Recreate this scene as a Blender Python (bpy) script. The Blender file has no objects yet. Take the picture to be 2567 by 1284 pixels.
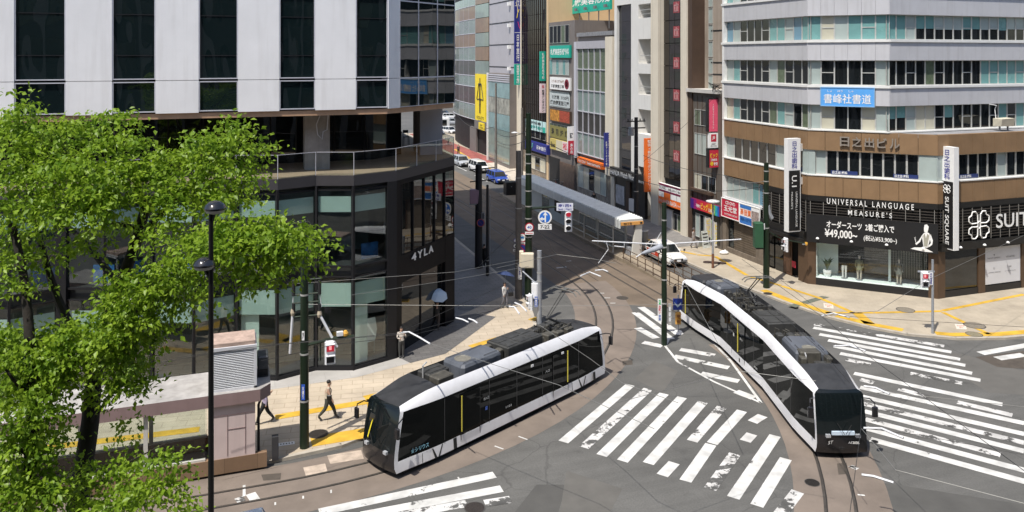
import bpy, math, random
import numpy as np
from mathutils import Vector, Matrix
rnd = random.Random(7)
R = math.radians
SC = bpy.context.scene
COL = SC.collection
# ------------------------------------------------------------------ camera, sky, sun, exposure
F_PX, CX, HY, CH = 1980.0, 1283.5, 142.0, 16.0          # focal length and horizon in photo pixels, camera height
YS, YC = 0.3304, 0.9438                                  # view direction in street coordinates
cam = bpy.data.cameras.new('camera'); cam_o = bpy.data.objects.new('camera', cam); COL.objects.link(cam_o)
cam_o.location = (0, 0, CH); cam_o.rotation_euler = (R(90), 0, -math.atan2(YS, YC))
cam.sensor_width = 36; cam.lens = 36 * F_PX / 2567; cam.shift_y = -(642 - HY) / 2567
cam.clip_start = 0.5; cam.clip_end = 3000
SC.camera = cam_o
SUN_EL, SUN_D = R(62), Vector((-0.81, -0.585, 0)).normalized()
w = bpy.data.worlds.new('World'); SC.world = w; w.use_nodes = True
nt = w.node_tree; nt.nodes.clear()
sky = nt.nodes.new('ShaderNodeTexSky'); sky.sky_type = 'NISHITA'; sky.sun_disc = False
sky.sun_elevation = SUN_EL; sky.sun_rotation = math.atan2(SUN_D.x, SUN_D.y)
sky.air_density = 1.0; sky.dust_density = 1.5
bg = nt.nodes.new('ShaderNodeBackground'); bg.inputs[1].default_value = 0.15
wo = nt.nodes.new('ShaderNodeOutputWorld'); nt.links.new(sky.outputs[0], bg.inputs[0]); nt.links.new(bg.outputs[0], wo.inputs[0])
sl = bpy.data.lights.new('sun', 'SUN'); sl.energy = 4.6; sl.angle = R(0.5); sl.color = (1, 0.95, 0.87)
so = bpy.data.objects.new('sun', sl); COL.objects.link(so)
sdir = Vector((SUN_D.x * math.cos(SUN_EL), SUN_D.y * math.cos(SUN_EL), math.sin(SUN_EL)))
so.rotation_euler = sdir.to_track_quat('Z', 'Y').to_euler(); so.location = sdir * 100
SC.view_settings.view_transform = 'Standard'; SC.view_settings.look = 'None'
SC.view_settings.exposure = 0.25; SC.view_settings.gamma = 1.0

# ------------------------------------------------------------------ geometry helpers
def ray(px, py):
    a = (px - CX) / F_PX
    return Vector((a * YC + YS, -a * YS + YC, -(py - HY) / F_PX))
def G(px, py, z=0.0):                       # photo pixel -> point on the horizontal plane z
    r = ray(px, py); t = (z - CH) / r.z
    return Vector((r.x * t, r.y * t, z))
def D(px, py, d):                           # photo pixel -> point at distance d in front
    r = ray(px, py); return Vector((r.x * d, r.y * d, CH + r.z * d))
def zat(py, x, y):                          # height of a pixel row above the plan point x, y
    return CH - (py - HY) / F_PX * (x * YS + y * YC)

ORG = {}
class MB:
    def __init__(s): s.v = []; s.f = []; s.m = []; s.M = None
    def add(s, vs, fs, mi=0):
        b = len(s.v)
        if s.M is not None: vs = [s.M @ Vector(p) for p in vs]
        s.v += [tuple(p) for p in vs]; s.f += [tuple(i + b for i in f) for f in fs]; s.m += [mi] * len(fs); return s
    def box(s, a, b, mi=0):
        (x0, y0, z0), (x1, y1, z1) = a, b
        x0, x1 = min(x0, x1), max(x0, x1); y0, y1 = min(y0, y1), max(y0, y1); z0, z1 = min(z0, z1), max(z0, z1)
        return s.add([(x0,y0,z0),(x1,y0,z0),(x1,y1,z0),(x0,y1,z0),(x0,y0,z1),(x1,y0,z1),(x1,y1,z1),(x0,y1,z1)],
              [(0,3,2,1),(4,5,6,7),(0,1,5,4),(1,2,6,5),(2,3,7,6),(3,0,4,7)], mi)
    def cbox(s, a, b, c=0.03, mi=0):         # box with chamfered vertical and top edges
        (x0, y0, z0), (x1, y1, z1) = a, b
        def ring(i, z): return [(x0+i+c,y0+i,z),(x1-i-c,y0+i,z),(x1-i,y0+i+c,z),(x1-i,y1-i-c,z),(x1-i-c,y1-i,z),(x0+i+c,y1-i,z),(x0+i,y1-i-c,z),(x0+i,y0+i+c,z)]
        vs = ring(0, z0) + ring(0, z1 - c) + ring(c, z1)
        fs = [tuple(range(7, -1, -1)), tuple(range(16, 24))]
        for k in (0, 8):
            for i in range(8): j = (i + 1) % 8; fs.append((k+i, k+j, k+8+j, k+8+i))
        return s.add(vs, fs, mi)
    def prism(s, poly, z0, z1, mi=0, mt=None, bottom=True):
        a = sum(poly[i][0]*poly[(i+1)%len(poly)][1]-poly[(i+1)%len(poly)][0]*poly[i][1] for i in range(len(poly)))
        if a < 0: poly = poly[::-1]
        n = len(poly)
        vs = [(p[0], p[1], z0) for p in poly] + [(p[0], p[1], z1) for p in poly]
        s.add(vs, [(i, (i+1) % n, n+(i+1) % n, n+i) for i in range(n)], mi)
        s.add([(p[0], p[1], z1) for p in poly], [tuple(range(n))], mi if mt is None else mt)
        if bottom: s.add([(p[0], p[1], z0) for p in poly], [tuple(range(n-1, -1, -1))], mi)
        return s
    def tube(s, pts, r, n=8, mi=0, caps=True):
        pts = [Vector(p) for p in pts]; rs = r if isinstance(r, (list, tuple)) else [r] * len(pts)
        vs = []; up = None
        for i, p in enumerate(pts):
            t = (pts[min(i+1, len(pts)-1)] - pts[max(i-1, 0)]).normalized()
            if up is None or abs(up.dot(t)) > .95: up = Vector((0,0,1)) if abs(t.z) < .9 else Vector((1,0,0))
            a = t.cross(up).normalized(); b = a.cross(t); up = b
            for k in range(n):
                q = 2*math.pi*k/n; vs.append(p + (a*math.cos(q) + b*math.sin(q)) * rs[i])
        fs = []
        for i in range(len(pts)-1):
            for k in range(n): fs.append((i*n+k, (i+1)*n+k, (i+1)*n+(k+1)%n, i*n+(k+1)%n))
        if caps: fs += [tuple(range(n)), tuple(range((len(pts)-1)*n+n-1, (len(pts)-1)*n-1, -1))]
        return s.add(vs, fs, mi)
    def cyl(s, c, r, h, n=16, mi=0, axis='z', r2=None):
        c = Vector(c); d = {'x': Vector((1,0,0)), 'y': Vector((0,1,0)), 'z': Vector((0,0,1))}[axis]
        return s.tube([c, c + d*h], [r, r if r2 is None else r2], n, mi)
    def lathe(s, prof, c=(0,0,0), n=16, mi=0):
        vs = []; fs = []
        for r, z in prof:
            for k in range(n): q = 2*math.pi*k/n; vs.append((c[0]+r*math.cos(q), c[1]+r*math.sin(q), c[2]+z))
        for i in range(len(prof)-1):
            for k in range(n): fs.append((i*n+k, i*n+(k+1)%n, (i+1)*n+(k+1)%n, (i+1)*n+k))
        fs += [tuple(range(n-1, -1, -1)), tuple(range((len(prof)-1)*n, len(prof)*n))]
        return s.add(vs, fs, mi)
    def sphere(s, c, rx, ry=None, rz=None, n=10, mi=0):
        ry = ry or rx; rz = rz or rx; m = max(4, n//2+1); vs = []; fs = []
        for i in range(m+1):
            t = math.pi*i/m
            for k in range(n): q = 2*math.pi*k/n; vs.append((c[0]+rx*math.sin(t)*math.cos(q), c[1]+ry*math.sin(t)*math.sin(q), c[2]-rz*math.cos(t)))
        for i in range(m):
            for k in range(n): fs.append((i*n+k, i*n+(k+1)%n, (i+1)*n+(k+1)%n, (i+1)*n+k))
        return s.add(vs, fs, mi)
    def grid(s, rows, mi=0, flip=False):     # rows: equal-length lists of points
        n = len(rows[0]); vs = [p for r in rows for p in r]
        fs = []
        for i in range(len(rows)-1):
            for k in range(n-1):
                q = (i*n+k, i*n+k+1, (i+1)*n+k+1, (i+1)*n+k); fs.append(q[::-1] if flip else q)
        return s.add(vs, fs, mi)
    def build(s, name, mats, parent=None, smooth=False, world=True):
        me = bpy.data.meshes.new(name)
        vs = s.v
        if parent is not None and world and parent in ORG:
            o = ORG[parent]; vs = [(p[0]-o[0], p[1]-o[1], p[2]-o[2]) for p in vs]
        me.from_pydata(vs, [], s.f)
        for m in (mats if isinstance(mats, (list, tuple)) else [mats]): me.materials.append(m)
        me.polygons.foreach_set('material_index', s.m)
        if smooth: 
            me.polygons.foreach_set('use_smooth', [True]*len(s.f))
            try: me.set_sharp_from_angle(angle=R(38))
            except Exception: pass
        me.update()
        ob = bpy.data.objects.new(name, me); COL.objects.link(ob)
        if parent is not None:
            ob.parent = parent
            if parent in ORG: ORG[ob] = ORG[parent]
        return ob
def tag(o, label=None, cat=None, group=None, kind=None):
    if label: o['label'] = label
    if cat: o['category'] = cat
    if group: o['group'] = group
    if kind: o['kind'] = kind
    return o
def thing(name, label, cat, loc=(0,0,0), rz=0, group=None):
    o = bpy.data.objects.new(name, None); COL.objects.link(o); o.empty_display_size = .2
    o.location = loc; o.rotation_euler = (0, 0, rz); ORG[o] = Vector(loc) if rz == 0 else Vector((0,0,0))
    return tag(o, label, cat, group)
def local(name, label, cat, loc, rz=0, group=None):      # a thing whose parts are modelled in its own axes
    o = thing(name, label, cat, loc, rz, group); ORG[o] = Vector((0,0,0)); return o
KIDS = {}
def dup(root, loc, rz, label, group=None):
    kids = [o for o in bpy.data.objects]
    def cp(o, par):
        c = o.copy(); COL.objects.link(c)
        if par is not None: c.parent = par; c.matrix_parent_inverse = o.matrix_parent_inverse
        for k in kids:
            if k.parent is o: cp(k, c)
        return c
    r = cp(root, None); r.location = loc; r.rotation_euler = (0, 0, rz); r['label'] = label
    if group: r['group'] = group
    return r

# ------------------------------------------------------------------ materials
MATS = {}
def mat(name, col, rough=.6, metal=0., var=.12, scale=1.5, bump=0., spec=.5, emit=0., coat=0., dirt=0., bscale=None, alpha=None):
    if name in MATS: return MATS[name]
    m = bpy.data.materials.new(name); m.use_nodes = True; t = m.node_tree; b = t.nodes['Principled BSDF']; L = t.links.new
    b.inputs['Roughness'].default_value = rough; b.inputs['Metallic'].default_value = metal
    b.inputs['Specular IOR Level'].default_value = spec; b.inputs['Coat Weight'].default_value = coat
    c4 = (*col, 1); b.inputs['Base Color'].default_value = c4
    if emit: b.inputs['Emission Color'].default_value = c4; b.inputs['Emission Strength'].default_value = emit
    if var or bump or dirt:
        tc = t.nodes.new('ShaderNodeTexCoord'); no = t.nodes.new('ShaderNodeTexNoise')
        no.inputs['Scale'].default_value = scale; no.inputs['Detail'].default_value = 6; no.inputs['Roughness'].default_value = .62
        L(tc.outputs['Object'], no.inputs['Vector'])
        mr = t.nodes.new('ShaderNodeMapRange'); mr.inputs[1].default_value = .3; mr.inputs[2].default_value = .7
        mr.inputs[3].default_value = 1 - var; mr.inputs[4].default_value = 1 + var; L(no.outputs['Fac'], mr.inputs[0])
        mx = t.nodes.new('ShaderNodeMix'); mx.data_type = 'RGBA'; mx.blend_type = 'MULTIPLY'; mx.inputs[0].default_value = 1
        mx.inputs[6].default_value = c4; L(mr.outputs[0], mx.inputs[7]); out = mx.outputs[2]
        if dirt:                              # rain streaks running down
            mp = t.nodes.new('ShaderNodeMapping'); mp.inputs['Scale'].default_value = (1.6, 1.6, .12); L(tc.outputs['Object'], mp.inputs[0])
            n2 = t.nodes.new('ShaderNodeTexNoise'); n2.inputs['Scale'].default_value = 2.2; n2.inputs['Detail'].default_value = 5; L(mp.outputs[0], n2.inputs['Vector'])
            m2 = t.nodes.new('ShaderNodeMapRange'); m2.inputs[1].default_value = .5; m2.inputs[2].default_value = .75; m2.inputs[3].default_value = 0; m2.inputs[4].default_value = dirt; L(n2.outputs['Fac'], m2.inputs[0])
            x2 = t.nodes.new('ShaderNodeMix'); x2.data_type = 'RGBA'; L(m2.outputs[0], x2.inputs[0]); L(out, x2.inputs[6]); x2.inputs[7].default_value = (col[0]*.45, col[1]*.42, col[2]*.38, 1); out = x2.outputs[2]
        L(out, b.inputs['Base Color'])
        r2 = t.nodes.new('ShaderNodeMapRange'); r2.inputs[3].default_value = max(0, rough-.08); r2.inputs[4].default_value = min(1, rough+.1); L(no.outputs['Fac'], r2.inputs[0]); L(r2.outputs[0], b.inputs['Roughness'])
        if bump:
            bn = t.nodes.new('ShaderNodeTexNoise'); bn.inputs['Scale'].default_value = bscale or scale*8; bn.inputs['Detail'].default_value = 4; L(tc.outputs['Object'], bn.inputs['Vector'])
            bm = t.nodes.new('ShaderNodeBump'); bm.inputs['Strength'].default_value = bump; bm.inputs['Distance'].default_value = .02; L(bn.outputs['Fac'], bm.inputs['Height']); L(bm.outputs[0], b.inputs['Normal'])
    MATS[name] = m; return m
def mirror_glass(name, col, wave=.15, wscale=.7, rough=.02, spec=.8):    # opaque dark glazing, slightly wavy panes
    m = mat(name, col, rough, 0, 0, spec=spec); t = m.node_tree; b = t.nodes['Principled BSDF']
    tc = t.nodes.new('ShaderNodeTexCoord'); mp = t.nodes.new('ShaderNodeMapping'); mp.inputs['Scale'].default_value = (1, 1, .35)
    n = t.nodes.new('ShaderNodeTexNoise'); n.inputs['Scale'].default_value = wscale; n.inputs['Detail'].default_value = 1
    bm = t.nodes.new('ShaderNodeBump'); bm.inputs['Strength'].default_value = wave; bm.inputs['Distance'].default_value = .25
    L = t.links.new; L(tc.outputs['Object'], mp.inputs[0]); L(mp.outputs[0], n.inputs['Vector']); L(n.outputs['Fac'], bm.inputs['Height']); L(bm.outputs[0], b.inputs['Normal'])
    return m
def clear_glass(name, tint=(.75,.85,.82), refl=1.45, wave=0.06):
    m = bpy.data.materials.new(name); m.use_nodes = True; t = m.node_tree; t.nodes.clear(); L = t.links.new
    o = t.nodes.new('ShaderNodeOutputMaterial'); mx = t.nodes.new('ShaderNodeMixShader'); tr = t.nodes.new('ShaderNodeBsdfTransparent'); gl = t.nodes.new('ShaderNodeBsdfGlossy')
    tr.inputs[0].default_value = (*tint, 1); gl.inputs['Roughness'].default_value = .015
    fr = t.nodes.new('ShaderNodeFresnel'); ge = t.nodes.new('ShaderNodeNewGeometry'); io = t.nodes.new('ShaderNodeMapRange'); io.inputs[3].default_value = refl; io.inputs[4].default_value = 1/refl; L(ge.outputs['Backfacing'], io.inputs[0]); L(io.outputs[0], fr.inputs[0])
    tc = t.nodes.new('ShaderNodeTexCoord'); n = t.nodes.new('ShaderNodeTexNoise'); n.inputs['Scale'].default_value = .6; n.inputs['Detail'].default_value = 1
    bm = t.nodes.new('ShaderNodeBump'); bm.inputs['Strength'].default_value = wave; bm.inputs['Distance'].default_value = .2
    L(tc.outputs['Object'], n.inputs['Vector']); L(n.outputs['Fac'], bm.inputs['Height']); L(bm.outputs[0], gl.inputs['Normal'])
    L(fr.outputs[0], mx.inputs[0]); L(tr.outputs[0], mx.inputs[1]); L(gl.outputs[0], mx.inputs[2]); L(mx.outputs[0], o.inputs[0])
    MATS[name] = m; return m
def grid_mat(name, c1, c2, sx, sy, gap=.02, off=.5, rough=.75, var=.25, mortar=None, rot=0., bump=.2, stain=0.):   # pavers / tiles
    m = mat(name, c1, rough, 0, 0); t = m.node_tree; b = t.nodes['Principled BSDF']; L = t.links.new
    tc = t.nodes.new('ShaderNodeTexCoord'); mp = t.nodes.new('ShaderNodeMapping'); mp.inputs['Rotation'].default_value = (0, 0, rot)
    br = t.nodes.new('ShaderNodeTexBrick'); br.offset = off; br.inputs['Color1'].default_value = (*c1, 1); br.inputs['Color2'].default_value = (*c2, 1)
    mo = mortar or tuple(x*.55 for x in c1); br.inputs['Mortar'].default_value = (*mo, 1); br.inputs['Scale'].default_value = 1
    br.inputs['Mortar Size'].default_value = gap; br.inputs['Mortar Smooth'].default_value = .3; br.inputs['Brick Width'].default_value = sx; br.inputs['Row Height'].default_value = sy; br.inputs['Bias'].default_value = 0
    L(tc.outputs['Object'], mp.inputs[0]); L(mp.outputs[0], br.inputs['Vector'])
    no = t.nodes.new('ShaderNodeTexNoise'); no.inputs['Scale'].default_value = .5; no.inputs['Detail'].default_value = 8; no.inputs['Roughness'].default_value = .7; L(tc.outputs['Object'], no.inputs['Vector'])
    mr = t.nodes.new('ShaderNodeMapRange'); mr.inputs[1].default_value = .3; mr.inputs[2].default_value = .7; mr.inputs[3].default_value = 1-var; mr.inputs[4].default_value = 1+var*.7; L(no.outputs['Fac'], mr.inputs[0])
    mx = t.nodes.new('ShaderNodeMix'); mx.data_type = 'RGBA'; mx.blend_type = 'MULTIPLY'; mx.inputs[0].default_value = 1; L(br.outputs['Color'], mx.inputs[6]); L(mr.outputs[0], mx.inputs[7]); L(mx.outputs[2], b.inputs['Base Color'])
    bm = t.nodes.new('ShaderNodeBump'); bm.inputs['Strength'].default_value = bump; bm.inputs['Distance'].default_value = .01; L(br.outputs['Fac'], bm.inputs['Height']); bm.invert = True; L(bm.outputs[0], b.inputs['Normal'])
    return m
def worn_paint(name, col, under, amount=.42, scale=1.6, rough=.6):   # road paint flaking off the surface below
    m = mat(name, col, rough, 0, 0); t = m.node_tree; b = t.nodes['Principled BSDF']; L = t.links.new
    tc = t.nodes.new('ShaderNodeTexCoord'); n = t.nodes.new('ShaderNodeTexNoise'); n.inputs['Scale'].default_value = scale; n.inputs['Detail'].default_value = 9; n.inputs['Roughness'].default_value = .72
    n2 = t.nodes.new('ShaderNodeTexNoise'); n2.inputs['Scale'].default_value = .33; n2.inputs['Detail'].default_value = 2
    ma = t.nodes.new('ShaderNodeMath'); ma.operation = 'MULTIPLY_ADD'; ma.inputs[1].default_value = .75; L(n2.outputs['Fac'], ma.inputs[0]); L(n.outputs['Fac'], ma.inputs[2])
    L(tc.outputs['Object'], n.inputs['Vector']); L(tc.outputs['Object'], n2.inputs['Vector'])
    r = t.nodes.new('ShaderNodeValToRGB'); r.color_ramp.elements[0].position = amount+.375; r.color_ramp.elements[1].position = amount+.375+.035
    r.color_ramp.elements[0].color = (*under, 1); r.color_ramp.elements[1].color = (*col, 1); L(ma.outputs[0], r.inputs[0])
    n3 = t.nodes.new('ShaderNodeTexNoise'); n3.inputs['Scale'].default_value = 1.6; n3.inputs['Detail'].default_value = 8; L(tc.outputs['Object'], n3.inputs['Vector'])
    mr = t.nodes.new('ShaderNodeMapRange'); mr.inputs[1].default_value=.3; mr.inputs[2].default_value=.7; mr.inputs[3].default_value = .66; mr.inputs[4].default_value = 1.04; L(n3.outputs['Fac'], mr.inputs[0])
    mx = t.nodes.new('ShaderNodeMix'); mx.data_type = 'RGBA'; mx.blend_type = 'MULTIPLY'; mx.inputs[0].default_value = 1; L(r.outputs[0], mx.inputs[6]); L(mr.outputs[0], mx.inputs[7]); L(mx.outputs[2], b.inputs['Base Color'])
    return m

# ------------------------------------------------------------------ lettering
TXT = {}
def text_mesh(s, bold=0., ls=1.0):
    bold = min(bold, .018)
    k = (s, bold, ls)
    if k not in TXT:
        c = bpy.data.curves.new('lettering', 'FONT'); c.body = s; c.resolution_u = 3; c.align_x = 'CENTER'; c.offset = bold; c.space_line = ls
        o = bpy.data.objects.new('lettering', c); COL.objects.link(o); dg = bpy.context.evaluated_depsgraph_get()
        me = bpy.data.meshes.new_from_object(o.evaluated_get(dg))
        v = [tuple(p.co) for p in me.vertices]; f = [tuple(p.vertices) for p in me.polygons]
        bpy.data.objects.remove(o); bpy.data.curves.remove(c); bpy.data.meshes.remove(me)
        x0, x1 = min(p[0] for p in v), max(p[0] for p in v); y0, y1 = min(p[1] for p in v), max(p[1] for p in v)
        TXT[k] = ([((p[0]-x0)/(x1-x0)-.5, (p[1]-y0)/(y1-y0)-.5) for p in v], f)
    return TXT[k]
def add_text(mb, s, c, right, up, w_, h_, mi=0, bold=0., shear=0., ls=1.0):
    v, f = text_mesh(s, bold, ls); c = Vector(c); right = Vector(right); up = Vector(up)
    n = right.cross(up)
    mb.add([c + right*(x*w_ + shear*y*h_) + up*(y*h_) for x, y in v], f, mi)
def vtxt(s): return '\n'.join(s.replace('ー', '｜'))

class Face:                                  # a vertical wall plane: s to the right, z up, d outwards
    def __init__(f, p, t): f.p = Vector((p[0], p[1], 0)); f.t = Vector((t[0], t[1], 0)).normalized(); f.n = Vector((f.t.y, -f.t.x, 0))
    def at(f, s, z, d=0.): q = f.p + f.t*s + f.n*d; return Vector((q.x, q.y, z))
    def px(f, x, y, d=0.):
        r = ray(x, y); o = f.p + f.n*d; k = (o.x*f.n.x + o.y*f.n.y)/(r.x*f.n.x + r.y*f.n.y); q = r*k
        return ((q.x-f.p.x)*f.t.x + (q.y-f.p.y)*f.t.y, CH + q.z)
    def rect(f, x0, x1, yt, yb, ref=0., d=0.):   # s0, s1, z0, z1 from pixels; yt/yb read at fraction ref between x0 and x1
        s0 = f.px(x0, yt, d)[0]; s1 = f.px(x1, yt, d)[0]; xr = x0 + (x1-x0)*ref
        return s0, s1, f.px(xr, yb, d)[1], f.px(xr, yt, d)[1]
    def box(f, mb, s0, s1, z0, z1, d0, d1, mi=0):
        vs = [f.at(s, z, d) for z in (z0, z1) for s, d in ((s0, d1), (s1, d1), (s1, d0), (s0, d0))]
        mb.add(vs, [(0,3,2,1),(4,5,6,7),(0,1,5,4),(1,2,6,5),(2,3,7,6),(3,0,4,7)], mi)
    def text(f, mb, s, s0, s1, z0, z1, d, mi=0, bold=0., shear=0., ls=1.0):
        add_text(mb, s, f.at((s0+s1)/2, (z0+z1)/2, d), f.t, (0,0,1), s1-s0, z1-z0, mi, bold, shear, ls)
# ------------------------------------------------------------------ ground, tracks, markings
ASPH = (.102, .100, .094)
def asphalt():
    m = mat('asphalt', ASPH, .85, 0, 0); t = m.node_tree; b = t.nodes['Principled BSDF']; L = t.links.new
    tc = t.nodes.new('ShaderNodeTexCoord')
    def noise(sc, de=6, ro=.6):
        n = t.nodes.new('ShaderNodeTexNoise'); n.inputs['Scale'].default_value = sc; n.inputs['Detail'].default_value = de; n.inputs['Roughness'].default_value = ro; L(tc.outputs['Object'], n.inputs['Vector']); return n
    def rng(src, a, b_, c, d):
        r = t.nodes.new('ShaderNodeMapRange'); r.inputs[1].default_value = a; r.inputs[2].default_value = b_; r.inputs[3].default_value = c; r.inputs[4].default_value = d; L(src, r.inputs[0]); return r.outputs[0]
    def mul(a, b_):
        x = t.nodes.new('ShaderNodeMath'); x.operation = 'MULTIPLY'; L(a, x.inputs[0]); L(b_, x.inputs[1]); return x.outputs[0]
    big = rng(noise(.12, 5).outputs[0], .35, .65, .86, 1.14); fine = rng(noise(14, 4, .8).outputs[0], .3, .7, .8, 1.2); mid = rng(noise(1.1, 7).outputs[0], .3, .7, .92, 1.08)
    wv = noise(.5, 3); vm = t.nodes.new('ShaderNodeVectorMath'); vm.operation = 'MULTIPLY_ADD'; vm.inputs[1].default_value = (1.2,1.2,0); L(wv.outputs['Color'], vm.inputs[0]); L(tc.outputs['Object'], vm.inputs[2])
    vo = t.nodes.new('ShaderNodeTexVoronoi'); vo.feature = 'DISTANCE_TO_EDGE'; vo.inputs['Scale'].default_value = .17; L(vm.outputs[0], vo.inputs['Vector'])
    cr = rng(vo.outputs['Distance'], 0, .006, .72, 1.0)
    st = rng(noise(.9, 4, .55).outputs[0], .62, .72, 1.0, .80); mp = t.nodes.new('ShaderNodeMapping'); mp.inputs['Rotation'].default_value = (0,0,.75); mp.inputs['Scale'].default_value = (.06,.9,1); L(tc.outputs['Object'], mp.inputs[0]); tn = noise(1.0, 3); L(mp.outputs[0], tn.inputs['Vector']); ty = rng(tn.outputs[0], .42, .62, .90, 1.08)
    k = mul(mul(mul(big, fine), mul(mid, cr)), mul(st, ty))
    mx = t.nodes.new('ShaderNodeMix'); mx.data_type = 'RGBA'; mx.blend_type = 'MULTIPLY'; mx.inputs[0].default_value = 1; mx.inputs[6].default_value = (*ASPH, 1); L(k, mx.inputs[7]); L(mx.outputs[2], b.inputs['Base Color'])
    bm = t.nodes.new('ShaderNodeBump'); bm.inputs['Strength'].default_value = .25; bm.inputs['Distance'].default_value = .01; L(noise(40, 3).outputs[0], bm.inputs['Height']); L(bm.outputs[0], b.inputs['Normal'])
    return m
M_ASPH = asphalt()
M_BED = mat('track_paving', (.18,.146,.12), .85, 0, .2, .6, bump=.2, bscale=12)
M_BED2 = mat('street_track_paving', (.155,.118,.085), .85, 0, .22, .5, bump=.2, bscale=12)
M_PAVE = grid_mat('sidewalk_pavers', (.44,.37,.28), (.475,.40,.305), 1.0, .5, .016, .5, var=.22, mortar=(.31,.25,.18), rot=.15)
M_PLAZA = grid_mat('plaza_pavers', (.385,.335,.26), (.41,.355,.275), .6, .3, .01, .5, var=.22, mortar=(.34,.285,.21), rot=.5)
M_PAVEG = grid_mat('sidewalk_shade_grey_pavers', (.21,.20,.19), (.25,.235,.22), .6, .3, .012, .5, var=.2)
M_RED = grid_mat('red_pavers', (.30,.085,.07), (.36,.12,.10), .5, .25, .012, .5, var=.2)
M_PALE = grid_mat('pale_pavers', (.50,.44,.36), (.56,.50,.42), .6, .3, .012, .5, var=.12)
M_KERB = mat('kerb_stone', (.40,.36,.30), .8, 0, .2, 2)
M_YEL = worn_paint('tactile_yellow', (.66,.40,.045), (.40,.33,.24), .20, 2.5)
M_WHITE = worn_paint('road_white', (.66,.655,.63), ASPH, .315, 1.7)
M_WORN = worn_paint('road_white_worn', (.64,.63,.61), ASPH, .45, 1.7)
M_STEEL = mat('rail_steel', (.13,.115,.10), .45, .6, .2, 3)
M_GROOVE = mat('rail_groove', (.02,.018,.016), .9, 0, 0)
def plane_struct(name, poly, z, m):
    mb = MB(); a = sum(poly[i][0]*poly[(i+1)%len(poly)][1]-poly[(i+1)%len(poly)][0]*poly[i][1] for i in range(len(poly)))
    if a < 0: poly = poly[::-1]
    mb.add([(p[0], p[1], z) for p in poly], [tuple(range(len(poly)))]); return tag(mb.build(name, m), kind='structure')
plane_struct('road', [(-900,-900),(900,-900),(900,1500),(-900,1500)], 0, M_ASPH)
# sidewalks (tops at 0.12) with kerb stones
LK = [(-60,32.2),(-8,32.25),(1.3,32.4),(4.1,32.75)] + [(1.05+r*math.sin(R(a)), 52.42-r*math.cos(R(a))) for a, r in ((14,19.5),(22,19.3),(30,19.1),(38,18.9),(46,18.7),(54,18.4),(62,18.0),(70,17.6),(78,17.3),(86,17.15))] + [(18.2,56),(18.2,150)]
RK = [(33.0,162),(33.0,60),(32.9,54),(33.1,47),(33.5,42.5),(34.2,39.0),(35.1,36.9),(36.3,35.2),(38.4,33.75),(41,32.9),(44,32.5),(60,32.2),(120,31.8)]
def walk(name, kerb, back, m, mk):
    mb = MB(); poly = kerb + back; mb.prism(poly, -.05, .12, 1, 0, bottom=False); o = tag(mb.build(name, [m, mk]), kind='structure')
    kb = MB()
    for i in range(len(kerb)-1):
        a, b = Vector(kerb[i]), Vector(kerb[i+1]); t = (b-a).normalized(); n = Vector((-t.y, t.x))
        c = Vector(back[0]); 
        if n.dot(sum((Vector(q) for q in back), Vector((0,0)))/len(back)-a) < 0: n = -n
        kb.add([(a.x,a.y,.124),(b.x,b.y,.124),(b.x+n.x*.2,b.y+n.y*.2,.124),(a.x+n.x*.2,a.y+n.y*.2,.124)], [(0,1,2,3) if n.dot(Vector((-t.y,t.x)))>0 else (3,2,1,0)])
    tag(kb.build('kerb', mk), kind='structure'); return o
walk('sidewalk', LK, [(-60,150)], M_PAVE, M_KERB)
walk('sidewalk', RK, [(120,162)], M_PLAZA, M_KERB)
plane_struct('sidewalk_shade_grey_paving', [(33.25,57.5),(37.75,57.5),(37.75,94),(33.25,94)], .126, M_PAVEG)  # grey over the tower's shadow area, shade put into the paver colour
plane_struct('sidewalk_pale_paving', [(33.6,94.2),(37.75,94.2),(37.75,112.5),(33.6,112.5)], .126, M_PALE)
plane_struct('sidewalk_red_paving', [(33.6,112.7),(37.75,112.7),(37.75,160),(33.6,160)], .126, M_RED)
plane_struct('sidewalk_shade_grey_paving', [(12.6,46.5),(17.95,50.5),(17.95,140),(12.6,140)], .126, M_PAVEG)  # slanted end follows the tower's shadow, shade put into the grey
M_APR = grid_mat('stone_apron', (.36,.345,.32), (.39,.37,.345), 1.2, .9, .01, .5, var=.18, mortar=(.28,.27,.25))
plane_struct('stone_apron', [(-60,39.3),(1.8,39.35),(5.7,39.45),(8.5,40.35),(8.3,41.5),(-60,41.5)], .127, M_APR)
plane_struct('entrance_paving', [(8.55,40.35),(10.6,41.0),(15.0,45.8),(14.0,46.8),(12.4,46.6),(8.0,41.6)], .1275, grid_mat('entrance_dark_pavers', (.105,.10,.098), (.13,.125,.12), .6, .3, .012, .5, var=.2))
# tracks: two curves out of the street
def track_line(c, r, a0, a1, tail0, tail1, n=26):
    p = [tail0] + [(c[0]+r*math.sin(a), c[1]-r*math.cos(a)) for a in [a0+(a1-a0)*i/n for i in range(n+1)]] + ([tail1] if tail1 else []); return p
TC1, TR1 = (1.05,52.42), 22.0
TC2, TR2 = (-1.95,40.3), 28.4
T1 = lambda o: track_line(TC1, TR1+o, 0, math.pi/2, (-60,52.42-TR1-o), (TC1[0]+TR1+o,300))
T2 = lambda o: track_line(TC2, TR2+o, R(20), math.pi/2, (TC2[0]+(TR2+o)*math.sin(R(20))-14, TC2[1]-(TR2+o)*math.cos(R(20))-5.1), (TC2[0]+TR2+o,300))
def strip(name, pa, pb, z, m, i0=0, i1=None):
    mb = MB(); pa = pa[i0:i1]; pb = pb[i0:i1]
    mb.grid([[(a[0],a[1],z),(b[0],b[1],z)] for a, b in zip(pa, pb)], 0)
    ob = mb.build(name, m)
    if ob.data.polygons[0].normal.z < 0: ob.data.flip_normals()
    return tag(ob, kind='structure')
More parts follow.
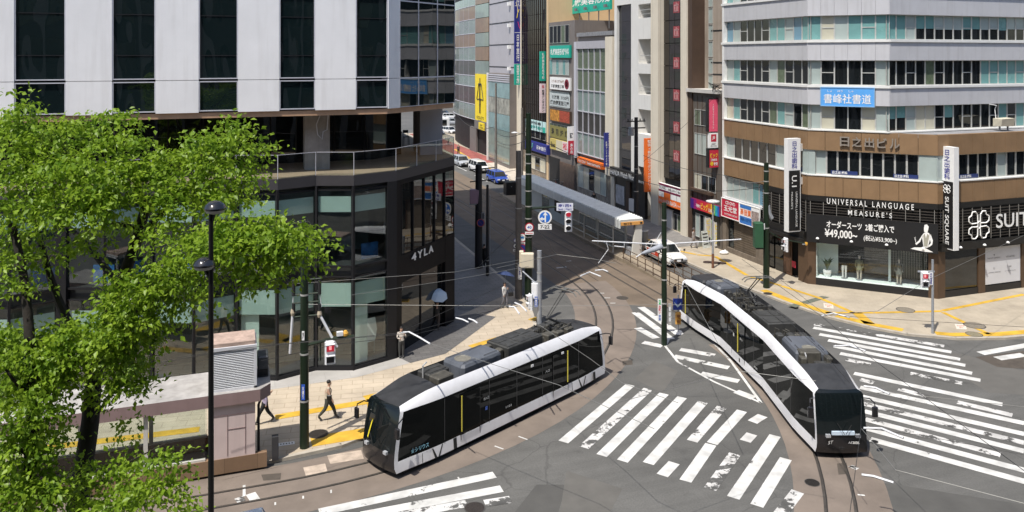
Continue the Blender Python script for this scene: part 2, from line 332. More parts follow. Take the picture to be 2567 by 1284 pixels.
strip('track_bed_paving', T1(-1.75), T1(1.9), .004, M_BED, 0, -2)
strip('track_bed_paving', T2(-1.55), T2(1.75), .005, M_BED, 0, -3)
plane_struct('street_track_paving', [(21.2,50.5),(22.8,46.5),(25.5,44.2),(28.4,44.6),(29,54),(29,300),(20.9,300)], .003, M_BED2)
for T in (T1, T2):
    for o in (-.5, .5):
        mb = MB()
        A, B, C_, E_ = T(o-.05), T(o+.035), T(o+.037), T(o+.085)
        mb.grid([[(a[0],a[1],.013),(b[0],b[1],.013)] for a, b in zip(A, B)], 0); mb.grid([[(a[0],a[1],.010),(b[0],b[1],.010)] for a, b in zip(C_, E_)], 1)
        ob = mb.build('road_rails', [M_STEEL, M_GROOVE])
        if ob.data.polygons[0].normal.z < 0: ob.data.flip_normals()
        tag(ob, kind='structure')
M_AP = mat('asphalt_patch', (.078,.076,.071), .85, 0, .14, .9, bump=.2, bscale=30); M_AP2 = mat('asphalt_patch_pale', (.108,.103,.094), .85, 0, .14, .9, bump=.2, bscale=30)
for i_, (q, m) in enumerate((([(1290,1284),(1345,1215),(1420,1215),(1400,1284)], M_AP), ([(2215,1210),(2567,1265),(2567,1284),(2230,1284)], M_AP), ([(1640,905),(1700,930),(1660,985),(1590,950)], M_AP2), ([(2290,870),(2420,890),(2567,930),(2567,990),(2480,985)], M_AP2), ([(1420,1180),(1560,1225),(1530,1284),(1404,1284)], M_AP2))): plane_struct('asphalt_patch', [G(*p, .0015+.0003*i_) for p in q], .0015+.0003*i_, m)
# painted markings
def stripes(name, segs, wd, z, mats, dirv=None):
    mb = MB()
    for sg in segs:
        x0, y0, x1, y1 = sg[:4]; mi = sg[4] if len(sg) > 4 else 0; ww = sg[5] if len(sg) > 5 else wd
        a, b = G(x0, y0, z), G(x1, y1, z); t = (b-a).normalized(); n = Vector((-t.y, t.x, 0))*ww/2
        mb.add([a-n, b-n, b+n, a+n], [(0,1,2,3)], mi)
    ob = mb.build(name, mats); return tag(ob, kind='structure')
WM = [M_WHITE, M_WORN]
stripes('crosswalk_marking', [(1580,965,1412,1108),(1625,975,1463,1122,1),(1665,987,1508,1142),(1710,996,1560,1156),(1762,1008,1625,1162),(1810,1020,1735,1106,1),(1690,1160,1660,1192),
    (1860,1030,1785,1112),(1782,1114,1718,1206,0),(1912,1042,1886,1058,1),(1885,1088,1868,1106,1),(1842,1138,1780,1226,1),(1943,1092,1838,1248),(1970,1150,1897,1268),(2000,1232,1955,1290,1)], .46, .009, WM)
stripes('crosswalk_marking', [(2041,813,2367,868,1),(2039,821.5,2385,883),(2054,838,2407,901),(2076,853,2420,916),(2091,868,2437,936),(2106,886,2458,953.5),(2120,901,2182,914,1),(2282,936,2412,961,1),(2141,936,2513,1014),
    (2252,975,2330,995,1),(2156,951,2190,960,1),(2400,1008,2538,1041,1),(2156,971,2567,1061),(2159,993.6,2567,1088),(2161,1011,2567,1110,1),(2167,1031,2567,1131),(2169,1051,2508,1141,1),(2172,1074,2590,1185),(2182,1101,2590,1213)], .45, .009, WM)
stripes('crosswalk_marking', [(800,1284,1240,1190),(905,1292,1258,1225),(1000,1292,1170,1262,1),(1215,1262,1280,1252,1)], .46, .009, WM)
stripes('crosswalk_marking', [(1607,770,1702,838),(1592,783,1682,850),(1598,822,1645,848),(1612,858,1660,868,1)], .5, .009, WM)
stripes('hatched_island_marking', [(1705,876,1792,891,1),(1690,893,1827,922),(1758,936,1852,956),(1845,981,1890,998)], .5, .009, WM)
stripes('lane_marking', [(1680,842,1668,868,0),(1668,868,1700,908,0),(1700,908,1790,957,0),(1790,957,1908,1010,0),(1770,840,1832,905,1),(1832,905,1908,1010,0)], .14, .0085, WM)
stripes('lane_marking', [(2458,886,2600,861),(2500,899,2567,889)], .5, .009, WM)
stripes('lane_marking', [(1146,418,1170,429),(1190,440,1222,455)], .15, .009, WM)
for x, y, t_ in [(1760,1100,0)]: pass
# small rail-side ticks and utility scribbles painted on the paving
stripes('paint_tick_marking', [(1330+i*0, 0, 0, 0) for i in ()] + [(612,1216,612,1244,0,.1),(628,1237,640,1254,0,.35),(598,1247,606,1258,1,.3),(690,1259,690,1266,0,.06),(760,1243,760,1250,0,.06),(830,1228,830,1236,0,.06),
    (1148,1196,1153,1204,0,.06),(1240,1118,1262,1126,0,.07),(1300,1094,1322,1102,0,.07),(1500,735,1515,735,0,.1),(1515,747,1530,747,0,.1),(1530,760,1545,760,0,.1),(1420,655,1432,654,0,.12),(1395,672,1420,669,0,.2),(2132,1168,2150,1176,1,.25),(2150,1240,2168,1242,0,.08),(2128,1170,2140,1170,0,.08)], .1, .0095, WM)
M_PATCH = mat('pale_patch', (.44,.36,.29), .85, 0, .25, 2.5)
for q in ([(760,1172),(815,1162),(822,1186),(768,1197)], [(820,1142),(905,1128),(912,1150),(828,1163)]): plane_struct('pale_road_patch', [G(*p, .008) for p in q], .008, M_PATCH)
M_DPATCH = mat('dark_patch', (.075,.062,.05), .85, 0, .25, 2.5)
for q in ([(655,1190),(705,1186),(703,1202),(660,1205)], [(1560,905),(1585,902),(1586,914),(1561,916)], [(2445,895),(2567,880),(2567,925),(2500,920)], [(2098,1162),(2122,1160),(2128,1188),(2102,1190)]): plane_struct('dark_road_patch', [G(*p, .0075) for p in q], .0075, M_DPATCH)
stripes('crosswalk_marking', [(1085+0*i, 352-i*5, 1140, 350-i*4) for i in range(4)], .5, .009, WM)
plane_struct('dark_paving_strip', [G(*p, .128) for p in [(1975,766),(2060,742),(2080,745),(1995,771)]], .128, mat('grey_green_paving', (.12,.13,.10), .85, 0, .2, 2))  # strip of darker grey-green than the plaza pavers
# tactile strips
def tactile(segs, wd):
    mb = MB()
    for x0, y0, x1, y1 in segs:
        a, b = G(x0, y0, .13), G(x1, y1, .13); t = (b-a).normalized(); n = Vector((-t.y, t.x, 0))*wd/2
        mb.add([a-n, b-n, b+n, a+n], [(0,1,2,3)])
    return tag(mb.build('tactile_paving', M_YEL), kind='structure')
tactile([(1623,600,1693,626),(1696,628,1745,638),(1748,639,1790,642),(1793,643,1872,690),(1875,692,1958,716),(1960,717,2060,749),(2062,750,2143,786)], .32)
tactile([(2128,786,2567,734)][:0] + [(2070,784,2190,784),(2192,784,2360,780),(2362,779,2567,738),(2364,783,2480,838)], .3)
tactile([(2148,784,2180,812)], .62)
def kerb_band(pts, a, b):
    V_ = [Vector(p) for p in pts]; L1 = []; L2 = []
    for i, p in enumerate(V_):
        t = (V_[min(i+1, len(V_)-1)]-V_[max(i-1, 0)]).normalized(); n = Vector((-t.y, t.x)); L1.append(p+n*a); L2.append(p+n*b)
    mb = MB(); mb.grid([[(p.x,p.y,.13),(q.x,q.y,.13)] for p, q in zip(L1, L2)]); ob = mb.build('tactile_paving', M_YEL)
    if ob.data.polygons[0].normal.z < 0: ob.data.flip_normals()
    tag(ob, kind='structure')
kerb_band([(33.3,45),(33.5,42.5),(33.95,40.2),(34.2,39.2)], .28, .85); kerb_band([(34.25,38.9),(35.1,36.9),(36.1,35.45)], .28, .85); kerb_band([(37.6,34.3),(38.4,33.75),(41,32.9),(44,32.5),(50,32.35)], .28, .85)
tactile([(1140,374,1175,396),(1175,397,1260,440)], .45)
tactile([(100,1124,500,1076),(690,1046,950,1002)], .5)
tactile([(780,1107,935,1082)], .9); tactile([(918,1002,985,986),(945,1010,950,1050)], .9)
tactile([(1180,870,1250,848)], .5); tactile([(1330,803,1350,797)], .5)
# manholes
def manhole(x, y, r, label, col=(.06,.055,.05), z=.128):
    p = G(x, y, z); t = thing('manhole_cover', label, 'manhole cover', p, group='manhole covers')
    MB().lathe([(r*.9,0),(r*.9,.006),(r*.86,.009)], p, 24).build('lid', mat('iron_%.3f' % col[0], col, .55, .5, .3, 12, bump=.5), t)
    mb = MB(); mb.lathe([(r,0),(r,.005),(r*.91,.005),(r*.91,0)], p, 24); mb.build('rim', mat('iron_rim', (.1,.095,.09), .6, .4, .1, 4), t)
manhole(798,1088,.42,'dark round manhole cover beside the green pole with the signal lamps',(.05,.042,.036))
manhole(2270,777,.55,'outlined round cover on the plaza in front of the mannequin window',(.33,.29,.23))
manhole(2443,816,.6,'outlined round cover right of the silver signal pole',(.33,.29,.23))
manhole(2442,838,.45,'outlined round cover near the kerb tactile strip',(.34,.3,.2))
manhole(1925,736,.3,'small dark oval cover behind the three section tram roof',(.06,.05,.045))
manhole(2036,1210,.28,'black round cover on the brown track paving below the right tram',(.03,.026,.022),.01)
manhole(1190,1273,.38,'dark patterned manhole cover at the bottom crossing stripes',(.06,.05,.045),.012)
manhole(2193,1107,.14,'tiny black cover at the end of the right crossing',(.02,.02,.02),.012)
manhole(1560,747,.4,'faint grey cover on the street between the two tracks',(.1,.085,.07),.012)
manhole(1168,772,.5,'outlined round cover on the shaded sidewalk',(.14,.135,.13))
def inlay(poly, label):
    t = thing('paving_sign', label, 'ground sign', (0,0,0), group='no smoking ground signs'); ps = [G(*p, .1285) for p in poly]
    MB().add(ps, [tuple(range(len(ps)))]).build('panel', mat('ground_sign', (.62,.55,.47), .7), t)
    c = sum(ps, Vector())/4; rt = (ps[1]-ps[0]).normalized(); up = (ps[0]-ps[3]).normalized(); mb = MB(); add_text(mb, '歩行喫煙\n禁止', c+Vector((0,0,.004)), rt, up, (ps[1]-ps[0]).length*.7, (ps[0]-ps[3]).length*.6)
    mb.build('lettering', mat('ground_sign_red', (.5,.12,.08), .7, 0, 0), t)
inlay([(2064,760),(2088,762),(2090,774),(2066,772)], 'small pale square sign set in the plaza near the crossing tactile strips')
inlay([(2393,812),(2420,813),(2424,826),(2398,825)], 'small pale square sign set in the plaza right of the silver signal pole')
# ------------------------------------------------------------------ shared facade materials
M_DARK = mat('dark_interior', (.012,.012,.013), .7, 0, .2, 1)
M_ALU = mat('window_aluminium', (.50,.50,.47), .45, .3, .1, 3)
M_GLD = mirror_glass('dark_glass', (.010,.012,.013), .06, .8)
M_GLT = mat('teal_blind_glass', (.16,.33,.32), .25, 0, .10, .8, coat=.6)
M_GLP = mat('pale_blind_glass', (.36,.42,.40), .3, 0, .10, .8, coat=.6)
M_GLC = mat('cream_blind_glass', (.50,.48,.38), .3, 0, .08, .8, coat=.6)
M_GLB = mat('blue_blind_glass', (.14,.27,.36), .25, 0, .1, .8, coat=.6)
M_GLG = mat('olive_box_glass', (.10,.13,.08), .3, 0, .3, 4, coat=.5)
M_GLN = mat('navy_strip', (.02,.035,.13), .4, 0, 0)
WMATS = [M_ALU, M_GLD, M_GLT, M_GLP, M_GLC, M_GLB, M_GLG]
WC = {'d':1,'t':2,'p':3,'c':4,'b':5,'g':6,'h':2}
M_WHT = mat('sign_white', (.80,.80,.79), .5, 0, .04, 2); M_BLK = mat('sign_black', (.012,.012,.013), .45, 0, .1, 2)
M_LWH = mat('letter_white', (.82,.82,.80), .5, 0, 0); M_LBK = mat('letter_black', (.02,.02,.02), .5, 0, 0)
def flat(name, c, rough=.5): return mat(name, c, rough, 0, .05, 2)
M_NAVY = flat('sign_navy', (.02,.028,.20)); M_REDS = flat('sign_red', (.50,.02,.05)); M_ORG = flat('sign_orange', (.80,.16,.02)); M_TEAL = flat('sign_teal', (.01,.38,.28)); M_YELS = flat('sign_yellow', (.80,.62,.03)); M_SKY = flat('sign_sky_blue', (.10,.36,.78)); M_PINK = flat('sign_pink', (.75,.10,.18)); M_LNV = mat('letter_navy', (.05,.05,.28), .5, 0, 0); M_LRD = mat('letter_red', (.6,.03,.06), .5, 0, 0); M_LYE = mat('letter_yellow', (.85,.65,.03), .5, 0, 0); M_MAR = flat('sign_maroon', (.17,.012,.05))
def window(F, par, s0, s1, z0, z1, d, code, fr=.045, proud=.05, name='window'):
    mb = MB(); mi = WC[code.lower()]
    F.box(mb, s0, s1, z0, z0+fr, d, d+proud); F.box(mb, s0, s1, z1-fr, z1, d, d+proud)
    F.box(mb, s0, s0+fr, z0+fr, z1-fr, d, d+proud); F.box(mb, s1-fr, s1, z0+fr, z1-fr, d, d+proud)
    zm = z0 + (z1-z0)*.5
    if code.isupper(): F.box(mb, s0+fr, s1-fr, zm-.03, zm+.03, d, d+proud*.9)
    def pane(za, zb, m): mb.add([F.at(s0+fr, za, d+.01), F.at(s1-fr, za, d+.01), F.at(s1-fr, zb, d+.01), F.at(s0+fr, zb, d+.01)], [(0,1,2,3)], m)
    if code.lower() == 'h': zc = z0+(z1-z0)*(.42+.1*rnd.random()); pane(z0+fr, zc, 1); pane(zc, z1-fr, rnd.choice((2,2,3)))
    else: pane(z0+fr, z1-fr, mi)
    return mb.build(name, WMATS, par)
def panel_band(F, mb, s0, s1, z0, z1, d0, d1, wd, gap=.02, mi=0, mg=None):
    n = max(1, round((s1-s0)/wd)); q = (s1-s0)/n
    for i in range(n): F.box(mb, s0+q*i+gap/2, s0+q*(i+1)-gap/2, z0, z1, d0, d1, mi)
def sign(name, label, F, s0, s1, z0, z1, d0, d1, mp, texts=(), group=None, frame=None, extra=None):
    t = thing(name, label, 'sign', F.at((s0+s1)/2, z0, (d0+d1)/2), group=group); mb = MB(); F.box(mb, s0, s1, z0, z1, d0, d1)
    mb.build('panel', mp, t)
    if frame:
        mb = MB(); fw = .06
        F.box(mb, s0-fw, s1+fw, z1, z1+fw, d0, d1+.03); F.box(mb, s0-fw, s1+fw, z0-fw, z0, d0, d1+.03); F.box(mb, s0-fw, s0, z0, z1, d0, d1+.03); F.box(mb, s1, s1+fw, z0, z1, d0, d1+.03); mb.build('frame', frame, t)
    if extra: extra(t, F, s0, s1, z0, z1, d1)
    for tx in texts:                          # (string, fs0, fs1, fz0, fz1, material, bold)
        mb = MB(); ws, hs = s1-s0, z1-z0; F.text(mb, tx[0], s0+ws*tx[1], s0+ws*tx[2], z0+hs*tx[3], z0+hs*tx[4], d1+.012, 0, tx[6] if len(tx) > 6 else .01, 0, tx[7] if len(tx) > 7 else 1)
        mb.build('lettering', tx[5], t)
    return t
def psign(name, label, F, x0, x1, yt, yb, d0, d1, mp, texts=(), ref=0., **k):
    s0, s1, z0, z1 = F.rect(x0, x1, yt, yb, ref, d1); return sign(name, label, F, s0, s1, z0, z1, d0, d1, mp, texts, **k)

# ------------------------------------------------------------------ corner office building on the right
FL = Face((37.75,55.5), (0,-1)); FC = Face((37.75,45.3), (1,-1)); FR = Face((43.43,39.62), (1,0))
FCU = FC; FRU = Face((41.41,41.64), (1,0)); SL, SCL, SCU, SR = 10.2, 8.03, 5.18, 34.0
hb = thing('office_building', 'pale grey ribbon window office block with brown belt above black ground floor shop', 'building', (44,48,.12))
M_CLAD = mat('pale_cladding', (.50,.50,.52), .5, 0, .06, .6, dirt=.2)
M_BRN = mat('brown_cladding', (.235,.145,.075), .55, 0, .12, .8, dirt=.12)
M_SILL = mat('white_sill', (.72,.72,.70), .5, 0, .06, 2); M_GREYR = mat('roof_ledge_grey', (.25,.25,.26), .8, 0, .2, 1)
M_LOUV = mat('black_louvre', (.018,.017,.016), .45, .2, .1, 2); M_BPIL = mat('brown_pillar', (.085,.05,.028), .5, 0, .12, 2)
up_poly = [(37.75,55.5),(37.75,45.3),(41.41,41.64),(80,41.64),(80,75),(37.75,55.5)][:5] + [(60,75),(60,55.5)]
lo_poly = [(37.75,55.5),(37.75,45.3),(43.43,39.62),(80,39.62),(80,41.7),(60,55.5)]
def inset(poly, F3, d): return poly
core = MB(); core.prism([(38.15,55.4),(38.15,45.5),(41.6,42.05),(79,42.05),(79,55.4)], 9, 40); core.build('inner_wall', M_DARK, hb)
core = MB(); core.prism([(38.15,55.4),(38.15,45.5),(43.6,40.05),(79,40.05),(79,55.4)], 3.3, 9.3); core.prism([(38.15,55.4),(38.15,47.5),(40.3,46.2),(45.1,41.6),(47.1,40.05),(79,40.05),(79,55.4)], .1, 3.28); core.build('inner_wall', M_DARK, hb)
def pb(nm, m, par, *bx):                       # one part per box
    for F, a, b, c, d, e, f in bx: mb = MB(); F.box(mb, a, b, c, d, e, f); mb.build(nm, m, par)
for za, zb in ((12.66,13.86),(15.74,16.98),(18.84,20.15),(22.0,23.4),(25,40)):
    for F, s, q in ((FL, SL, 1.02), (FC, SCU, .86), (FRU, SR, 1.7)): mb = MB(); panel_band(F, mb, 0, s, za, zb, -.4, 0, q, .012); mb.build('cladding_band', M_CLAD, hb)
for z in (13.86, 16.98, 20.15): pb('sill', M_SILL, hb, *[(F, 0 if F is not FL else -.1, s, z, z+.17, -.42, .09) for F, s in ((FL, SL), (FC, SCU), (FRU, SR))])
pb('sill', M_SILL, hb, *[(F, 0, s, 10.86, 10.95, -.42, .05) for F, s in ((FL, SL), (FC, SCU), (FRU, SR))], *[(F, 0, s, 7.72, 7.8, -.42, .05) for F, s in ((FL, SL), (FC, SCL), (FR, SR))])
pb('corner_trim', M_SILL, hb, (FL, -.02, .2, 4.3, 40, -.42, .03))
for za, zb in ((9.5,10.84),(6.33,7.7)):
    for F, a, s, q in ((FL, .2, SL, 1.0), (FC, 0, SCL, 1.08), (FR, 0, SR, 1.0)): mb = MB(); panel_band(F, mb, a, s, za, zb, -.4, 0, q, .022); mb.build('brown_cladding_band', M_BRN, hb)
mb = MB(); mb.prism([(41.45,41.6),(43.4,39.66),(79,39.66),(79,41.6)], 10.6, 10.82); mb.build('setback_roof', M_GREYR, hb)
rows = [(14.03,15.74,'ptDddDpgDdd','pDddDp','ddDdgDddDdtTttTttDdtt'), (17.15,18.84,'bpDddDttPbt','tCptTt','ttPhhHhhHhhHhhHhhHhhh'), (10.95,12.66,'ctDddDgtPdg','pCddCp','hhPccDhdDddDtDttddDpp')]
for z0, z1, a, b, c in rows:
    for F, s0, s1, st in ((FL, .2, SL, a), (FC, 0, SCU, b)):
        q = (s1-s0)/len(st)
        for i, ch in enumerate(st): window(F, hb, s0+q*i, s0+q*(i+1), z0, z1, -.32, ch)
    for i, ch in enumerate(c[:15]): window(FRU, hb, .85*i, .85*(i+1), z0, z1, -.32, ch)
    FRU_mb = MB(); FRU.box(FRU_mb, 12.75, SR, z0, z1, -.35, -.3); FRU_mb.build('window', M_GLD, hb)
for F, s0, s1, n in ((FL, .2, SL, 11), (FC, 0, SCU, 6), (FRU, 0, 12.75, 15)):     # the row cut by the top edge
    q = (s1-s0)/n
    for i in range(n): window(F, hb, s0+q*i, s0+q*(i+1), 20.32, 22, -.32, rnd.choice('ddtpDh')) if F is FL else None
pb('window', M_GLD, hb, (FC, 0, SCU, 20.32, 22, -.35, -.3), (FRU, 0, SR, 20.32, 22, -.35, -.3), (FL, 0, SL, 23.4, 25, -.35, -.3), (FC, 0, SCU, 23.4, 25, -.35, -.3))
for F, s0, s1, st in ((FL, .2, SL-.6, 'pdddddpdd'), (FC, .5, SCL-1.1, 'pdddddddd'), (FR, 1.2, 9.9, 'pddddpdddd')):
    q = (s1-s0)/len(st)
    for i, ch in enumerate(st): window(F, hb, s0+q*i, s0+q*(i+1), 7.8, 9.5, -.3, ch, .06)
pb('window_pier', M_GLP, hb, (FC, 0, .5, 7.8, 9.5, -.35, -.08), (FC, SCL-1.1, SCL, 7.8, 9.5, -.35, -.08), (FR, 0, 1.2, 7.8, 9.5, -.35, -.08), (FR, 9.9, SR, 7.8, 9.5, -.35, -.3), (FL, SL-.6, SL, 7.8, 9.5, -.35, -.08))
# black louvred sign storey
mb = MB()
for F, s0, s1 in ((FL, 5.3, SL), (FC, 0, SCL), (FR, 0, SR)):
    F.box(mb, s0, s1, 5.95, 6.31, -.4, .06); F.box(mb, s0, s1, 3.25, 3.75, -.4, .3); F.box(mb, s0, s1, 3.75, 5.95, -.4, -.3)
mb.build('fascia', M_LOUV, hb)
mb = MB()
for F, s0, s1 in ((FL, 5.3, SL), (FC, 0.02, SCL-.02), (FR, 0.02, SR)):
    for k in range(11): z = 3.9 + k*.185; F.box(mb, s0, s1, z, z+.05, .02, .12)
mb.build('louvre', mat('louvre_slat', (.06,.052,.045), .45, .3, .1, 2), hb)
mb = MB()
for F, s0, s1, n in ((FL, 5.5, SL, 5), (FC, .2, SCL-.2, 9), (FR, .3, SR, 40)):
    for k in range(n+1): s = s0+(s1-s0)*k/n; F.box(mb, s-.02, s+.02, 3.78, 5.93, .13, .16)
mb.build('louvre_rod', mat('louvre_rod', (.25,.24,.22), .5, .3, 0), hb)
# ground floor: pillars, plinth, display windows
for F, a, b in ((FL, SL-.95, SL), (FC, 0, .55), (FC, SCL-.55, SCL), (FR, 0, .62), (FR, 3.55, 4.15), (FR, 7.5, 8.2), (FL, 5.3, 5.55), (FR, 12, 12.6)): pb('pillar', M_BPIL, hb, (F, a, b, .1, 3.25, -.4, .012))
pb('plinth', M_BLK, hb, (FC, .55, SCL-.55, .1, .62, -.35, 0), (FR, .62, 3.55, .1, .55, -.35, -.02), (FR, 4.15, 7.5, .1, .55, -.35, -.02), (FR, 8.2, 12, .1, .3, -.35, -.02))
M_SHOPG = clear_glass('shop_glass', (.96,.98,.975), 1.45, .03)
mb = MB(); FC.box(mb, .6, SCL-.6, .66, 3.2, -.12, -.1); mb.build('display_window', M_SHOPG, hb)
mb = MB(); FC.box(mb, .55, SCL-.55, .6, .66, -2.2, -.02); FC.box(mb, .56, .62, .66, 3.2, -2.2, -.13); mb.build('display_floor', mat('display_pale', (.72,.80,.77), .6, 0, .05, 2), hb)
mb = MB(); FC.box(mb, .62, 1.9, .66, 3.1, -1.5, -1.44); FC.box(mb, 3.6, 5.1, 1.1, 3.0, -1.0, -.96, 1); FC.box(mb, 5.1, 5.25, .66, 3.1, -1.0, -.9); mb.build('display_panel', [MATS['display_pale'], mat('display_poster', (.10,.09,.085), .5, 0, .3, 3)], hb)
mb = MB()
for k in range(22): FC.box(mb, 5.3+.1*k, 5.34+.1*k, .7, 3.1, -1.9, -1.86)
mb.build('display_screen', mat('display_screen', (.25,.24,.19), .6), hb)
pb('display_window', M_GLD, hb, (FR, .66, 3.5, .6, 3.15, -.1, -.06), (FR, 8.25, 11.9, .35, 3.1, -.1, -.06))
mb = MB(); FR.box(mb, 4.2, 7.45, .62, 3.1, -.1, -.05); mb.build('poster_window', mat('poster_white', (.62,.63,.66), .35, 0, .06, .7, coat=.4), hb)
mb = MB()
for tx, a, b, za, zb in (('THE SUIT COMPANY', 4.4, 5.6, 2.32, 2.42), ('▼', 4.95, 5.1, 2.5, 2.62), ('WHITE', 6.1, 6.9, 2.3, 2.42), ('U', 4.95, 5.08, 1.6, 1.75), ('UNIVERSAL LANGUAGE', 4.5, 5.6, 1.36, 1.44), ('AI', 6.4, 6.6, 1.62, 1.76), ('SUIT SQUARE ONLINE', 6.0, 7.0, 1.36, 1.42)): FR.text(mb, tx, a, b, za, zb, -.04)
mb.build('poster_lettering', mat('letter_grey', (.13,.13,.14), .5, 0, 0), hb)
mb = MB(); FR.text(mb, '10,000', 9, 11, 1.4, 1.8, -.05); FR.text(mb, 'TAX FREE', 9, 11, 2.1, 2.35, -.05); mb.build('window_lettering', mat('letter_dim', (.3,.28,.25), .5, 0, 0), hb)
# left side ground floor: record shop with shutters, suit shop entrance
mb = MB(); FL.box(mb, .2, 5.3, .1, .5, -.35, -.02); FL.box(mb, .0, .5, .1, 3, -.4, 0); FL.box(mb, 4.3, 5.3, .1, 3, -.35, -.05); mb.build('side_wall', mat('stained_wall', (.16,.13,.10), .8, 0, .25, 1.5, dirt=.4), hb)
mb = MB()
for k in range(26): z = .55+k*.09; FL.box(mb, 1.35, 4.25, z, z+.075, -.22, -.15-.02*(k % 2))
mb.build('shutter', mat('shutter_brown', (.15,.12,.09), .55, .3, .25, 2, dirt=.3), hb)
pb('shop_window', M_GLD, hb, (FL, .55, 1.25, .5, 2.9, -.25, -.2), (FL, 5.55, 6.3, .3, 2.9, -.25, -.2), (FL, 6.4, 7.3, .15, 2.9, -.3, -.25))
mb = MB()
FL.box(mb, 7.4, 8.3, .15, 2.9, -.26, -.2)
for za, zb in ((.4,1.3),(1.5,2.6)): FL.box(mb, 7.55, 8.15, za, zb, -.2, -.16)
mb.build('door', mat('wood_door_brown', (.09,.045,.025), .5, 0, .2, 3), hb)
mb = MB(); FL.box(mb, 8.6, 9.0, .9, 1.35, .02, .04); mb.build('wall_plate', M_REDS, hb)
for i, (ch) in enumerate('pppptb'): window(FL, hb, .25+.84*i, .25+.84*(i+1), 4.55, 6.2, -.3, ch)
mb = MB(); FL.box(mb, .2, 5.3, 4.38, 4.55, -.35, .06); mb.build('sill', M_CLAD, hb)
mb = MB(); FL.box(mb, 0, 5.3, 2.85, 3.0, -.4, .1); FL.box(mb, 5.3, 10.2, 3.0, 3.25, -.4, .5); mb.build('canopy', M_LOUV, hb)
# signs on it
psign('building_sign', 'light blue calligraphy school signboard with white characters on the pale belt', FC, 2058.5, 2190.5, 220, 264, .02, .12, M_SKY, [('書峰社書道', .05,.95,.12,.66, M_LWH, .006), ('しょ      ほう      しゃ', .12,.62,.76,.88, M_LWH)], ref=0., frame=flat('frame_blue', (.2,.4,.65)))
t = thing('building_letters', 'raised grey characters naming the block on the brown belt', 'sign', FC.at(4, 9.8, 0))
s0, s1, z0, z1 = FC.rect(2103, 2260, 343, 367, .1, .06)
for i, ch in enumerate('日之出ビル'):
    q = (s1-s0)/5; mb = MB()
    for k in range(5): FC.text(mb, ch, s0+q*i+q*.08, s0+q*i+q*.86, z0, z1, .03+.03*k, 0, .035)
    mb.build('letter', mat('letter_metal', (.30,.26,.22), .5, .3, .1, 3), t)
def strip_sign(F, s0, s1, lab):
    sign('window_sign', lab, F, s0, s1, 7.86, 8.12, -.24, -.22, M_GLN, [('日之出 歯科', .06,.62,.12,.88, M_LWH, .03)], group='navy clinic strips in the second floor windows')
strip_sign(FC, 1.5, 3.2, 'navy clinic strip in the corner window below the raised building name, left one')
strip_sign(FC, 5.4, 6.9, 'navy clinic strip in the corner window beside the white and black blade sign')
strip_sign(FR, 2.1, 3.8, 'navy clinic strip in the side window right of the white and black blade sign')
strip_sign(FL, 7.6, 9.5, 'navy clinic strip in the window behind the green pole left of the corner')
def blade(name, label, F, s0, s1, z0, z1, zm, th, top, low, lowtxt, side):
    t = thing(name, label, 'sign', F.at((s0+s1)/2, z0, -th/2)); mb = MB(); F.box(mb, s0, s1, z0, z1, -th, 0); mb.build('panel', M_WHT, t)
    mb = MB(); F.box(mb, s0+.07, s1-.07, z0+.08, zm, .001, .02); mb.build('lower_panel', M_BLK, t)
    mb = MB(); ws = s1-s0; F.text(mb, vtxt(top), s0+ws*.28, s1-ws*.28, zm+.12, z1-.2, .015, 0, .012); mb.build('lettering', M_LNV, t)
    lowtxt(t, F, s0, s1, z0, zm)
    mb = MB(); a, b = (s1, s1+.3) if side > 0 else (s0-.3, s0)
    for z in (z1-.9, (z0+z1)/2, z0+.9): F.box(mb, a, b, z, z+.5, -th*.7, -th*.3)
    mb.build('bracket', M_SILL, t)
def rot_text(mb, F, s, sc, zt, zb, h, d, bold=0., shear=0.):     # text turned to read downwards
    add_text(mb, s, F.at(sc, (zt+zb)/2, d), (0,0,-1), F.t, zt-zb, h, 0, bold, shear)
def low_ul(t, F, s0, s1, z0, zm):
    mb = MB(); w_ = s1-s0; rot_text(mb, F, 'U.1', s0+w_*.48, zm-.35, zm-1.15, .42, .025, .05); rot_text(mb, F, 'UNIVERSAL LANGUAGE', s0+w_*.66, zm-1.5, z0+.35, .16, .025); rot_text(mb, F, "MEASURE'S", s0+w_*.3, zm-1.5, z0+1.6, .14, .025); mb.build('lettering', M_LWH, t)
def clover(mb, F, sc, zc, r, d, th):         # four-lobed outline emblem
    def ringbox(pts):
        q = [F.at(sc+a*r, zc+b*r, d) for a, b in pts]
        for i in range(len(q)): mb.tube([q[i], q[(i+1) % len(q)]], th, 4)
    for sx in (-1, 1):
        for sy in (-1, 1):
            ringbox([(sx*.12, sy*.14),(sx*.14, sy*.78),(sx*.35, sy*1.0),(sx*.66, sy*.98),(sx*.74, sy*.72),(sx*1.0, sy*.6),(sx*.98, sy*.28),(sx*.72, sy*.12)])
    ringbox([(-.12,.14),(0,.28),(.12,.14),(.12,-.14),(0,-.28),(-.12,-.14)])
def low_sq(t, F, s0, s1, z0, zm):
    mb = MB(); w_ = s1-s0; clover(mb, F, (s0+s1)/2, zm-.5, .26, .03, .022); mb.build('emblem', M_LWH, t)
    mb = MB(); rot_text(mb, F, 'SUIT SQUARE', s0+w_*.48, zm-1.0, z0+.3, .34, .025, .02, .0); mb.build('lettering', M_LWH, t)
FB1 = Face((0,45.7), (1,0)); a = FB1.rect(1977, 2007, 347, 578, 1)
blade('blade_sign', 'tall white and black blade sign left of the corner, lower half with small lettering', FB1, a[0]-.05, a[1], a[2]-.05, a[3], FB1.px(2000, 427)[1], .42, '日之出歯科', 0, low_ul, 1)
FB2 = Face((43.9,60), (0,-1)); a = FB2.rect(2357.5, 2391.5, 366, 620, 0)
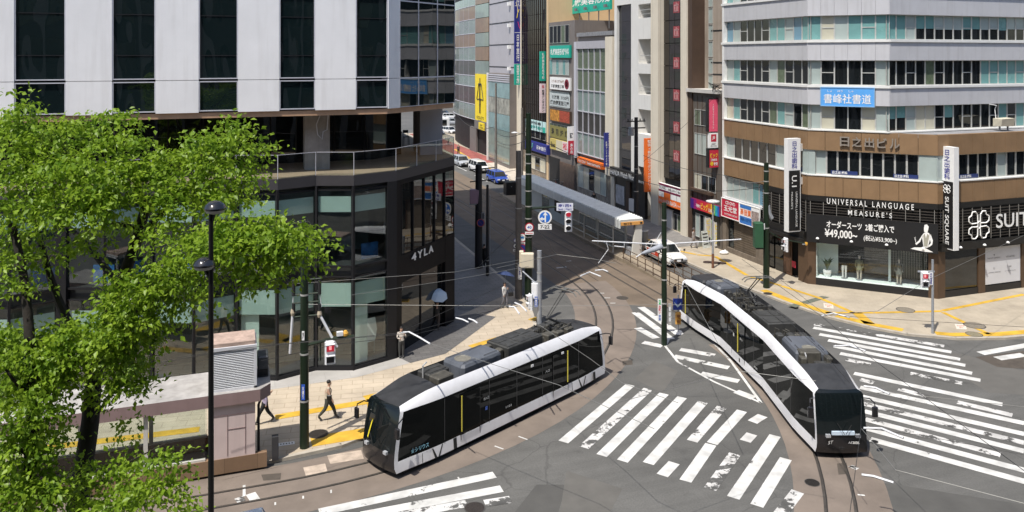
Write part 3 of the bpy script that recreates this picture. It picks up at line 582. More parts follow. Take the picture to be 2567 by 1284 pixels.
blade('blade_sign', 'tall white and black blade sign right of the corner, lower half with clover emblem', FB2, a[0], a[1], a[2], a[3], FB2.px(2365, 453)[1], .42, '日之出歯科', 0, low_sq, -1)
t = thing('shop_letters', 'white serif capitals on the black louvres of the corner', 'sign', FC.at(4, 4.9, .2))
for tx, x0, x1, yt, yb in (('U N I V E R S A L   L A N G U A G E', 2073, 2291, 497, 511), ("M E A S U R E ' S", 2126, 2236, 526, 539)):
    s0, s1, z0, z1 = FC.rect(x0, x1, yt, yb, 0., .2); mb = MB(); FC.text(mb, tx, s0, s1, z0, z1, .2, 0, .005); FC.text(mb, tx, s0, s1, z0, z1, .17, 0, .005); mb.build('lettering', M_LWH, t)
t = thing('shop_letters', 'white thin capitals beside a big clover emblem on the right louvres', 'sign', FR.at(8, 4.2, .2))
s0, s1, z0, z1 = FR.rect(2428, 2480, 530, 598, 0.5, .22); mb = MB(); clover(mb, FR, (s0+s1)/2, (z0+z1)/2, (z1-z0)/2, .22, .045); mb.build('emblem', M_LWH, t)
a0 = FR.px(2497, 530, .2)[0]; zz = FR.rect(2497, 2567, 537, 579, 0., .2); mb = MB(); FR.text(mb, 'SUIT SQUARE', a0, a0+9.2, zz[2], zz[3], .2, 0, .012); mb.build('lettering', M_LWH, t)
def tailor(t, F, s0, s1, z0, z1, d):
    mb = MB(); w_, h_ = s1-s0, z1-z0; P = lambda a, b: F.at(s0+w_*a, z0+h_*b, d+.015)
    for pts in ([(.80,.10),(.83,.16),(.90,.18),(.965,.05),(.9,.04)], [(.895,.18),(.925,.19),(.945,.55),(.935,.68),(.915,.72),(.895,.66),(.885,.5)], [(.90,.7),(.925,.72),(.932,.9),(.92,.97),(.902,.95),(.897,.82)], [(.885,.6),(.895,.66),(.87,.36),(.842,.24),(.835,.29),(.86,.4)], [(.945,.66),(.962,.45),(.957,.3),(.93,.2),(.93,.26),(.948,.36),(.938,.5)]):
        q = [P(*p) for p in pts]; mb.add(q, [tuple(range(len(q)))])
    mb.tube([P(.842,.28), P(.828,.5)], .012, 4); mb.tube([P(.84,.28), P(.836,.52)], .012, 4)
    mb.build('tailor_figure', M_LWH, t)
    mb = MB(); q = [F.at(s0+w_*a, z0+h_*b, d+.022) for a, b in [(.897,.22),(.922,.22),(.936,.6),(.922,.66),(.912,.5),(.903,.66),(.893,.58)]]; mb.add(q, [tuple(range(7))]); mb.build('tailor_vest', flat('vest_grey', (.35,.34,.28)), t)
psign('banner_sign', 'black price banner with white prices and a white tailor figure above the display window', FC, 2022, 2352, 536, 606, .32, .4, M_BLK, [('オーダースーツ  2着ご購入で', .16,.68,.57,.83, M_LWH, .02), ('¥49,000~', .145,.40,.20,.53, M_LWH, .02), ('(税込¥53,900~)', .45,.70,.20,.42, M_LWH, .01)], ref=0., extra=tailor)
psign('shop_sign', 'dark red record shop board with white characters over the shutters', FL, 1809.5, 1852.5, 496, 540, .1, .2, M_REDS, [('CD·DVD', .22,.78,.72,.9, M_LWH, .04), ('玉光堂', .12,.88,.32,.66, M_LWH, .06), ('GYOKKODO', .15,.9,.12,.22, M_LWH, .01)], ref=0., frame=M_LWH)
def blocks(t, F, s0, s1, z0, z1, d):
    mb = MB(); w_, h_ = s1-s0, z1-z0; F.box(mb, s0, s1, z0, z0+h_*.38, d, d+.012, 0); F.box(mb, s0+w_*.02, s0+w_*.6, z0+h_*.8, z1-.02, d, d+.012, 0); F.box(mb, s0+w_*.62, s1, z0+h_*.02, z0+h_*.8, d+.013, d+.02, 1); mb.build('colour_block', [flat('sign_blue', (.04,.17,.5)), mat('photo_blotch', (.30,.24,.22), .5, 0, .7, 9)], t)
psign('shop_sign', 'white and blue buying price board beside the dark red record shop board', FL, 1854.5, 1903, 510, 558, .1, .18, M_WHT, [('高価買', .03,.6,.44,.78, mat('letter_orange', (.8,.16,.02), .5,0,0), .06), ('取扱い1点でも', .05,.6,.14,.32, M_LWH, .02)], ref=0., frame=M_LWH, extra=blocks)
# spotlights over the display window
def spot(F, s, z, lab, d=.34):
    t = thing('spotlight', lab, 'spotlight', F.at(s, z, d), group='spotlights under the black fascia'); mb = MB(); mb.tube([F.at(s, z+.12, d-.05), F.at(s, z+.05, d+.1), F.at(s, z, d+.2)], .02, 6); mb.build('arm', M_BLK, t)
    mb = MB(); mb.lathe([(.05,.05),(.1,.0),(.11,-.05),(.06,-.07)], F.at(s, z, d+.25), 10); mb.build('lamp_head', M_WHT, t)
for k, lab in enumerate(('leftmost of the white spotlights above the corner display window','second white spotlight from the left above the corner display window','third white spotlight above the corner display window, right of its middle','fourth white spotlight above the corner display window, near the blade sign')): spot(FC, .7+2.15*k, 3.5, lab)
for k, lab in enumerate(('white spotlight under the tall clover blade sign','white spotlight above the left edge of the pale poster window','white spotlight above the right part of the pale poster window')): spot(FR, 1.3+2.1*k, 3.55, lab)
# floodlight box on the setback roof
p = G(2512, 327, 10.85); t = local('loudspeaker_box', 'cream slanted floodlight box on the ledge above the brown belt', 'floodlight', (p.x, 40.6, 10.83), R(-10))
mb = MB(); mb.add([(-.5,-.35,.35),(.5,-.35,.35),(.5,.4,.3),(-.5,.4,.3),(-.55,-.5,.85),(.45,-.5,.9),(.5,.4,.9),(-.5,.4,.85)], [(0,3,2,1),(4,5,6,7),(0,1,5,4),(1,2,6,5),(2,3,7,6),(3,0,4,7)]); mb.build('housing', mat('cream_metal', (.6,.56,.44), .5, 0, .1, 3), t)
mb = MB(); mb.box((-.35,-.05,0),(-.28,.05,.4)); mb.box((.28,-.05,0),(.35,.05,.4)); mb.build('stand', M_GREYR, t)
mb = MB(); mb.tube([(-.3,.3,.4),(-.35,.4,1.5),(-.3,.3,1.75),(-.9,.25,1.85)], .025, 6); mb.build('lamp_arm', M_WHT, t)
# ------------------------------------------------------------------ curved glass corner building on the left
cb = thing('glass_corner_building', 'white panelled tower with dark strip windows above a black glass podium', 'building', (2,52,.12))
M_TOW = mat('tower_white_panel', (.79,.785,.79), .5, 0, .05, .5, dirt=.15); M_FRAME = mat('black_frame', (.012,.012,.014), .5, 0, .1, 2, spec=.3); M_SOF = mat('timber_soffit', (.42,.26,.16), .6, 0, .15, 2)
M_TGL = mirror_glass('tower_glass', (.006,.012,.013), .16, .7, .015, .9); M_JOINT = mat('panel_joint', (.10,.10,.11), .7, 0, 0); M_LFR = mat('light_frame', (.55,.55,.60), .45, .2, .05, 2)
FT = Face((-16,41.36), (1,0)); TZ0 = 13.26; TH = 62.0
edges = [(-16,41.36),(7.6,41.36),(8.29,41.87),(12.22,45.13),(12.22,72),(-16,72)]
FX = Face((7.6,41.36), (.71,.52)); FG = Face((8.29,41.87), (3.93,3.26)); LG = math.hypot(3.93,3.26)
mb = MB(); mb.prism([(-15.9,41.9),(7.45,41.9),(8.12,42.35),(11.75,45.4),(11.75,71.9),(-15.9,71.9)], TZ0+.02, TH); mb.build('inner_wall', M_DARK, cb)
wins = [(-14.0,-11.95),(-9.5,-7.43),(-5.49,-3.62),(-1.69,.11),(2.09,3.84),(5.9,7.57)]
mb = MB(); prev = -16.0
ZJ = 14.845
for a, b in wins + [(7.6,7.6)]:
    if a - prev > .05:
        for z0, z1 in ((TZ0, ZJ-.012), (ZJ+.012, 19.2), (19.224, 23.6), (23.624, TH)): FT.box(mb, prev+16+.004, a+16-.004, z0, z1, -.5, 0)
    prev = b
for z0, z1 in ((TZ0, ZJ-.012), (ZJ+.012, 19.2), (19.224, TH)): FX.box(mb, .004, .855, z0, z1, -.5, 0)
mb.build('tower_wall', M_TOW, cb)
for a, b in wins:
    for z0, z1 in ((TZ0+.06, ZJ-.05), (ZJ+.05, 19.15), (19.25, 23.5)):
        m2 = MB(); s0, s1 = a+16, b+16; fr = .05
        FT.box(m2, s0, s1, z0, z0+fr, -.3, -.02); FT.box(m2, s0, s1, z1-fr, z1, -.3, -.02); FT.box(m2, s0, s0+fr, z0+fr, z1-fr, -.3, -.02); FT.box(m2, s1-fr, s1, z0+fr, z1-fr, -.3, -.02)
        zt = [z for z in (16.05, 18.0) if z0 < z < z1]
        for z in zt: FT.box(m2, s0+fr, s1-fr, z-.02, z+.02, -.14, -.09, 2)
        m2.add([FT.at(s0+fr, z0+fr, -.12), FT.at(s1-fr, z0+fr, -.12), FT.at(s1-fr, z1-fr, -.12), FT.at(s0+fr, z1-fr, -.12)], [(0,1,2,3)], 1)
        m2.build('window', [M_LFR, M_TGL, M_FRAME], cb)
for i, (a, b) in enumerate(((0,1.63),(1.63,3.38),(3.38,LG))):
    for z0, z1 in ((TZ0+.02, ZJ), (ZJ, 19.0), (19.0, 23.5), (23.5, TH)):
        m2 = MB(); fr = .035; FG.box(m2, a, b, z0, z0+fr, -.2, .02); FG.box(m2, a, b, z1-fr, z1, -.2, .02); FG.box(m2, a, a+fr, z0+fr, z1-fr, -.2, .02); FG.box(m2, b-fr, b, z0+fr, z1-fr, -.2, .02)
        m2.add([FG.at(a+fr, z0+fr, 0), FG.at(b-fr, z0+fr, 0), FG.at(b-fr, z1-fr, 0), FG.at(a+fr, z1-fr, 0)], [(0,1,2,3)], 1); m2.build('window', [M_LFR, mirror_glass('corner_glass', (.008,.013,.014), .07, .5, .012, 1.0) if 'corner_glass' not in MATS else MATS['corner_glass']], cb)
mb = MB(); mb.prism([(11.75,45.45),(12.21,45.16),(12.21,72),(11.75,72)], TZ0, TH); mb.build('side_wall', MATS['corner_glass'], cb)
mb = MB(); mb.prism([(-15.95,41.46),(7.55,41.46),(8.22,41.98),(12.15,45.23),(12.15,71.8),(-15.95,71.8)], TZ0-.28, TZ0-.01); mb.build('soffit', M_SOF, cb)
# terrace level
zig = [(-16,40.9)]
for k in range(-9, 3):                        # saw-tooth front, bays about 1.9 m
    u = 1.9*k + .05 + 1.9; zig.append((u, 40.32 if k % 2 == 0 else 40.98))
zig = [p for p in zig if p[0] < 5.0] + [(5.65,40.36),(8.0,41.25),(12.42,45.95)]
slab = zig + [(12.42,80),(-16,80)]
mb = MB(); mb.prism([(p[0], p[1]+.0) for p in slab], 9.46, 9.98); mb.build('terrace_slab', mat('slab_edge_black', (.045,.042,.046), .5, .1, .1, 2), cb)
M_DECK = grid_mat('terrace_deck', (.25,.195,.135), (.29,.225,.155), 2.4, .14, .012, .5, var=.15)
mb = MB(); mb.prism([(p[0]*.995, p[1]+.06) for p in slab], 9.98, 10.0); mb.build('terrace_floor', M_DECK, cb)
M_RAILG = clear_glass('railing_glass', (.90,.93,.92), 1.45, .01)
for i in range(len(zig)-1):
    a, b = Vector((*zig[i], 0)), Vector((*zig[i+1], 0)); L_ = (b-a).length; n = 1 if L_ < 3 else 3
    F = Face(a, b-a)
    for k in range(n):
        mb = MB(); F.box(mb, L_*k/n+.02, L_*(k+1)/n-.02, 9.85, 11.15, -.06, -.04); p = mb.build('railing_panel', M_RAILG, cb)
        mb = MB(); F.box(mb, L_*k/n+.02, L_*(k+1)/n-.02, 11.15, 11.17, -.065, -.035); F.box(mb, L_*(k+1)/n-.02, L_*(k+1)/n+.005, 9.7, 11.17, -.06, -.03); mb.build('rail_cap', M_LFR, p)
F = Face((12.42,45.95), (0,1))
for k in range(5):
    mb = MB(); F.box(mb, 2.2*k+.02, 2.2*(k+1)-.02, 9.85, 11.15, -.06, -.04); p = mb.build('railing_panel', M_RAILG, cb)
    mb = MB(); F.box(mb, 2.2*k+.02, 2.2*(k+1)-.02, 11.15, 11.17, -.065, -.035); mb.build('rail_cap', M_LFR, p)
mb = MB(); FQ = Face((-16,46.2), (1,0))
FQ.box(mb, 0, 23.6, 10.0, 12.95, -.3, 0); mb.prism([(7.6,46.2),(9.6,48.0),(9.6,76),(7.6,76)], 10.0, 12.95); mb.build('recessed_glazing', M_GLD, cb)
for k in range(14): mb = MB(); FQ.box(mb, .3+1.75*k, .38+1.75*k, 10.0, 12.95, 0, .06); mb.build('mullion', M_FRAME, cb)
M_CONC = mat('board_marked_concrete', (.30,.285,.27), .8, 0, .2, 1.5, dirt=.3)
mb = MB(); mb.box((3.45,43.0,10.0),(4.75,44.0,12.95)); mb.build('column', M_CONC, cb)
mb = MB(); mb.box((10.6,47.2,10.0),(12.0,49.2,12.95)); mb.build('column', mat('pale_column', (.42,.41,.43), .6, 0, .06, 1), cb)
mb = MB(); mb.tube([(4.25,42.97,12.9),(4.05,42.97,12.4),(4.12,42.97,11.85),(4.35,42.97,11.6),(4.4,42.97,12.0),(4.6,42.97,12.1),(4.66,42.97,12.9)], .03, 6); mb.build('column_relief', M_LFR, cb)
# podium storeys
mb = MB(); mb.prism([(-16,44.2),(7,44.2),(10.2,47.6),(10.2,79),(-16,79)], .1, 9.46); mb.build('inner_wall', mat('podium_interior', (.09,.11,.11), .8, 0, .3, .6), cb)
mb = MB(); ins = [(p[0], p[1]+.32) for p in zig[:-2]] + [(7.9,41.45),(12.2,46.0)]
mb.prism(ins + [(12.2,79),(-16,79)], 4.85, 5.35); mb.prism(ins + [(12.2,79),(-16,79)], 9.2, 9.45); mb.build('floor_slab', mat('floor_edge', (.03,.03,.032), .6, 0, .1, 2), cb)
M_SGL = clear_glass('podium_glass', (.93,.98,.965), 1.75, .03); M_BLD = mat('podium_blind', (.40,.50,.465), .6, 0, .08, .5); M_WPAN = mat('podium_white_panel', (.50,.58,.55), .6, 0, .05, 1)
rk = random.Random(3)
for i in range(len(zig)-1):
    a, b = Vector((*zig[i], 0)), Vector((*zig[i+1], 0)); L_ = (b-a).length; F = Face(a, b-a)
    if L_ > 3: continue
    last = i == len(zig)-3; right = L_ - (.55 if last else .05)
    for z0, z1 in ((.35,4.8),(5.4,9.2)):
        mb = MB(); F.box(mb, .06, right, z0, z1, -.1, -.08); p = mb.build('shop_window', M_SGL, cb)
        mb = MB(); F.box(mb, .06, right, z0-.1, z0, -.16, -.04); F.box(mb, .06, right, z1, z1+.06, -.16, -.04); mb.build('frame', M_FRAME, p)
    mb = MB()
    hi = 4.5 if a.x > -1 else 4.3
    F.box(mb, .08, right-.03, 3.3, hi, -.19, -.17, 0); F.box(mb, .08, right-.03, 8.1, 8.9, -.19, -.17, 0)
    if rk.random() < .6 or last: F.box(mb, .1, right*.5, .3, 3.3, -.4, -.36, 1)
    if rk.random() < .5: F.box(mb, right*.5, right, 5.4, 6.2, -1.0, -.95, 2)
    mb.build('blind', [M_BLD, M_WPAN, mat('blue_tarp', (.02,.12,.32), .35, 0, .5, 2)], cb)
    mb = MB(); F.box(mb, -.055, .055, .1, 9.46, -.2, .03)
    if last: F.box(mb, L_-.55, L_, .1, 9.46, -.3, .02)
    if abs(a.x+7.5) < 1: F.box(mb, -.25, .25, .1, 9.46, -.3, .05)
    mb.build('mullion', M_FRAME, cb)
mb = MB(); mb.prism([(p[0], p[1]-.02) for p in zig[:-1]] + [(8.0,42.2),(-16,42.2)], .1, .3); mb.build('plinth', M_FRAME, cb)
# chamfer with the entrance
FE = Face((8.0,41.25), (4.42,4.70)); LE = math.hypot(4.42,4.70)
mb = MB(); FE.box(mb, 0, LE, 3.95, 5.4, -.35, 0); FE.box(mb, 0, .5, .1, 9.46, -.35, .01); FE.box(mb, LE-1.15, LE, .1, 5.4, -.4, .01); FE.box(mb, 0, LE, 9.2, 9.46, -.3, 0); mb.build('entrance_surround', mat('entrance_black', (.006,.006,.008), .5, 0, .1, 2, spec=.15), cb)
M_CGL = mirror_glass('entrance_glass', (.008,.010,.011), .08, .6, .02, .8)
for k in range(5):
    q = (LE-.5)/5; mb = MB(); FE.box(mb, .5+q*k+.03, .5+q*(k+1)-.03, 5.42, 9.2, -.1, -.06); mb.build('shop_window', M_CGL, cb)
    mb = MB(); FE.box(mb, .5+q*k-.03, .5+q*k+.03, 5.4, 9.2, -.12, .03); mb.build('mullion', M_FRAME, cb)
for k in range(2):
    q = (LE-1.65)/2; mb = MB(); FE.box(mb, .52+q*k, .48+q*(k+1), .12, 3.95, -.3, -.26); d_ = mb.build('entrance_door', M_CGL, cb)
    mb = MB(); FE.box(mb, .48+q*(k+1)-.03, .48+q*(k+1)+.03, .12, 3.95, -.28, -.2); mb.build('frame', M_FRAME, d_)
mb = MB(); mb.prism([(12.0,46.2),(12.42,45.98),(12.42,78),(12.0,78)], .1, 9.46); mb.build('side_wall', MATS['entrance_black'], cb)
t = thing('shop_letters', 'white stylised capitals over the black corner entrance', 'sign', FE.at(2.5, 4.1, .06)); s0, s1, z0, z1 = FE.rect(1032, 1086, 637, 656, 0, .05); mb = MB()
for tx, a, b in (('4', 0, .2), ('Y', .27,.48), ('L', .56,.72), ('A', .78,1)):
    for d in (.04,.07): FE.text(mb, tx, s0+(s1-s0)*a, s0+(s1-s0)*b, z0, z1, d, 0, .05)
mb.build('lettering', M_LWH, t)
t = thing('shop_letters', 'white letters on the podium seen through the tree', 'sign', (-7.2,40.2,4.9)); mb = MB(); add_text(mb, 'TER', (-5.0,40.2,4.75), (1,0,0), (0,0,1), 1.1, .42, 0, .04); mb.build('lettering', M_LWH, t)
mb = MB(); mb.add([], []) 
# white hexagonal notice board inside the corner window
t = thing('notice_board', 'white hexagonal board on two legs behind the corner shop window', 'notice board', (6.75,41.9,.35)); F = Face((6.4,41.55), (.9,.35)); mb = MB()
q = [F.at(*p, 0) for p in [(.12,1.0),(.6,1.0),(.72,1.6),(.6,2.25),(.12,2.25),(0,1.6)]]; mb.add(q + [p - F.n*.03 for p in q], [(0,1,2,3,4,5),(11,10,9,8,7,6)]); mb.build('panel', mat('board_white', (.75,.8,.8), .5, 0, .04, 2), t)
mb = MB(); F.box(mb, .15, .18, .35, 1.0, -.03, 0); F.box(mb, .54, .57, .35, 1.0, -.03, 0); mb.build('leg', M_ALU, t)
# terrace furniture far right
def bar_table(x, y, lab, g='dark bar tables on the terrace'):
    t = thing('bar_table', lab, 'table', (x,y,10.0), group=g); mb = MB(); mb.box((x-.4,y-.4,10.98),(x+.4,y+.4,11.03)); mb.build('tabletop', mat('dark_wood', (.08,.05,.035), .5, 0, .2, 3), t); mb = MB(); mb.cyl((x,y,10),.04,.98,8); mb.cyl((x,y,10),.25,.03,12); mb.build('leg', M_FRAME, t)
def stool(x, y, lab):
    t = thing('bar_stool', lab, 'stool', (x,y,10.0), group='dark bar stools on the terrace'); mb = MB(); mb.box((x-.18,y-.18,10.7),(x+.18,y+.18,10.75)); mb.build('seat', M_FRAME, t)
    for dx in (-.16,.16):
        for dy in (-.16,.16): mb = MB(); mb.tube([(x+dx*1.2,y+dy*1.2,10),(x+dx,y+dy,10.72)], .018, 6); mb.build('leg', M_FRAME, t)
    mb = MB(); mb.box((x-.18,y+.16,10.95),(x+.18,y+.19,11.15)); mb.tube([(x-.16,y+.17,10.72),(x-.16,y+.17,11.1)], .015, 6); mb.tube([(x+.16,y+.17,10.72),(x+.16,y+.17,11.1)], .015, 6); mb.build('backrest', M_FRAME, t)
bar_table(10.0,52.0,'dark bar table on the terrace beside the pale column'); bar_table(9.0,50.5,'dark bar table on the terrace deeper in shade than the other')
for x, y, l in ((10.6,51.4,'dark bar stool between the nearer terrace table and the pale column'),(9.5,51.3,'dark bar stool between the two terrace tables'),(8.3,50.2,'dark bar stool at the far shaded side of the terrace')): stool(x, y, l)
# glass wall beyond the terrace is open: the street shows between the recessed glazing and the pale column
# ------------------------------------------------------------------ buildings along the far side of the street
FS = Face((37.7,140), (0,-1))
sx = lambda x: FS.px(x, 142)[0]
zx = lambda x, y: FS.px(x, y)[1]
def body(par, x0, x1, ytop, m, depth=14, d=0., z0=.1, name='wall', ref=0.5):
    s0, s1 = sx(x0), sx(x1); zt = zx(x0+(x1-x0)*ref, ytop) if ytop is not None else 34
    mb = MB(); FS.box(mb, s0, s1, z0, zt, d-depth, d); mb.build(name, m, par); return s0, s1, zt
def fbox(name, par, x0, x1, yt, yb, d0, d1, m, ref=0.5):
    s0, s1, z0, z1 = FS.rect(x0, x1, yt, yb, ref, 0); mb = MB(); FS.box(mb, s0, s1, z0, z1, d0, d1); return mb.build(name, m, par)
def gridwin(par, x0, x1, yt, yb, d, nx, codes, ref=.5, nz=1, name='window', fr=.04):
    s0, s1, z0, z1 = FS.rect(x0, x1, yt, yb, ref, 0); q = (s1-s0)/nx; h = (z1-z0)/nz; i = 0
    for k in range(nz):
        for j in range(nx): window(FS, par, s0+q*j, s0+q*(j+1), z0+h*k, z0+h*(k+1), d, codes[i % len(codes)], fr, name=name); i += 1
M_GB = mat('grey_brown_panel', (.115,.098,.082), .65, 0, .15, .7, dirt=.3); M_CREAM = mat('cream_tile', (.66,.60,.49), .55, 0, .06, .8, dirt=.12); M_DBR = mat('dark_brown_wall', (.07,.042,.028), .6, 0, .15, 1)
M_WWALL = mat('white_render', (.70,.69,.66), .6, 0, .05, .6, dirt=.15); M_CONC2 = mat('weathered_concrete', (.34,.285,.235), .8, 0, .15, .5, dirt=.45); M_TAN = mat('tan_wall', (.60,.44,.26), .7, 0, .06, .5, dirt=.1); M_GREYP = mat('grey_metal_panel', (.42,.41,.44), .5, .1, .06, .6, dirt=.15); M_GREYB = mat('grey_taupe_wall', (.17,.15,.14), .65, 0, .12, .8, dirt=.25)
M_BLG = mirror_glass('brown_black_glass', (.012,.009,.008), .1, .7); M_PGL = mat('pale_street_glass', (.20,.26,.24), .15, 0, .15, .5, coat=.6); M_DKST = mat('dark_storefront', (.03,.028,.026), .4, 0, .5, 2)
M_TEALG = mat('teal_street_glass', (.22,.34,.35), .15, 0, .2, .5, coat=.7)
# 1 low brown building with the rainbow shop
b = thing('brown_shop_building', 'low brown two storey building with a rainbow shop fascia beside the grey office block', 'building', FS.at(sx(1770), .1, 0))
s0, s1, zt = body(b, 1733, 1809, 232, M_GB, 8); fbox('roof', b, 1728, 1806, 224, 233, -8.1, .35, mat('pale_roof', (.55,.53,.5), .6, 0, .15, 1))
gridwin(b, 1742, 1772, 275, 315, .0, 2, 'gd'); gridwin(b, 1742, 1772, 335, 388, .0, 2, 'pp'); gridwin(b, 1742, 1795, 440, 478, .0, 3, 'cdd')
fbox('window_ledge', b, 1736, 1790, 476, 483, 0, .35, M_DBR); fbox('shopfront', b, 1737, 1805, 527, 603, -.2, .04, M_DKST)
mb = MB()
for k in range(7): s = s0+.25+k*.72; FS.box(mb, s, s+.05, 2.9, zt-.3, 0, .03)
mb.build('panel_rib', M_DBR, b)
gridwin(b, 1746, 1790, 540, 600, .06, 4, 'pdpd')
def rainbow(t, F, s0, s1, z0, z1, d):
    cs = [(.05,.01,.18),(.25,.01,.15),(.45,.015,.06),(.55,.02,.05),(.55,.03,.04),(.6,.12,.02),(.75,.45,.03),(.15,.40,.08),(.02,.35,.45),(.03,.10,.45)]; ws = [.12,.1,.14,.14,.12,.1,.08,.07,.07,.06]; a = 0; mb = MB()
    for i, q in enumerate(ws): F.box(mb, s0+(s1-s0)*a, s0+(s1-s0)*(a+q), z0, z1, d-.002, d+.006, i); a += q
    mb.build('colour_band', [flat('rainbow_%d' % i, c) for i, c in enumerate(cs)], t)
psign('shop_sign', 'purple to rainbow shop fascia with yellow characters under the brown building', FS, 1731, 1803, 496, 520, .05, .35, M_MAR, [('ビッグ', .38,.62,.15,.85, M_LYE, .06), ('不動産の', .20,.36,.2,.6, M_LWH, .02), ('三越前店', .64,.84,.15,.5, M_LWH, .02)], ref=.0, extra=rainbow)
FV = lambda x, y, v: None
def vsign(name, label, x0, x1, yt, yb, dv, mp, texts=(), extra=None, th=.25, group=None):   # board standing out from the wall, facing down the street
    v = 140 - sx(x1) + dv; F = Face((0, v), (1, 0)); s0, s1 = F.px(x0, 142)[0], F.px(x1, 142)[0]; z0, z1 = F.px((x0+x1)/2, yb)[1], F.px((x0+x1)/2, yt)[1]
    return sign(name, label, F, s0, s1, z0, z1, -th, 0, mp, texts, group=group, extra=extra)
def cap_dark(t, F, s0, s1, z0, z1, d):
    mb = MB(); F.box(mb, s0-.12, s0, z0, z1+.1, d-.3, d+.02); F.box(mb, s0, s1, z1, z1+.1, d-.3, d+.02); mb.build('frame', M_BLK, t)
vsign('blade_sign', 'pink vertical board with thin white script, topmost of the stacked boards', 1777, 1799, 249, 330, 0, M_PINK, [('\n'.join('la belle coiffure'.replace(' ','')), .42,.58,.1,.85, M_LWH)], cap_dark)
vsign('blade_sign', 'white board with a red square monogram, middle of the stacked boards', 1778, 1800, 334, 371, 0, M_WHT, [('JB', .35,.65,.55,.8, M_LWH, .02), ('JIMMY\nBROWN', .15,.85,.08,.32, mat('letter_grey2', (.3,.3,.3), .5,0,0))], lambda t, F, s0, s1, z0, z1, d: (lambda mb: (F.box(mb, s0+(s1-s0)*.2, s0+(s1-s0)*.8, z0+(z1-z0)*.42, z0+(z1-z0)*.92, d-.001, d+.006), mb.build('red_square', M_REDS, t)))(MB()))
vsign('blade_sign', 'red board with yellow and white characters, lowest of the stacked boards', 1778, 1801, 375, 420, 0, M_REDS, [('ビック', .1,.9,.55,.8, M_LYE, .05), ('三越前店', .15,.85,.36,.5, M_LWH, .02), ('㊙', .1,.45,.1,.34, M_LYE, .03), ('格安', .5,.9,.1,.3, M_LWH, .02)], cap_dark)
# 2 weathered concrete block rising behind it
b = thing('concrete_building', 'weathered beige concrete block rising behind the low brown building', 'building', FS.at(sx(1770), .1, -2))
mb = MB(); FS.box(mb, sx(1735)-.0, sx(1808)-.02, .1, 33, -14, -1.2); mb.build('wall', M_CONC2, b)
mb = MB()
for y in (76, 157, 187): z = zx(1770, y); FS.box(mb, sx(1753), sx(1808), z-.05, z+.05, -1.22, -1.17)
mb.build('panel_joint', M_DARK, b)
for i in range(8): 
    z = 11.6+i*1.45; window(FS, b, sx(1742)+.3, sx(1752)+.35, z, z+1.38, -1.2, 'p', .06)
# 3 dark brown glass building between cream columns
b = thing('brown_glass_building', 'tall dark brown glass building framed by two cream columns', 'building', FS.at(sx(1685), .1, 0))
s0, s1 = sx(1641), sx(1727); mb = MB(); FS.box(mb, s0, s1, .1, 34, -14, -.5); mb.build('wall', M_DARK, b)
for xa, xb in ((1637,1656), (1712,1727)): mb = MB(); FS.box(mb, sx(xa), sx(xb), .1, 34, -1, .25); mb.build('column', grid_mat('cream_column_tile', (.66,.60,.49), (.69,.63,.52), 3.0, 1.05, .015, 0, var=.08) if 'cream_column_tile' not in MATS else MATS['cream_column_tile'], b)
mb = MB(); FS.box(mb, sx(1727), sx(1737), .1, 34, -3, .1); mb.build('side_wall', M_DBR, b)
zb = zx(1680, 452); sa, sb = sx(1656), sx(1712)
for r in range(10):
    for c in range(4):
        z0 = zb+.0+r*2.1; q = (sb-sa)/4
        if z0 < 24: mb = MB(); FS.box(mb, sa+q*c+.03, sa+q*(c+1)-.03, z0+.03, z0+2.07, -.4, -.34); mb.build('window', M_BLG, b)
M_ORN = mat('ornament_red', (.30,.05,.06), .5, 0, .2, 5)
for y in (18, 80, 158, 239, 320, 392):
    z = zx(1688, y); mb = MB(); q = .52; sc = sx(1688); FS.box(mb, sc-q, sc+q, z-q, z+q, -.34, -.31, 0)
    FS.box(mb, sc-q*.75, sc+q*.75, z+q*.25, z+q*.45, -.31, -.29, 1); FS.box(mb, sc-q*.1, sc+q*.1, z-q*.8, z+q*.8, -.31, -.29, 1); FS.box(mb, sc-q*.7, sc-q*.5, z-q*.7, z+q*.2, -.31, -.29, 1); FS.box(mb, sc+q*.4, sc+q*.6, z-q*.7, z+q*.6, -.31, -.29, 1); FS.box(mb, sc-q*.7, sc+q*.7, z-q*.75, z-q*.6, -.31, -.29, 1)
    mb.build('window_crest', [M_ORN, mat('ornament_pink', (.55,.30,.30), .5, 0, 0)], b)
fbox('shopfront', b, 1656, 1680, 525, 585, -.45, -.2, M_WWALL); fbox('shopfront', b, 1680, 1712, 535, 597, -.45, -.3, M_DKST); gridwin(b, 1683, 1711, 540, 595, -.28, 3, 'dgd')
fbox('step', b, 1656, 1713, 583, 594, -.3, .5, M_CREAM)
def tenant(t, F, s0, s1, z0, z1, d):
    mb = MB(); h = z1-z0; w_ = s1-s0
    for a in (.86,.40): F.box(mb, s0, s1, z0+h*a, z0+h*(a+.14), d-.001, d+.01, 0)
    F.box(mb, s0+w_*.24, s0+w_*.5, z0, z0+h*.38, d-.001, d+.012, 1)
    for k in range(1, 4): F.box(mb, s0+w_*k*.25-.015, s0+w_*k*.25+.015, z0, z0+h*.86, d, d+.014, 2)
    mb.build('tenant_panel', [M_MAR, M_ORG, M_BLK], t)
psign('shop_sign', 'white tenant directory board with maroon rows between the cream columns', FS, 1650, 1713, 457, 490, -.1, .2, M_WHT, [('CLINIC   SALON   BAR', .04,.96,.62,.76, M_LBK, .01)], ref=0., extra=tenant)
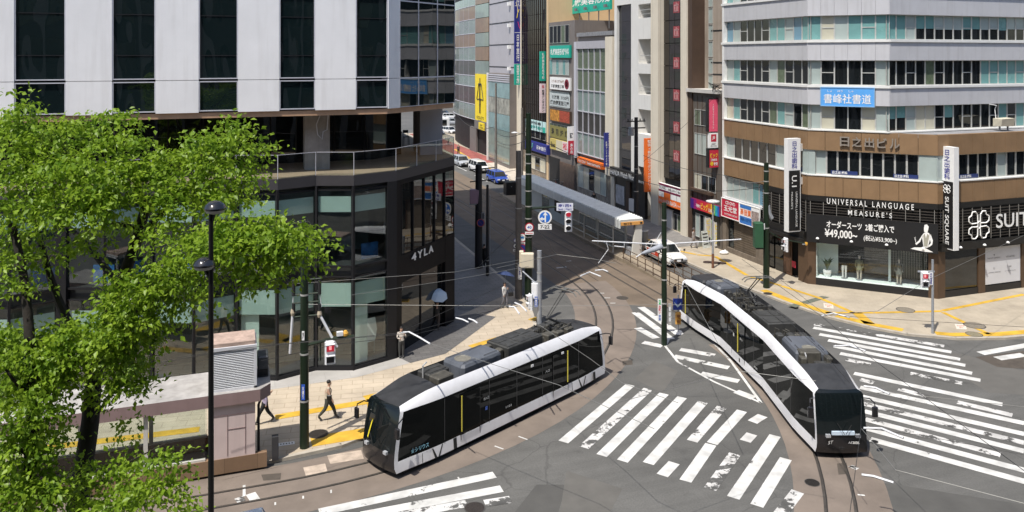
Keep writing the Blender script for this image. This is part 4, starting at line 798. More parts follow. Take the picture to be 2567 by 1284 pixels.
psign('shop_sign', 'orange shop fascia with white lettering between the cream columns', FS, 1650, 1713, 491, 508, -.1, .22, M_ORG, [('KA·RA·DA', .35,.75,.2,.8, M_LWH, .04), ('整体×骨盤', .04,.33,.25,.7, mat('letter_pinkish', (.8,.5,.45), .5,0,0), .01), ('factory', .78,.97,.25,.6, M_LWH, .01)], ref=0.)
vsign('blade_sign', 'orange vertical blade sign with white characters beside the cream column', 1617, 1638, 347, 481, .3, M_ORG, [(vtxt('整体×骨盤カラダファクトリー'), .3,.7,.04,.97, M_LWH, .012)])
# 4 white building with a black glass shaft and balconies
b = thing('white_building', 'tall white building with a black glass shaft and recessed balconies', 'building', FS.at(sx(1590), .1, 0))
s0, s1 = sx(1540), sx(1637)
mb = MB(); FS.box(mb, s0, sx(1546), .1, 34, -14, 0); zt = zx(1565, 12); FS.box(mb, sx(1546), sx(1582), zt, 34, -14, 0); FS.box(mb, sx(1582), sx(1600), .1, 34, -14, 0); FS.box(mb, sx(1600), s1, .1, 34, -14, -1.6)
zz = [(zx(1615, a), zx(1615, b_)) for a, b_ in ((45,98),(160,185),(238,275),(337,420))]
for a, c in zz: FS.box(mb, sx(1600), s1, c, a, -1.6, 0)
FS.box(mb, sx(1600), s1, zx(1615, 10), 34, -1.6, 0)
mb.build('wall', M_WWALL, b)
mb = MB(); FS.box(mb, sx(1546), sx(1582), 4, zt, -14, -.3); mb.build('glass_shaft', mirror_glass('navy_black_glass', (.006,.008,.014), .04, .5), b)
mb = MB()
for k in range(10): z = zx(1565, 430)+.2+k*1.9; FS.box(mb, sx(1546), sx(1582), z-.015, z+.015, -.3, -.28)
mb.build('transom', M_FRAME, b)
for a, c in zz[:3]:
    z = a+.02; mb = MB(); FS.box(mb, sx(1621), sx(1635), z+.1, z+2.2, -1.58, -1.5); mb.build('balcony_door', M_GLD, b)
    mb = MB(); FS.box(mb, sx(1603), s1, z+.75, z+.8, -.1, -.05); FS.box(mb, sx(1603), s1, z+.35, z+.38, -.1, -.06); mb.build('balcony_rail', M_ALU, b)
fbox('shopfront', b, 1541, 1617, 452, 560, -.3, .02, M_DKST)
fbox('poster_window', b, 1545, 1566, 465, 512, .02, .06, mat('poster_grey', (.40,.41,.44), .4, 0, .35, 2)); fbox('pillar', b, 1534, 1543, 440, 520, -.2, .15, M_CREAM); fbox('pillar', b, 1583, 1599, 500, 530, 0, .3, M_WWALL); fbox('pillar', b, 1573, 1583, 455, 530, 0, .2, M_DBR)
psign('shop_sign', 'black watch shop fascia with bold white lettering under the white building', FS, 1528, 1617, 417, 440, .05, .5, M_BLK, [('HANDA Watch World', .03,.76,.22,.82, M_LWH, .03), ('札幌PIVOT前', .8,.98,.2,.5, M_LWH, .01)], ref=0.)
vsign('blade_sign', 'navy vertical blade sign with white lettering on the white building', 1516, 1532, 333, 418, .1, M_NAVY, [(vtxt('HANDAWatchWorld'), .56,.8,.04,.97, M_LWH, .02), (vtxt('札幌アンドロメダ館'), .16,.38,.04,.75, M_LWH, .01)])
# 5 glass building with the convenience store
b = thing('glass_shop_building', 'grey framed six storey glass building over a red convenience store fascia', 'building', FS.at(sx(1490), .1, 0))
s0, s1, zt = body(b, 1440, 1538, 84, M_GREYB, 12, -.25, ref=0.1)
fbox('header', b, 1446, 1522, 103, 122, -.2, .15, M_GREYP); fbox('roof_louvre', b, 1446, 1536, 80, 90, -.4, .05, mat('louvre_grey', (.25,.25,.26), .5, .2, .3, 4)); fbox('column', b, 1521, 1538, 92, 440, -.2, .2, M_CREAM); fbox('column', b, 1442, 1447, 105, 395, -.2, .18, M_LFR)
st, sb_ = zx(1484, 120), zx(1484, 392); n = 6; sa, sb = sx(1448), sx(1521)
codes = [1, 3, 0, 0, 1, 1]
for r in range(5):
    for c in range(5):
        q = (sb-sa)/5; h = (st-sb_)/5; m_ = [M_PGL, M_DKST, M_PGL, M_GLG, M_GLG][r]
        mb = MB(); FS.box(mb, sa+q*c+.03, sa+q*(c+1)-.03, sb_+h*r+.04, sb_+h*(r+1)-.04, -.1, -.04); p = mb.build('window', m_, b)
mb = MB()
for c in range(6): FS.box(mb, sa+(sb-sa)*c/5-.04, sa+(sb-sa)*c/5+.04, sb_, st, -.1, .08)
for r in range(6): FS.box(mb, sa, sb, sb_+(st-sb_)*r/5-.05, sb_+(st-sb_)*r/5+.05, -.08, .06)
mb.build('mullion', M_LFR, b)
fbox('shopfront', b, 1446, 1537, 425, 520, -.2, 0, mat('store_glass', (.22,.20,.17), .2, 0, .4, 1.5, coat=.5)); gridwin(b, 1450, 1521, 425, 480, .02, 5, 'pcdcp')
psign('shop_sign', 'red and orange convenience store fascia with white lettering', FS, 1447, 1508, 393, 407, .0, .45, M_ORG, [('Seicomart', .42,.95,.2,.75, M_LWH, .03), ('Hot Chef', .04,.36,.2,.7, M_LWH, .01)], ref=0.)
# 6 grey building full of tenant boards, tan building behind with a rooftop billboard
b = thing('tenant_sign_building', 'narrow grey building stacked with restaurant boards from roof to street', 'building', FS.at(sx(1405), .1, 0))
body(b, 1375, 1441, 56, M_GREYB, 10, 0, ref=0.2)
gridwin(b, 1379, 1428, 64, 108, .04, 5, 'dddgd'); gridwin(b, 1379, 1428, 150, 188, .04, 6, 'tptptp'); gridwin(b, 1379, 1428, 230, 270, .04, 6, 'p'); gridwin(b, 1379, 1428, 312, 346, .04, 5, 'g')
fbox('shopfront', b, 1378, 1404, 395, 470, -.1, .02, M_DARK); fbox('shopfront', b, 1404, 1440, 410, 480, 0, .05, mat('warm_storefront', (.16,.10,.07), .5, 0, .4, 3))
bx = 1378.5
def foodpic(t, F, s0, s1, z0, z1, d):
    mb = MB(); sm = (s0+s1)/2; F.box(mb, s0+.05, sm-.02, z0+.08, z1-.08, d, d+.01, 0); F.box(mb, sm+.02, s1-.05, z0+.08, z1-.08, d, d+.01, 1); mb.build('food_picture', [mat('food_gold', (.45,.20,.03), .4, 0, .8, 3), mat('food_red', (.35,.06,.03), .4, 0, .8, 6)], t)
psign('shop_sign', 'teal clinic board with white characters, topmost board on the narrow grey building', FS, bx, 1428, 115, 145, .05, .3, M_TEAL, [('札幌美容形成外科', .04,.96,.22,.75, M_LWH, .03)], ref=0.)
psign('shop_sign', 'white seafood bar board with a dark round seal on the narrow grey building', FS, bx, 1428, 193, 223, .05, .3, M_WHT, [('海鮮個室酒場', .06,.72,.12,.42, M_LBK, .03), ('とりあえず350円', .1,.72,.56,.8, mat('letter_brown', (.25,.12,.08), .5,0,0), .01), ('●', .75,.97,.1,.9, mat('letter_dkred', (.22,.02,.04), .5,0,0)), ('魚', .79,.93,.25,.75, M_LWH, .03)], ref=0.)
psign('shop_sign', 'pale window board with black characters in a row on the narrow grey building', FS, bx, 1428, 232, 264, .07, .12, mat('pale_board', (.50,.55,.55), .4, 0, .1, 2), [('焼肉個室居酒屋', .03,.97,.1,.45, M_LBK, .02), ('食放題  3150円', .1,.95,.55,.85, M_LBK, .01)], ref=0.)
psign('shop_sign', 'food photo board in gold and red on the narrow grey building', FS, bx, 1428, 272, 302, .05, .3, M_DBR, [], ref=0., extra=foodpic)  # gold and red are print colours, no emission
psign('shop_sign', 'olive window board with dark upright characters on the narrow grey building', FS, bx, 1428, 313, 342, .07, .12, mat('olive_board', (.22,.20,.06), .4, 0, .15, 3), [('寿  司  炉  端', .08,.92,.2,.8, M_LBK, .02)], ref=0.)
psign('shop_sign', 'lowest board of the narrow grey building, half yellow and half white with a red character', FS, bx, 1426, 346, 372, .05, .35, mat('board_khaki', (.52,.42,.12), .5, 0, .05, 2), [('Beer', .06,.3,.2,.7, M_LBK, .02), ('松', .70,.96,.22,.9, M_LRD, .04)], ref=0., extra=lambda t, F, s0, s1, z0, z1, d: (lambda mb: (F.box(mb, s0+(s1-s0)*.34, s0+(s1-s0)*.66, z0, z1, d-.001, d+.005, 0), F.box(mb, s0+(s1-s0)*.67, s1, z0, z1, d-.001, d+.005, 1), mb.build('colour_block', [mat('board_cream', (.6,.55,.4), .5,0,0), mat('board_pinkish', (.75,.62,.62), .5,0,0)], t)))(MB()))
vsign('blade_sign', 'small white and red blade sign at the corner of the narrow grey building', 1424, 1441, 318, 388, .0, M_WHT, [('鶏', .25,.75,.58,.78, M_LBK, .02), ('鳥\nの\n店', .3,.7,.04,.4, M_LWH, .02)], lambda t, F, s0, s1, z0, z1, d: (lambda mb: (F.box(mb, s0, s1, z0, z0+(z1-z0)*.5, d-.001, d+.005), mb.build('red_half', M_REDS, t)))(MB()))
b = thing('tan_building', 'plain tan wall building rising behind the narrow grey one', 'building', FS.at(sx(1450), .1, -10))
mb = MB(); FS.box(mb, sx(1371)-.2, sx(1538), .1, 36, -26, -12.2); FS.box(mb, sx(1371), sx(1375.2), .1, 36, -12, .05); mb.build('wall', M_TAN, b)
gridwin(b, 1462, 1475, 32, 44, -12.15, 1, 'd'); mb = MB(); FS.box(mb, sx(1478), sx(1530), zx(1500, 46), zx(1500, 30), -12, -11.5); mb.build('balcony_rail', M_ALU, b)
F9 = Face((41.0,140), (0,-1))
t = thing('rooftop_billboard', 'teal rooftop billboard with white characters cut by the top edge of the view', 'billboard', F9.at(F9.px(1475, 142)[0], F9.px(1475, 80)[1], 0)); s0, s1, z0, z1 = F9.rect(1423, 1530, -12, 30, 0.5, 0)
mb = MB(); F9.box(mb, s0, s1, z0, z1, -.25, 0); mb.build('panel', M_TEAL, t); mb = MB(); F9.text(mb, '札幌美容形成', s0+.2, s1-.2, z0+.9, z1-.25, .012, 0, .03); mb.build('lettering', M_LWH, t)
mb = MB()
for k in range(5): s = s0+.6+(s1-s0-1.2)*k/4; F9.box(mb, s-.05, s+.05, z0-2.2, z0, -.2, -.1); F9.box(mb, s-.3, s+.3, z0+.25, z0+.6, .25, .45); F9.box(mb, s-.03, s+.03, z0+.3, z0+.36, 0, .3)
mb.build('post', mat('grey_steel', (.18,.18,.19), .5, .3, .1, 3), t)
vsign('blade_sign', 'teal vertical clinic blade sign with white characters on the black glass building', 1354, 1369, 129, 203, .3, M_TEAL, [(vtxt('札幌美容形成外科'), .3,.7,.06,.95, M_LWH, .02)])
vsign('blade_sign', 'pale pink vertical blade sign with dark characters below the teal clinic blade', 1354, 1369, 210, 283, .3, mat('sign_palepink', (.75,.62,.66), .5,0,0), [(vtxt('松尾ジンギスカン'), .3,.7,.04,.8, M_LBK, .02), ('松', .3,.7,.84,.96, M_LRD, .03)])
# 7 black glass building
b = thing('black_glass_building', 'tall black glass building with a fine mullion grid above a blue travel fascia', 'building', FS.at(sx(1340), .1, 0))
s0, s1 = sx(1308), sx(1371); mb = MB(); FS.box(mb, s0, s1, .1, 36, -14, -.12); mb.build('wall', M_DARK, b)
for r in range(9):
    for c in range(3):
        q = (s1-s0)/3; z = zx(1340, 300)+r*2.0
        if z < 24: mb = MB(); FS.box(mb, s0+q*c+.03, s0+q*(c+1)-.03, z+.03, z+1.97, -.1, -.04); mb.build('window', M_BLG, b)
mb = MB()
for k in range(13): FS.box(mb, s0+(s1-s0)*k/12-.03, s0+(s1-s0)*k/12+.03, 5, 36, -.06, .04)
mb.build('mullion', mat('brown_mullion', (.05,.035,.028), .4, .2, .1, 2), b)
fbox('shopfront', b, 1312, 1370, 385, 440, -.12, .0, mat('warm_store', (.20,.16,.12), .5, 0, .5, 2)); gridwin(b, 1318, 1368, 392, 425, .02, 4, 'pcdc'); gridwin(b, 1318, 1368, 326, 347, .0, 4, 'd')
def cells(t, F, s0, s1, z0, z1, d):
    mb = MB()
    for k in range(1, 7): F.box(mb, s0+(s1-s0)*k/7-.03, s0+(s1-s0)*k/7+.03, z0, z1, d, d+.03)
    F.box(mb, s0+(s1-s0)*.88, s1, z0, z0+(z1-z0)*.5, d-.001, d+.02, 1); mb.build('divider', [M_FRAME, M_TEAL], t)
psign('shop_sign', 'white prep school window board with green characters above the blue travel fascia', FS, 1318, 1367, 297, 322, .05, .2, mat('pale_aqua', (.50,.70,.70), .4, 0, .05, 2), [('東進衛星予備校', .03,.86,.12,.5, mat('letter_green', (.0,.25,.2), .5,0,0), .03), ('大学受験', .05,.8,.6,.88, M_LBK, .01)], ref=0., extra=cells)
def ribbon(t, F, s0, s1, z0, z1, d):
    w_, h_ = s1-s0, z1-z0
    for ps, m_ in (([(.08,.8),(.14,.35),(.2,.2),(.24,.2)], mat('ribbon_cream', (.7,.6,.4), .5,0,0)), ([(.24,.2),(.3,.25),(.35,.5),(.36,.82)], mat('ribbon_green', (.15,.5,.4), .5,0,0))):
        mb = MB(); mb.tube([F.at(s0+w_*a, z0+h_*c, d+.03) for a, c in ps], .07, 6); mb.build('ribbon', m_, t)
psign('shop_sign', 'blue travel agency fascia with a curled ribbon mark and white characters', FS, 1317, 1371, 350, 372, .05, .5, M_NAVY, [('日本旅行', .55,.95,.3,.75, M_LWH, .05)], ref=0., extra=ribbon)
def ribbon_v(t, F, s0, s1, z0, z1, d):
    w_, h_ = s1-s0, z1-z0; F2 = F
    for ps, m_ in (([(.2,.70),(.45,.64),(.5,.58)], mat('ribbon_cream', (.7,.6,.4), .5,0,0)), ([(.35,.52),(.5,.58),(.7,.62)], mat('ribbon_yellow', (.7,.55,.05), .5,0,0)), ([(.5,.48),(.7,.42),(.85,.40)], mat('ribbon_red', (.6,.03,.15), .5,0,0))):
        mb = MB(); mb.tube([F.at(s0+w_*a, z0+h_*c, d+.02) for a, c in ps], .05, 6); mb.build('ribbon', m_, t)
    mb = MB()
    for c in (.355,.66): F.box(mb, s0, s1, z0+h_*c-.03, z0+h_*c+.03, d, d+.012)
    mb.build('divider', M_LWH, t)
vsign('blade_sign', 'tall navy travel agency blade sign with a ribbon mark between white characters', 1290, 1306, -60, 160, .2, M_NAVY, [('日\n本\n旅\n行', .28,.74,.03,.33, M_LWH, .05), ('日\n本\n旅\n行', .28,.74,.67,.97, M_LWH, .05)], ribbon_v)
vsign('blade_sign', 'green prep school blade sign hung under the tall navy blade', 1290, 1306, 161, 213, .2, M_TEAL, [(vtxt('東進衛星予備校'), .28,.74,.06,.95, M_LWH, .02)])
# 8 cream column building, pale panel block, low glass shop
b = thing('cream_column_building', 'narrow cream column building beside the black glass one', 'building', FS.at(sx(1300), .1, 0)); mb = MB(); FS.box(mb, sx(1296), sx(1308), .1, 36, -14, .05); mb.build('wall', M_CREAM, b)
b = thing('grey_panel_building', 'windowless lavender grey panel block with small wall lamps', 'building', FS.at(sx(1258), .1, -1))
mb = MB(); FS.box(mb, sx(1225), sx(1296), .1, 36, -14, -.1); mb.build('wall', M_GREYP, b)
mb = MB()
for y in (5, 57, 112, 168, 222): z = zx(1258, y); FS.box(mb, sx(1226), sx(1296), z-.06, z+.06, -.1, -.05)
mb.build('panel_joint', M_FRAME, b)
for y in (10, 64, 118, 172): z = zx(1278, y); mb = MB(); FS.box(mb, sx(1276), sx(1279), z-.25, z+.25, -.1, .3); mb.build('wall_lamp', M_WHT, b)
b = thing('low_glass_shop', 'low teal glass shop building with louvred top edge', 'building', FS.at(sx(1270), .1, 0))
s0, s1, zt = sx(1240), sx(1296), zx(1268, 184); mb = MB(); FS.box(mb, s0, s1, .1, zt, -.05, 1.1); mb.build('wall', M_GREYB, b)
mb = MB()
for k in range(4): z = zx(1268, 188)-.3*k; FS.box(mb, s0, s1, z-.1, z+.08, 1.1, 1.25)
mb.build('roof_louvre', M_LFR, b); mb = MB(); FS.box(mb, s0, s0+.35, .1, zt, 1.1, 1.3); mb.build('column', M_WWALL, b)
zb2 = zx(1268, 205); hz = (zb2-.6)/5
for r in range(5):
    for c in range(4):
        q = (s1-s0-.4)/4; mb = MB(); FS.box(mb, s0+.4+q*c+.03, s0+.4+q*(c+1)-.03, .6+hz*r+.03, .6+hz*(r+1)-.03, 1.1, 1.16); mb.build('window', [M_PGL, M_PGL, M_TEALG, mat('cafe_glass', (.30,.30,.26), .2, 0, .4, 1, coat=.5), M_TEALG][r], b)
# 9 gym building with the curved glass corner
b = thing('gym_building', 'curved glass office building with brown and pale bands and a grey base', 'building', FS.at(sx(1180), .1, 0))
sa, sb, sc = sx(1225), sx(1192), sx(1146); M_BASE = mat('grey_base_panel', (.16,.15,.145), .6, 0, .12, 1)
arc = [(37.7,140-sa), (37.7,140-sb)] + [(37.7+3.2*(1-math.cos(R(a))), 140-sb+23*math.sin(R(a))) for a in range(10, 91, 10)]
arc2 = [(x+.3, y) for x, y in arc]
mb = MB(); mb.prism(arc2 + [(56,arc[-1][1]),(56,140-sa)], .1, 36); mb.build('wall', M_DARK, b)
zlev = [(zx(1190, y)) for y in (300,262,218,190,152,118,84,48,14)]
bands = [M_PGL, mat('maroon_band', (.06,.03,.03), .4, 0, .8, 1.5, coat=.5), M_PGL, mat('dark_band', (.05,.045,.04), .3, 0, .8, 1.2, coat=.5), M_PGL, mat('brown_band', (.23,.15,.10), .35, 0, .25, 1, coat=.4), M_PGL, MATS['brown_band'], M_PGL]
for r, z in enumerate(zlev):
    z1 = zlev[r+1] if r+1 < len(zlev) else 26
    for i in range(1, len(arc)-1):
        F = Face(arc[i+1], (arc[i][0]-arc[i+1][0], arc[i][1]-arc[i+1][1])); L_ = (Vector(arc[i])-Vector(arc[i+1])).length; mb = MB(); F.box(mb, .04, L_-.04, z+.04, z1-.04, -.05, .05); mb.build('window', bands[r], b)
mb = MB()
for r, z in enumerate(zlev[2:] ): FS.box(mb, sb, sa, z+.04, (zlev[r+3] if r+3 < len(zlev) else 26)-.04, -.05, .05, 0 if r % 2 else 1)
mb.build('window', [M_PGL, bands[5]], b)
mb = MB(); FS.box(mb, sb, sa, 4.2, zlev[2], -.2, .1); FS.box(mb, sb+1, sa, 4.2, 5.6, -.2, .5); FS.box(mb, sb-3, sb+.6, .1, 4.2, -.2, .1); mb.build('base_wall', M_BASE, b)
mb = MB()
for i in range(1, len(arc)-1): mb.tube([(arc[i][0],arc[i][1],zlev[0]),(arc[i][0],arc[i][1],26)], .06, 6)
for z in zlev: mb.tube([(p[0]-.05,p[1],z) for p in arc[1:]], .06, 6)
mb.build('mullion', M_LFR, b)
mb = MB(); FS.box(mb, sb+.6, sa, .1, 4.2, -2, -1.5); mb.build('shopfront', M_DKST, b)
def athlete(t, F, s0, s1, z0, z1, d):
    mb = MB(); sm, w_, h_ = (s0+s1)/2, s1-s0, z1-z0; P = lambda a, c: F.at(sm+w_*a, z0+h_*c, d+.03)
    for ps, r in (([(0,.92),(0,.78)], .10), ([(-.12,.80),(.12,.80)], .14), ([(-.12,.80),(-.2,.66),(-.3,.50)], .09), ([(.12,.80),(.2,.66),(.3,.50)], .09), ([(0,.80),(0,.62),(0,.5)], .16), ([(-.3,.49),(-.1,.5),(.1,.5),(.3,.49)], .07), ([(-.06,.5),(-.03,.35),(-.02,.22)], .09), ([(.06,.5),(.03,.35),(.02,.22)], .09)):
        mb.tube([P(*p) for p in ps], r, 5)
    mb.build('figure_print', M_LBK, t)
psign('banner', 'tall yellow gym banner with a dark athlete figure and lettering', FS, 1191, 1217, 186, 312, .12, .3, M_YELS, [("GOLD'S\nGYM", .16,.84,.03,.16, M_LBK, .06)], ref=.5, extra=athlete)
sign('shop_sign', 'small yellow shop sign at the gym entrance canopy', FS, sa-3.2, sa-.4, 4.3, 5.4, .52, .7, M_YELS, [('24H\nGYM', .2,.8,.2,.8, M_LBK, .02)])
# far end of the street
def far_block(name, lab, u0, u1, v0, v1, h, m, code='d'):
    b = thing(name, lab, 'building', ((u0+u1)/2, v0, 0)); mb = MB(); mb.box((u0,v0,0),(u1,v1,h)); mb.build('wall', m, b); F = Face((u0,v0), (1,0)); n = max(2, int((u1-u0)/4))
    for r in range(min(6, int(h/3.4))):
        for c in range(n): q = (u1-u0)/n; window(F, b, u0*0+q*c+.5, q*(c+1)-.5, 1.2+3.4*r, 3.2+3.4*r, .0, code, .08)
far_block('cream_building', 'cream building closing the far end of the street above the parked cars', 30, 72, 250, 266, 26, M_CREAM)
far_block('grey_building', 'grey building at the far end of the street left of the cream one', 2, 29, 236, 258, 30, M_GREYP, 'p')
far_block('pale_building', 'pale building across the side street behind the glass corner tower', -14, 12, 130, 160, 26, M_GREYP, 'p')
# the department store the photograph was taken from
ds = thing('department_store', 'grey department store with rows of windows facing the crossing', 'building', (0,-4,0)); mb = MB(); mb.box((-70,-24,0),(110,-4,33)); mb.build('wall', mat('store_wall_dark', (.05,.047,.044), .6, 0, .15, .8), ds)
mb = MB()
for r in range(7):
    for c in range(45): mb.add([(-69+4*c,-3.97,2+4.3*r),(-66+4*c,-3.97,2+4.3*r),(-66+4*c,-3.97,4.6+4.3*r),(-69+4*c,-3.97,4.6+4.3*r)], [(3,2,1,0)], 0)
mb.build('window', [M_GLD], ds)
mb = MB()
for c in range(60): mb.box((-69+3*c,-3.97,0),(-68.1+3*c,-3.6,33))
mb.build('facade_rib', mat('store_rib_pale', (.26,.25,.24), .6, 0, .1, 1), ds)
# ------------------------------------------------------------------ trams
M_TBLK = mat('tram_black', (.010,.010,.012), .22, 0, .1, 2, coat=.3); M_TWHT = mat('tram_white', (.74,.74,.76), .3, 0, .05, 1.2, coat=.3, dirt=.10)
M_TROOF = mat('tram_roof_black', (.030,.031,.034), .5, 0, .3, 2); M_TEQ = mat('roof_gear_dark', (.045,.045,.043), .6, .1, .3, 3); M_TEQ2 = mat('roof_gear_brown', (.075,.07,.058), .65, .1, .3, 4); M_TAC = mat('roof_unit_grey', (.105,.115,.135), .55, .1, .15, 2)
M_TGLS = mirror_glass('tram_dark_glass', (.004,.005,.005), .008, .5, .02, .16); M_TCLR = clear_glass('tram_clear_glass', (.36,.40,.40), 1.55, .01)
M_WSH = mirror_glass('tram_windscreen', (.006,.009,.010), 0, .6, .03, .4); M_BAR = mat('grab_bar_yellow', (.65,.55,.08), .4, 0, 0); M_RUB = mat('rubber_black', (.015,.015,.015), .8, 0, .1, 3)
def sm(a, b, x): t = min(1, max(0, (x-a)/(b-a))); return t*t*(3-2*t)
TZT = 2.92
def zt_f(s): q = min(1, max(0, s/2.3)); return 2.62 + (TZT-2.62)*math.sin(q*math.pi/2)
def cab_pt(s, j, L, cab):                    # s: distance from the nose; j: profile row
    hw = (.86+.14*sm(-.1, 2.3, s)) if cab else 1.0
    zt = zt_f(s) if cab else TZT
    deck = (.02+.40*sm(2.2, 2.5, s)) if cab else .42
    y, z = [(1.19,.25),(1.172,.46),(1.15,.67),(1.15,.98),(1.15,1.7),(1.13,min(2.46,zt-.12)),(1.06,.45*min(2.46,zt-.12)+.55*zt),(.90,zt),(.84,zt-deck),(.4,zt-deck+.02),(0,zt-deck+.03)][j]
    xf = 0.0
    if cab:
        k = [(0,.08),(0,.0),(0,.0),(0,.02),(0,.13),(0,.29),(0,.34),(0,.42)]
        xf = k[j][1] if j < 8 else .42
        xf = xf*(1-sm(0, 3, s))
    return Vector((s+xf, y*hw, z))
ROWS = 11
def tram_shell(T, L, cab=True, M=None, glass=None, name='side_panel', flip_y=False):
    st = [0,.17,.3,.6,1.0,1.5,2.2,2.5] + ([3.2] if L > 3.4 else []) + [L] if cab else [0, L]
    def pt(s, j, sd): p = cab_pt(s, j, L, cab); return Vector((p.x, p.y*sd, p.z))
    def region(nm, jr, ms, sides=(1,-1), s_from=0, m_idx=None, parent=T):
        out = []
        for sd in sides:
            mb = MB(); mb.M = M
            mb.grid([[pt(s, j, sd) for j in jr] for s in st[s_from:]], 0, flip=(sd < 0))
            out.append(mb.build(nm, ms, parent, smooth=True))
        return out
    region('skirt', [0,1,2], M_TWHT, s_from=1 if cab else 0); region('window_band', [2,3,4,5], glass or M_TGLS, s_from=1 if cab else 0); region('roof_band', [5,6,7], M_TWHT, s_from=1 if cab else 0)
    region('roof_deck', [7,8,9,10], M_TROOF)
    if cab:
        for sd in (1,-1):
            mb = MB(); mb.M = M; mb.grid([[pt(s, j, sd)*1.0 for j in range(8)] for s in (0,.17)], 0, flip=(sd < 0)); mb.build('pillar_trim', M_TWHT, T, smooth=True)
        def front(js, nm, m_, inset=0.):
            rows = []
            for j in js:
                a, b = pt(0, j, 1), pt(0, j, -1); row = []
                for k in range(11):
                    q = k/10; p = a.lerp(b, q); c = 1-(2*q-1)**2; row.append(Vector((p.x-.11*c-inset, p.y, p.z)))
                rows.append(row)
            mb = MB(); mb.M = M; mb.grid(rows, 0, flip=True); return mb.build(nm, m_, T, smooth=True)
        front([0,1,2,3], 'front_panel', M_TBLK); front([3,4,5,6,7], 'windscreen', M_WSH)
        rows = []; a, b = pt(0, 7, 1), pt(0, 7, -1)
        r0 = [Vector((a.lerp(b, k/10).x-.11*(1-(2*k/10-1)**2), a.lerp(b, k/10).y, a.z)) for k in range(11)]
        r1 = [Vector((a.x+.02, a.lerp(b, k/10).y, a.z+.01)) for k in range(11)]
        mb = MB(); mb.M = M; mb.grid([r0, r1], 0, flip=True); mb.build('roof_nose', M_TROOF, T, smooth=True)
        mb = MB(); mb.M = M
        for y in (-.72,.72): mb.cyl((-.13,y*.8,1.12), .06, .1, 10, 0, 'x')
        for y in (-.72,.72): q = MB(); q.M = M; q.box((-.16,y*.82-.09,.92),(-.05,y*.82+.09,1.03)); q.build('headlight', mat('headlight_glass', (.5,.52,.55), .1, .3, 0), T)
        for sd in (1,-1):
            q = MB(); q.M = M; q.tube([(.45,.95*sd,2.25),(.2,1.2*sd,2.32),(-.05,1.28*sd,2.25),(-.08,1.28*sd,2.1)], .025, 6); mr_ = q.build('mirror_arm', M_TBLK, T)
            q = MB(); q.M = M; q.cbox((-.14,1.19*sd-.02,1.72),(-.02,1.19*sd+.2*1,2.12), .03) if sd > 0 else q.cbox((-.14,-1.39,1.72),(-.02,-1.17,2.12), .03); q.build('mirror', M_TBLK, mr_)
        q = MB(); q.M = M; q.tube([(-.27,.0,1.1),(-.18,.25,1.5)], .012, 5); q.tube([(-.27,-.05,1.1),(-.2,-.3,1.45)], .012, 5); q.build('wiper', M_RUB, T)
def under(T, x0, x1, M=None):
    mb = MB(); mb.M = M; mb.box((x0,-.95,.08),(x1,.95,.24)); mb.build('underframe', M_RUB, T)
def door(T, x0, x1, sd, bar=None, M=None, zt=2.3, glass=None):
    mb = MB(); mb.M = M; y0, y1 = sorted((sd*1.152, sd*1.172)); mb.box((x0,y0,.3),(x1,y1,zt)); q = MB(); q.M = M
    d_ = mb.build('door', [glass or M_TGLS], T)
    q.box((x0,sd*1.15,.29),(x0+.02,sd*1.178,zt)); q.box((x1-.02,sd*1.15,.29),(x1,sd*1.178,zt)); q.box((x0,sd*1.15,.29),(x1,sd*1.178,.31)); q.build('door_edge', M_TBLK, d_)
    q = MB(); q.M = M; q.box((x0+.04,sd*1.172,.33),(x1-.04,sd*1.18,.66)); q.build('door_kick_panel', M_TWHT, d_)
    if bar is not None: q = MB(); q.M = M; q.box((bar-.022,sd*1.17,.8),(bar+.022,sd*1.2,2.25)); q.build('grab_bar', M_BAR, d_)
def side_text(T, s, x, z, w_, h_, sd, m_, M=None, bold=0.01):
    mb = MB(); mb.M = M; rt = Vector((1,0,0))*(-1 if sd > 0 else 1); add_text(mb, s, (x, sd*1.182, z), rt, (0,0,1), w_, h_, 0, bold); mb.build('lettering', m_, T)
def gear_box(T, x0, x1, y0, y1, z1, m_, z0=TZT-.42, lids=0, name='roof_unit'):
    mb = MB(); mb.cbox((x0,y0,z0),(x1,y1,z1), .04); p = mb.build(name, m_, T)
    if lids:
        mb = MB()
        for k in range(lids): a = x0+(x1-x0)*(k+.12)/lids; b = x0+(x1-x0)*(k+.88)/lids; mb.box((a,y0+.08,z1),(b,(y0+y1)/2-.04,z1+.02)); mb.box((a,(y0+y1)/2+.04,z1),(b,y1-.08,z1+.02))
        for k in range(lids*2): a = x0+(x1-x0)*(k+.5)/(lids*2); mb.tube([(a,y0+.2,z1+.01),(a,y0+.24,z1+.05),(a,y0+.36,z1+.05),(a,y0+.4,z1+.01)], .01, 4)
        mb.build('lid', m_, p)
    return p
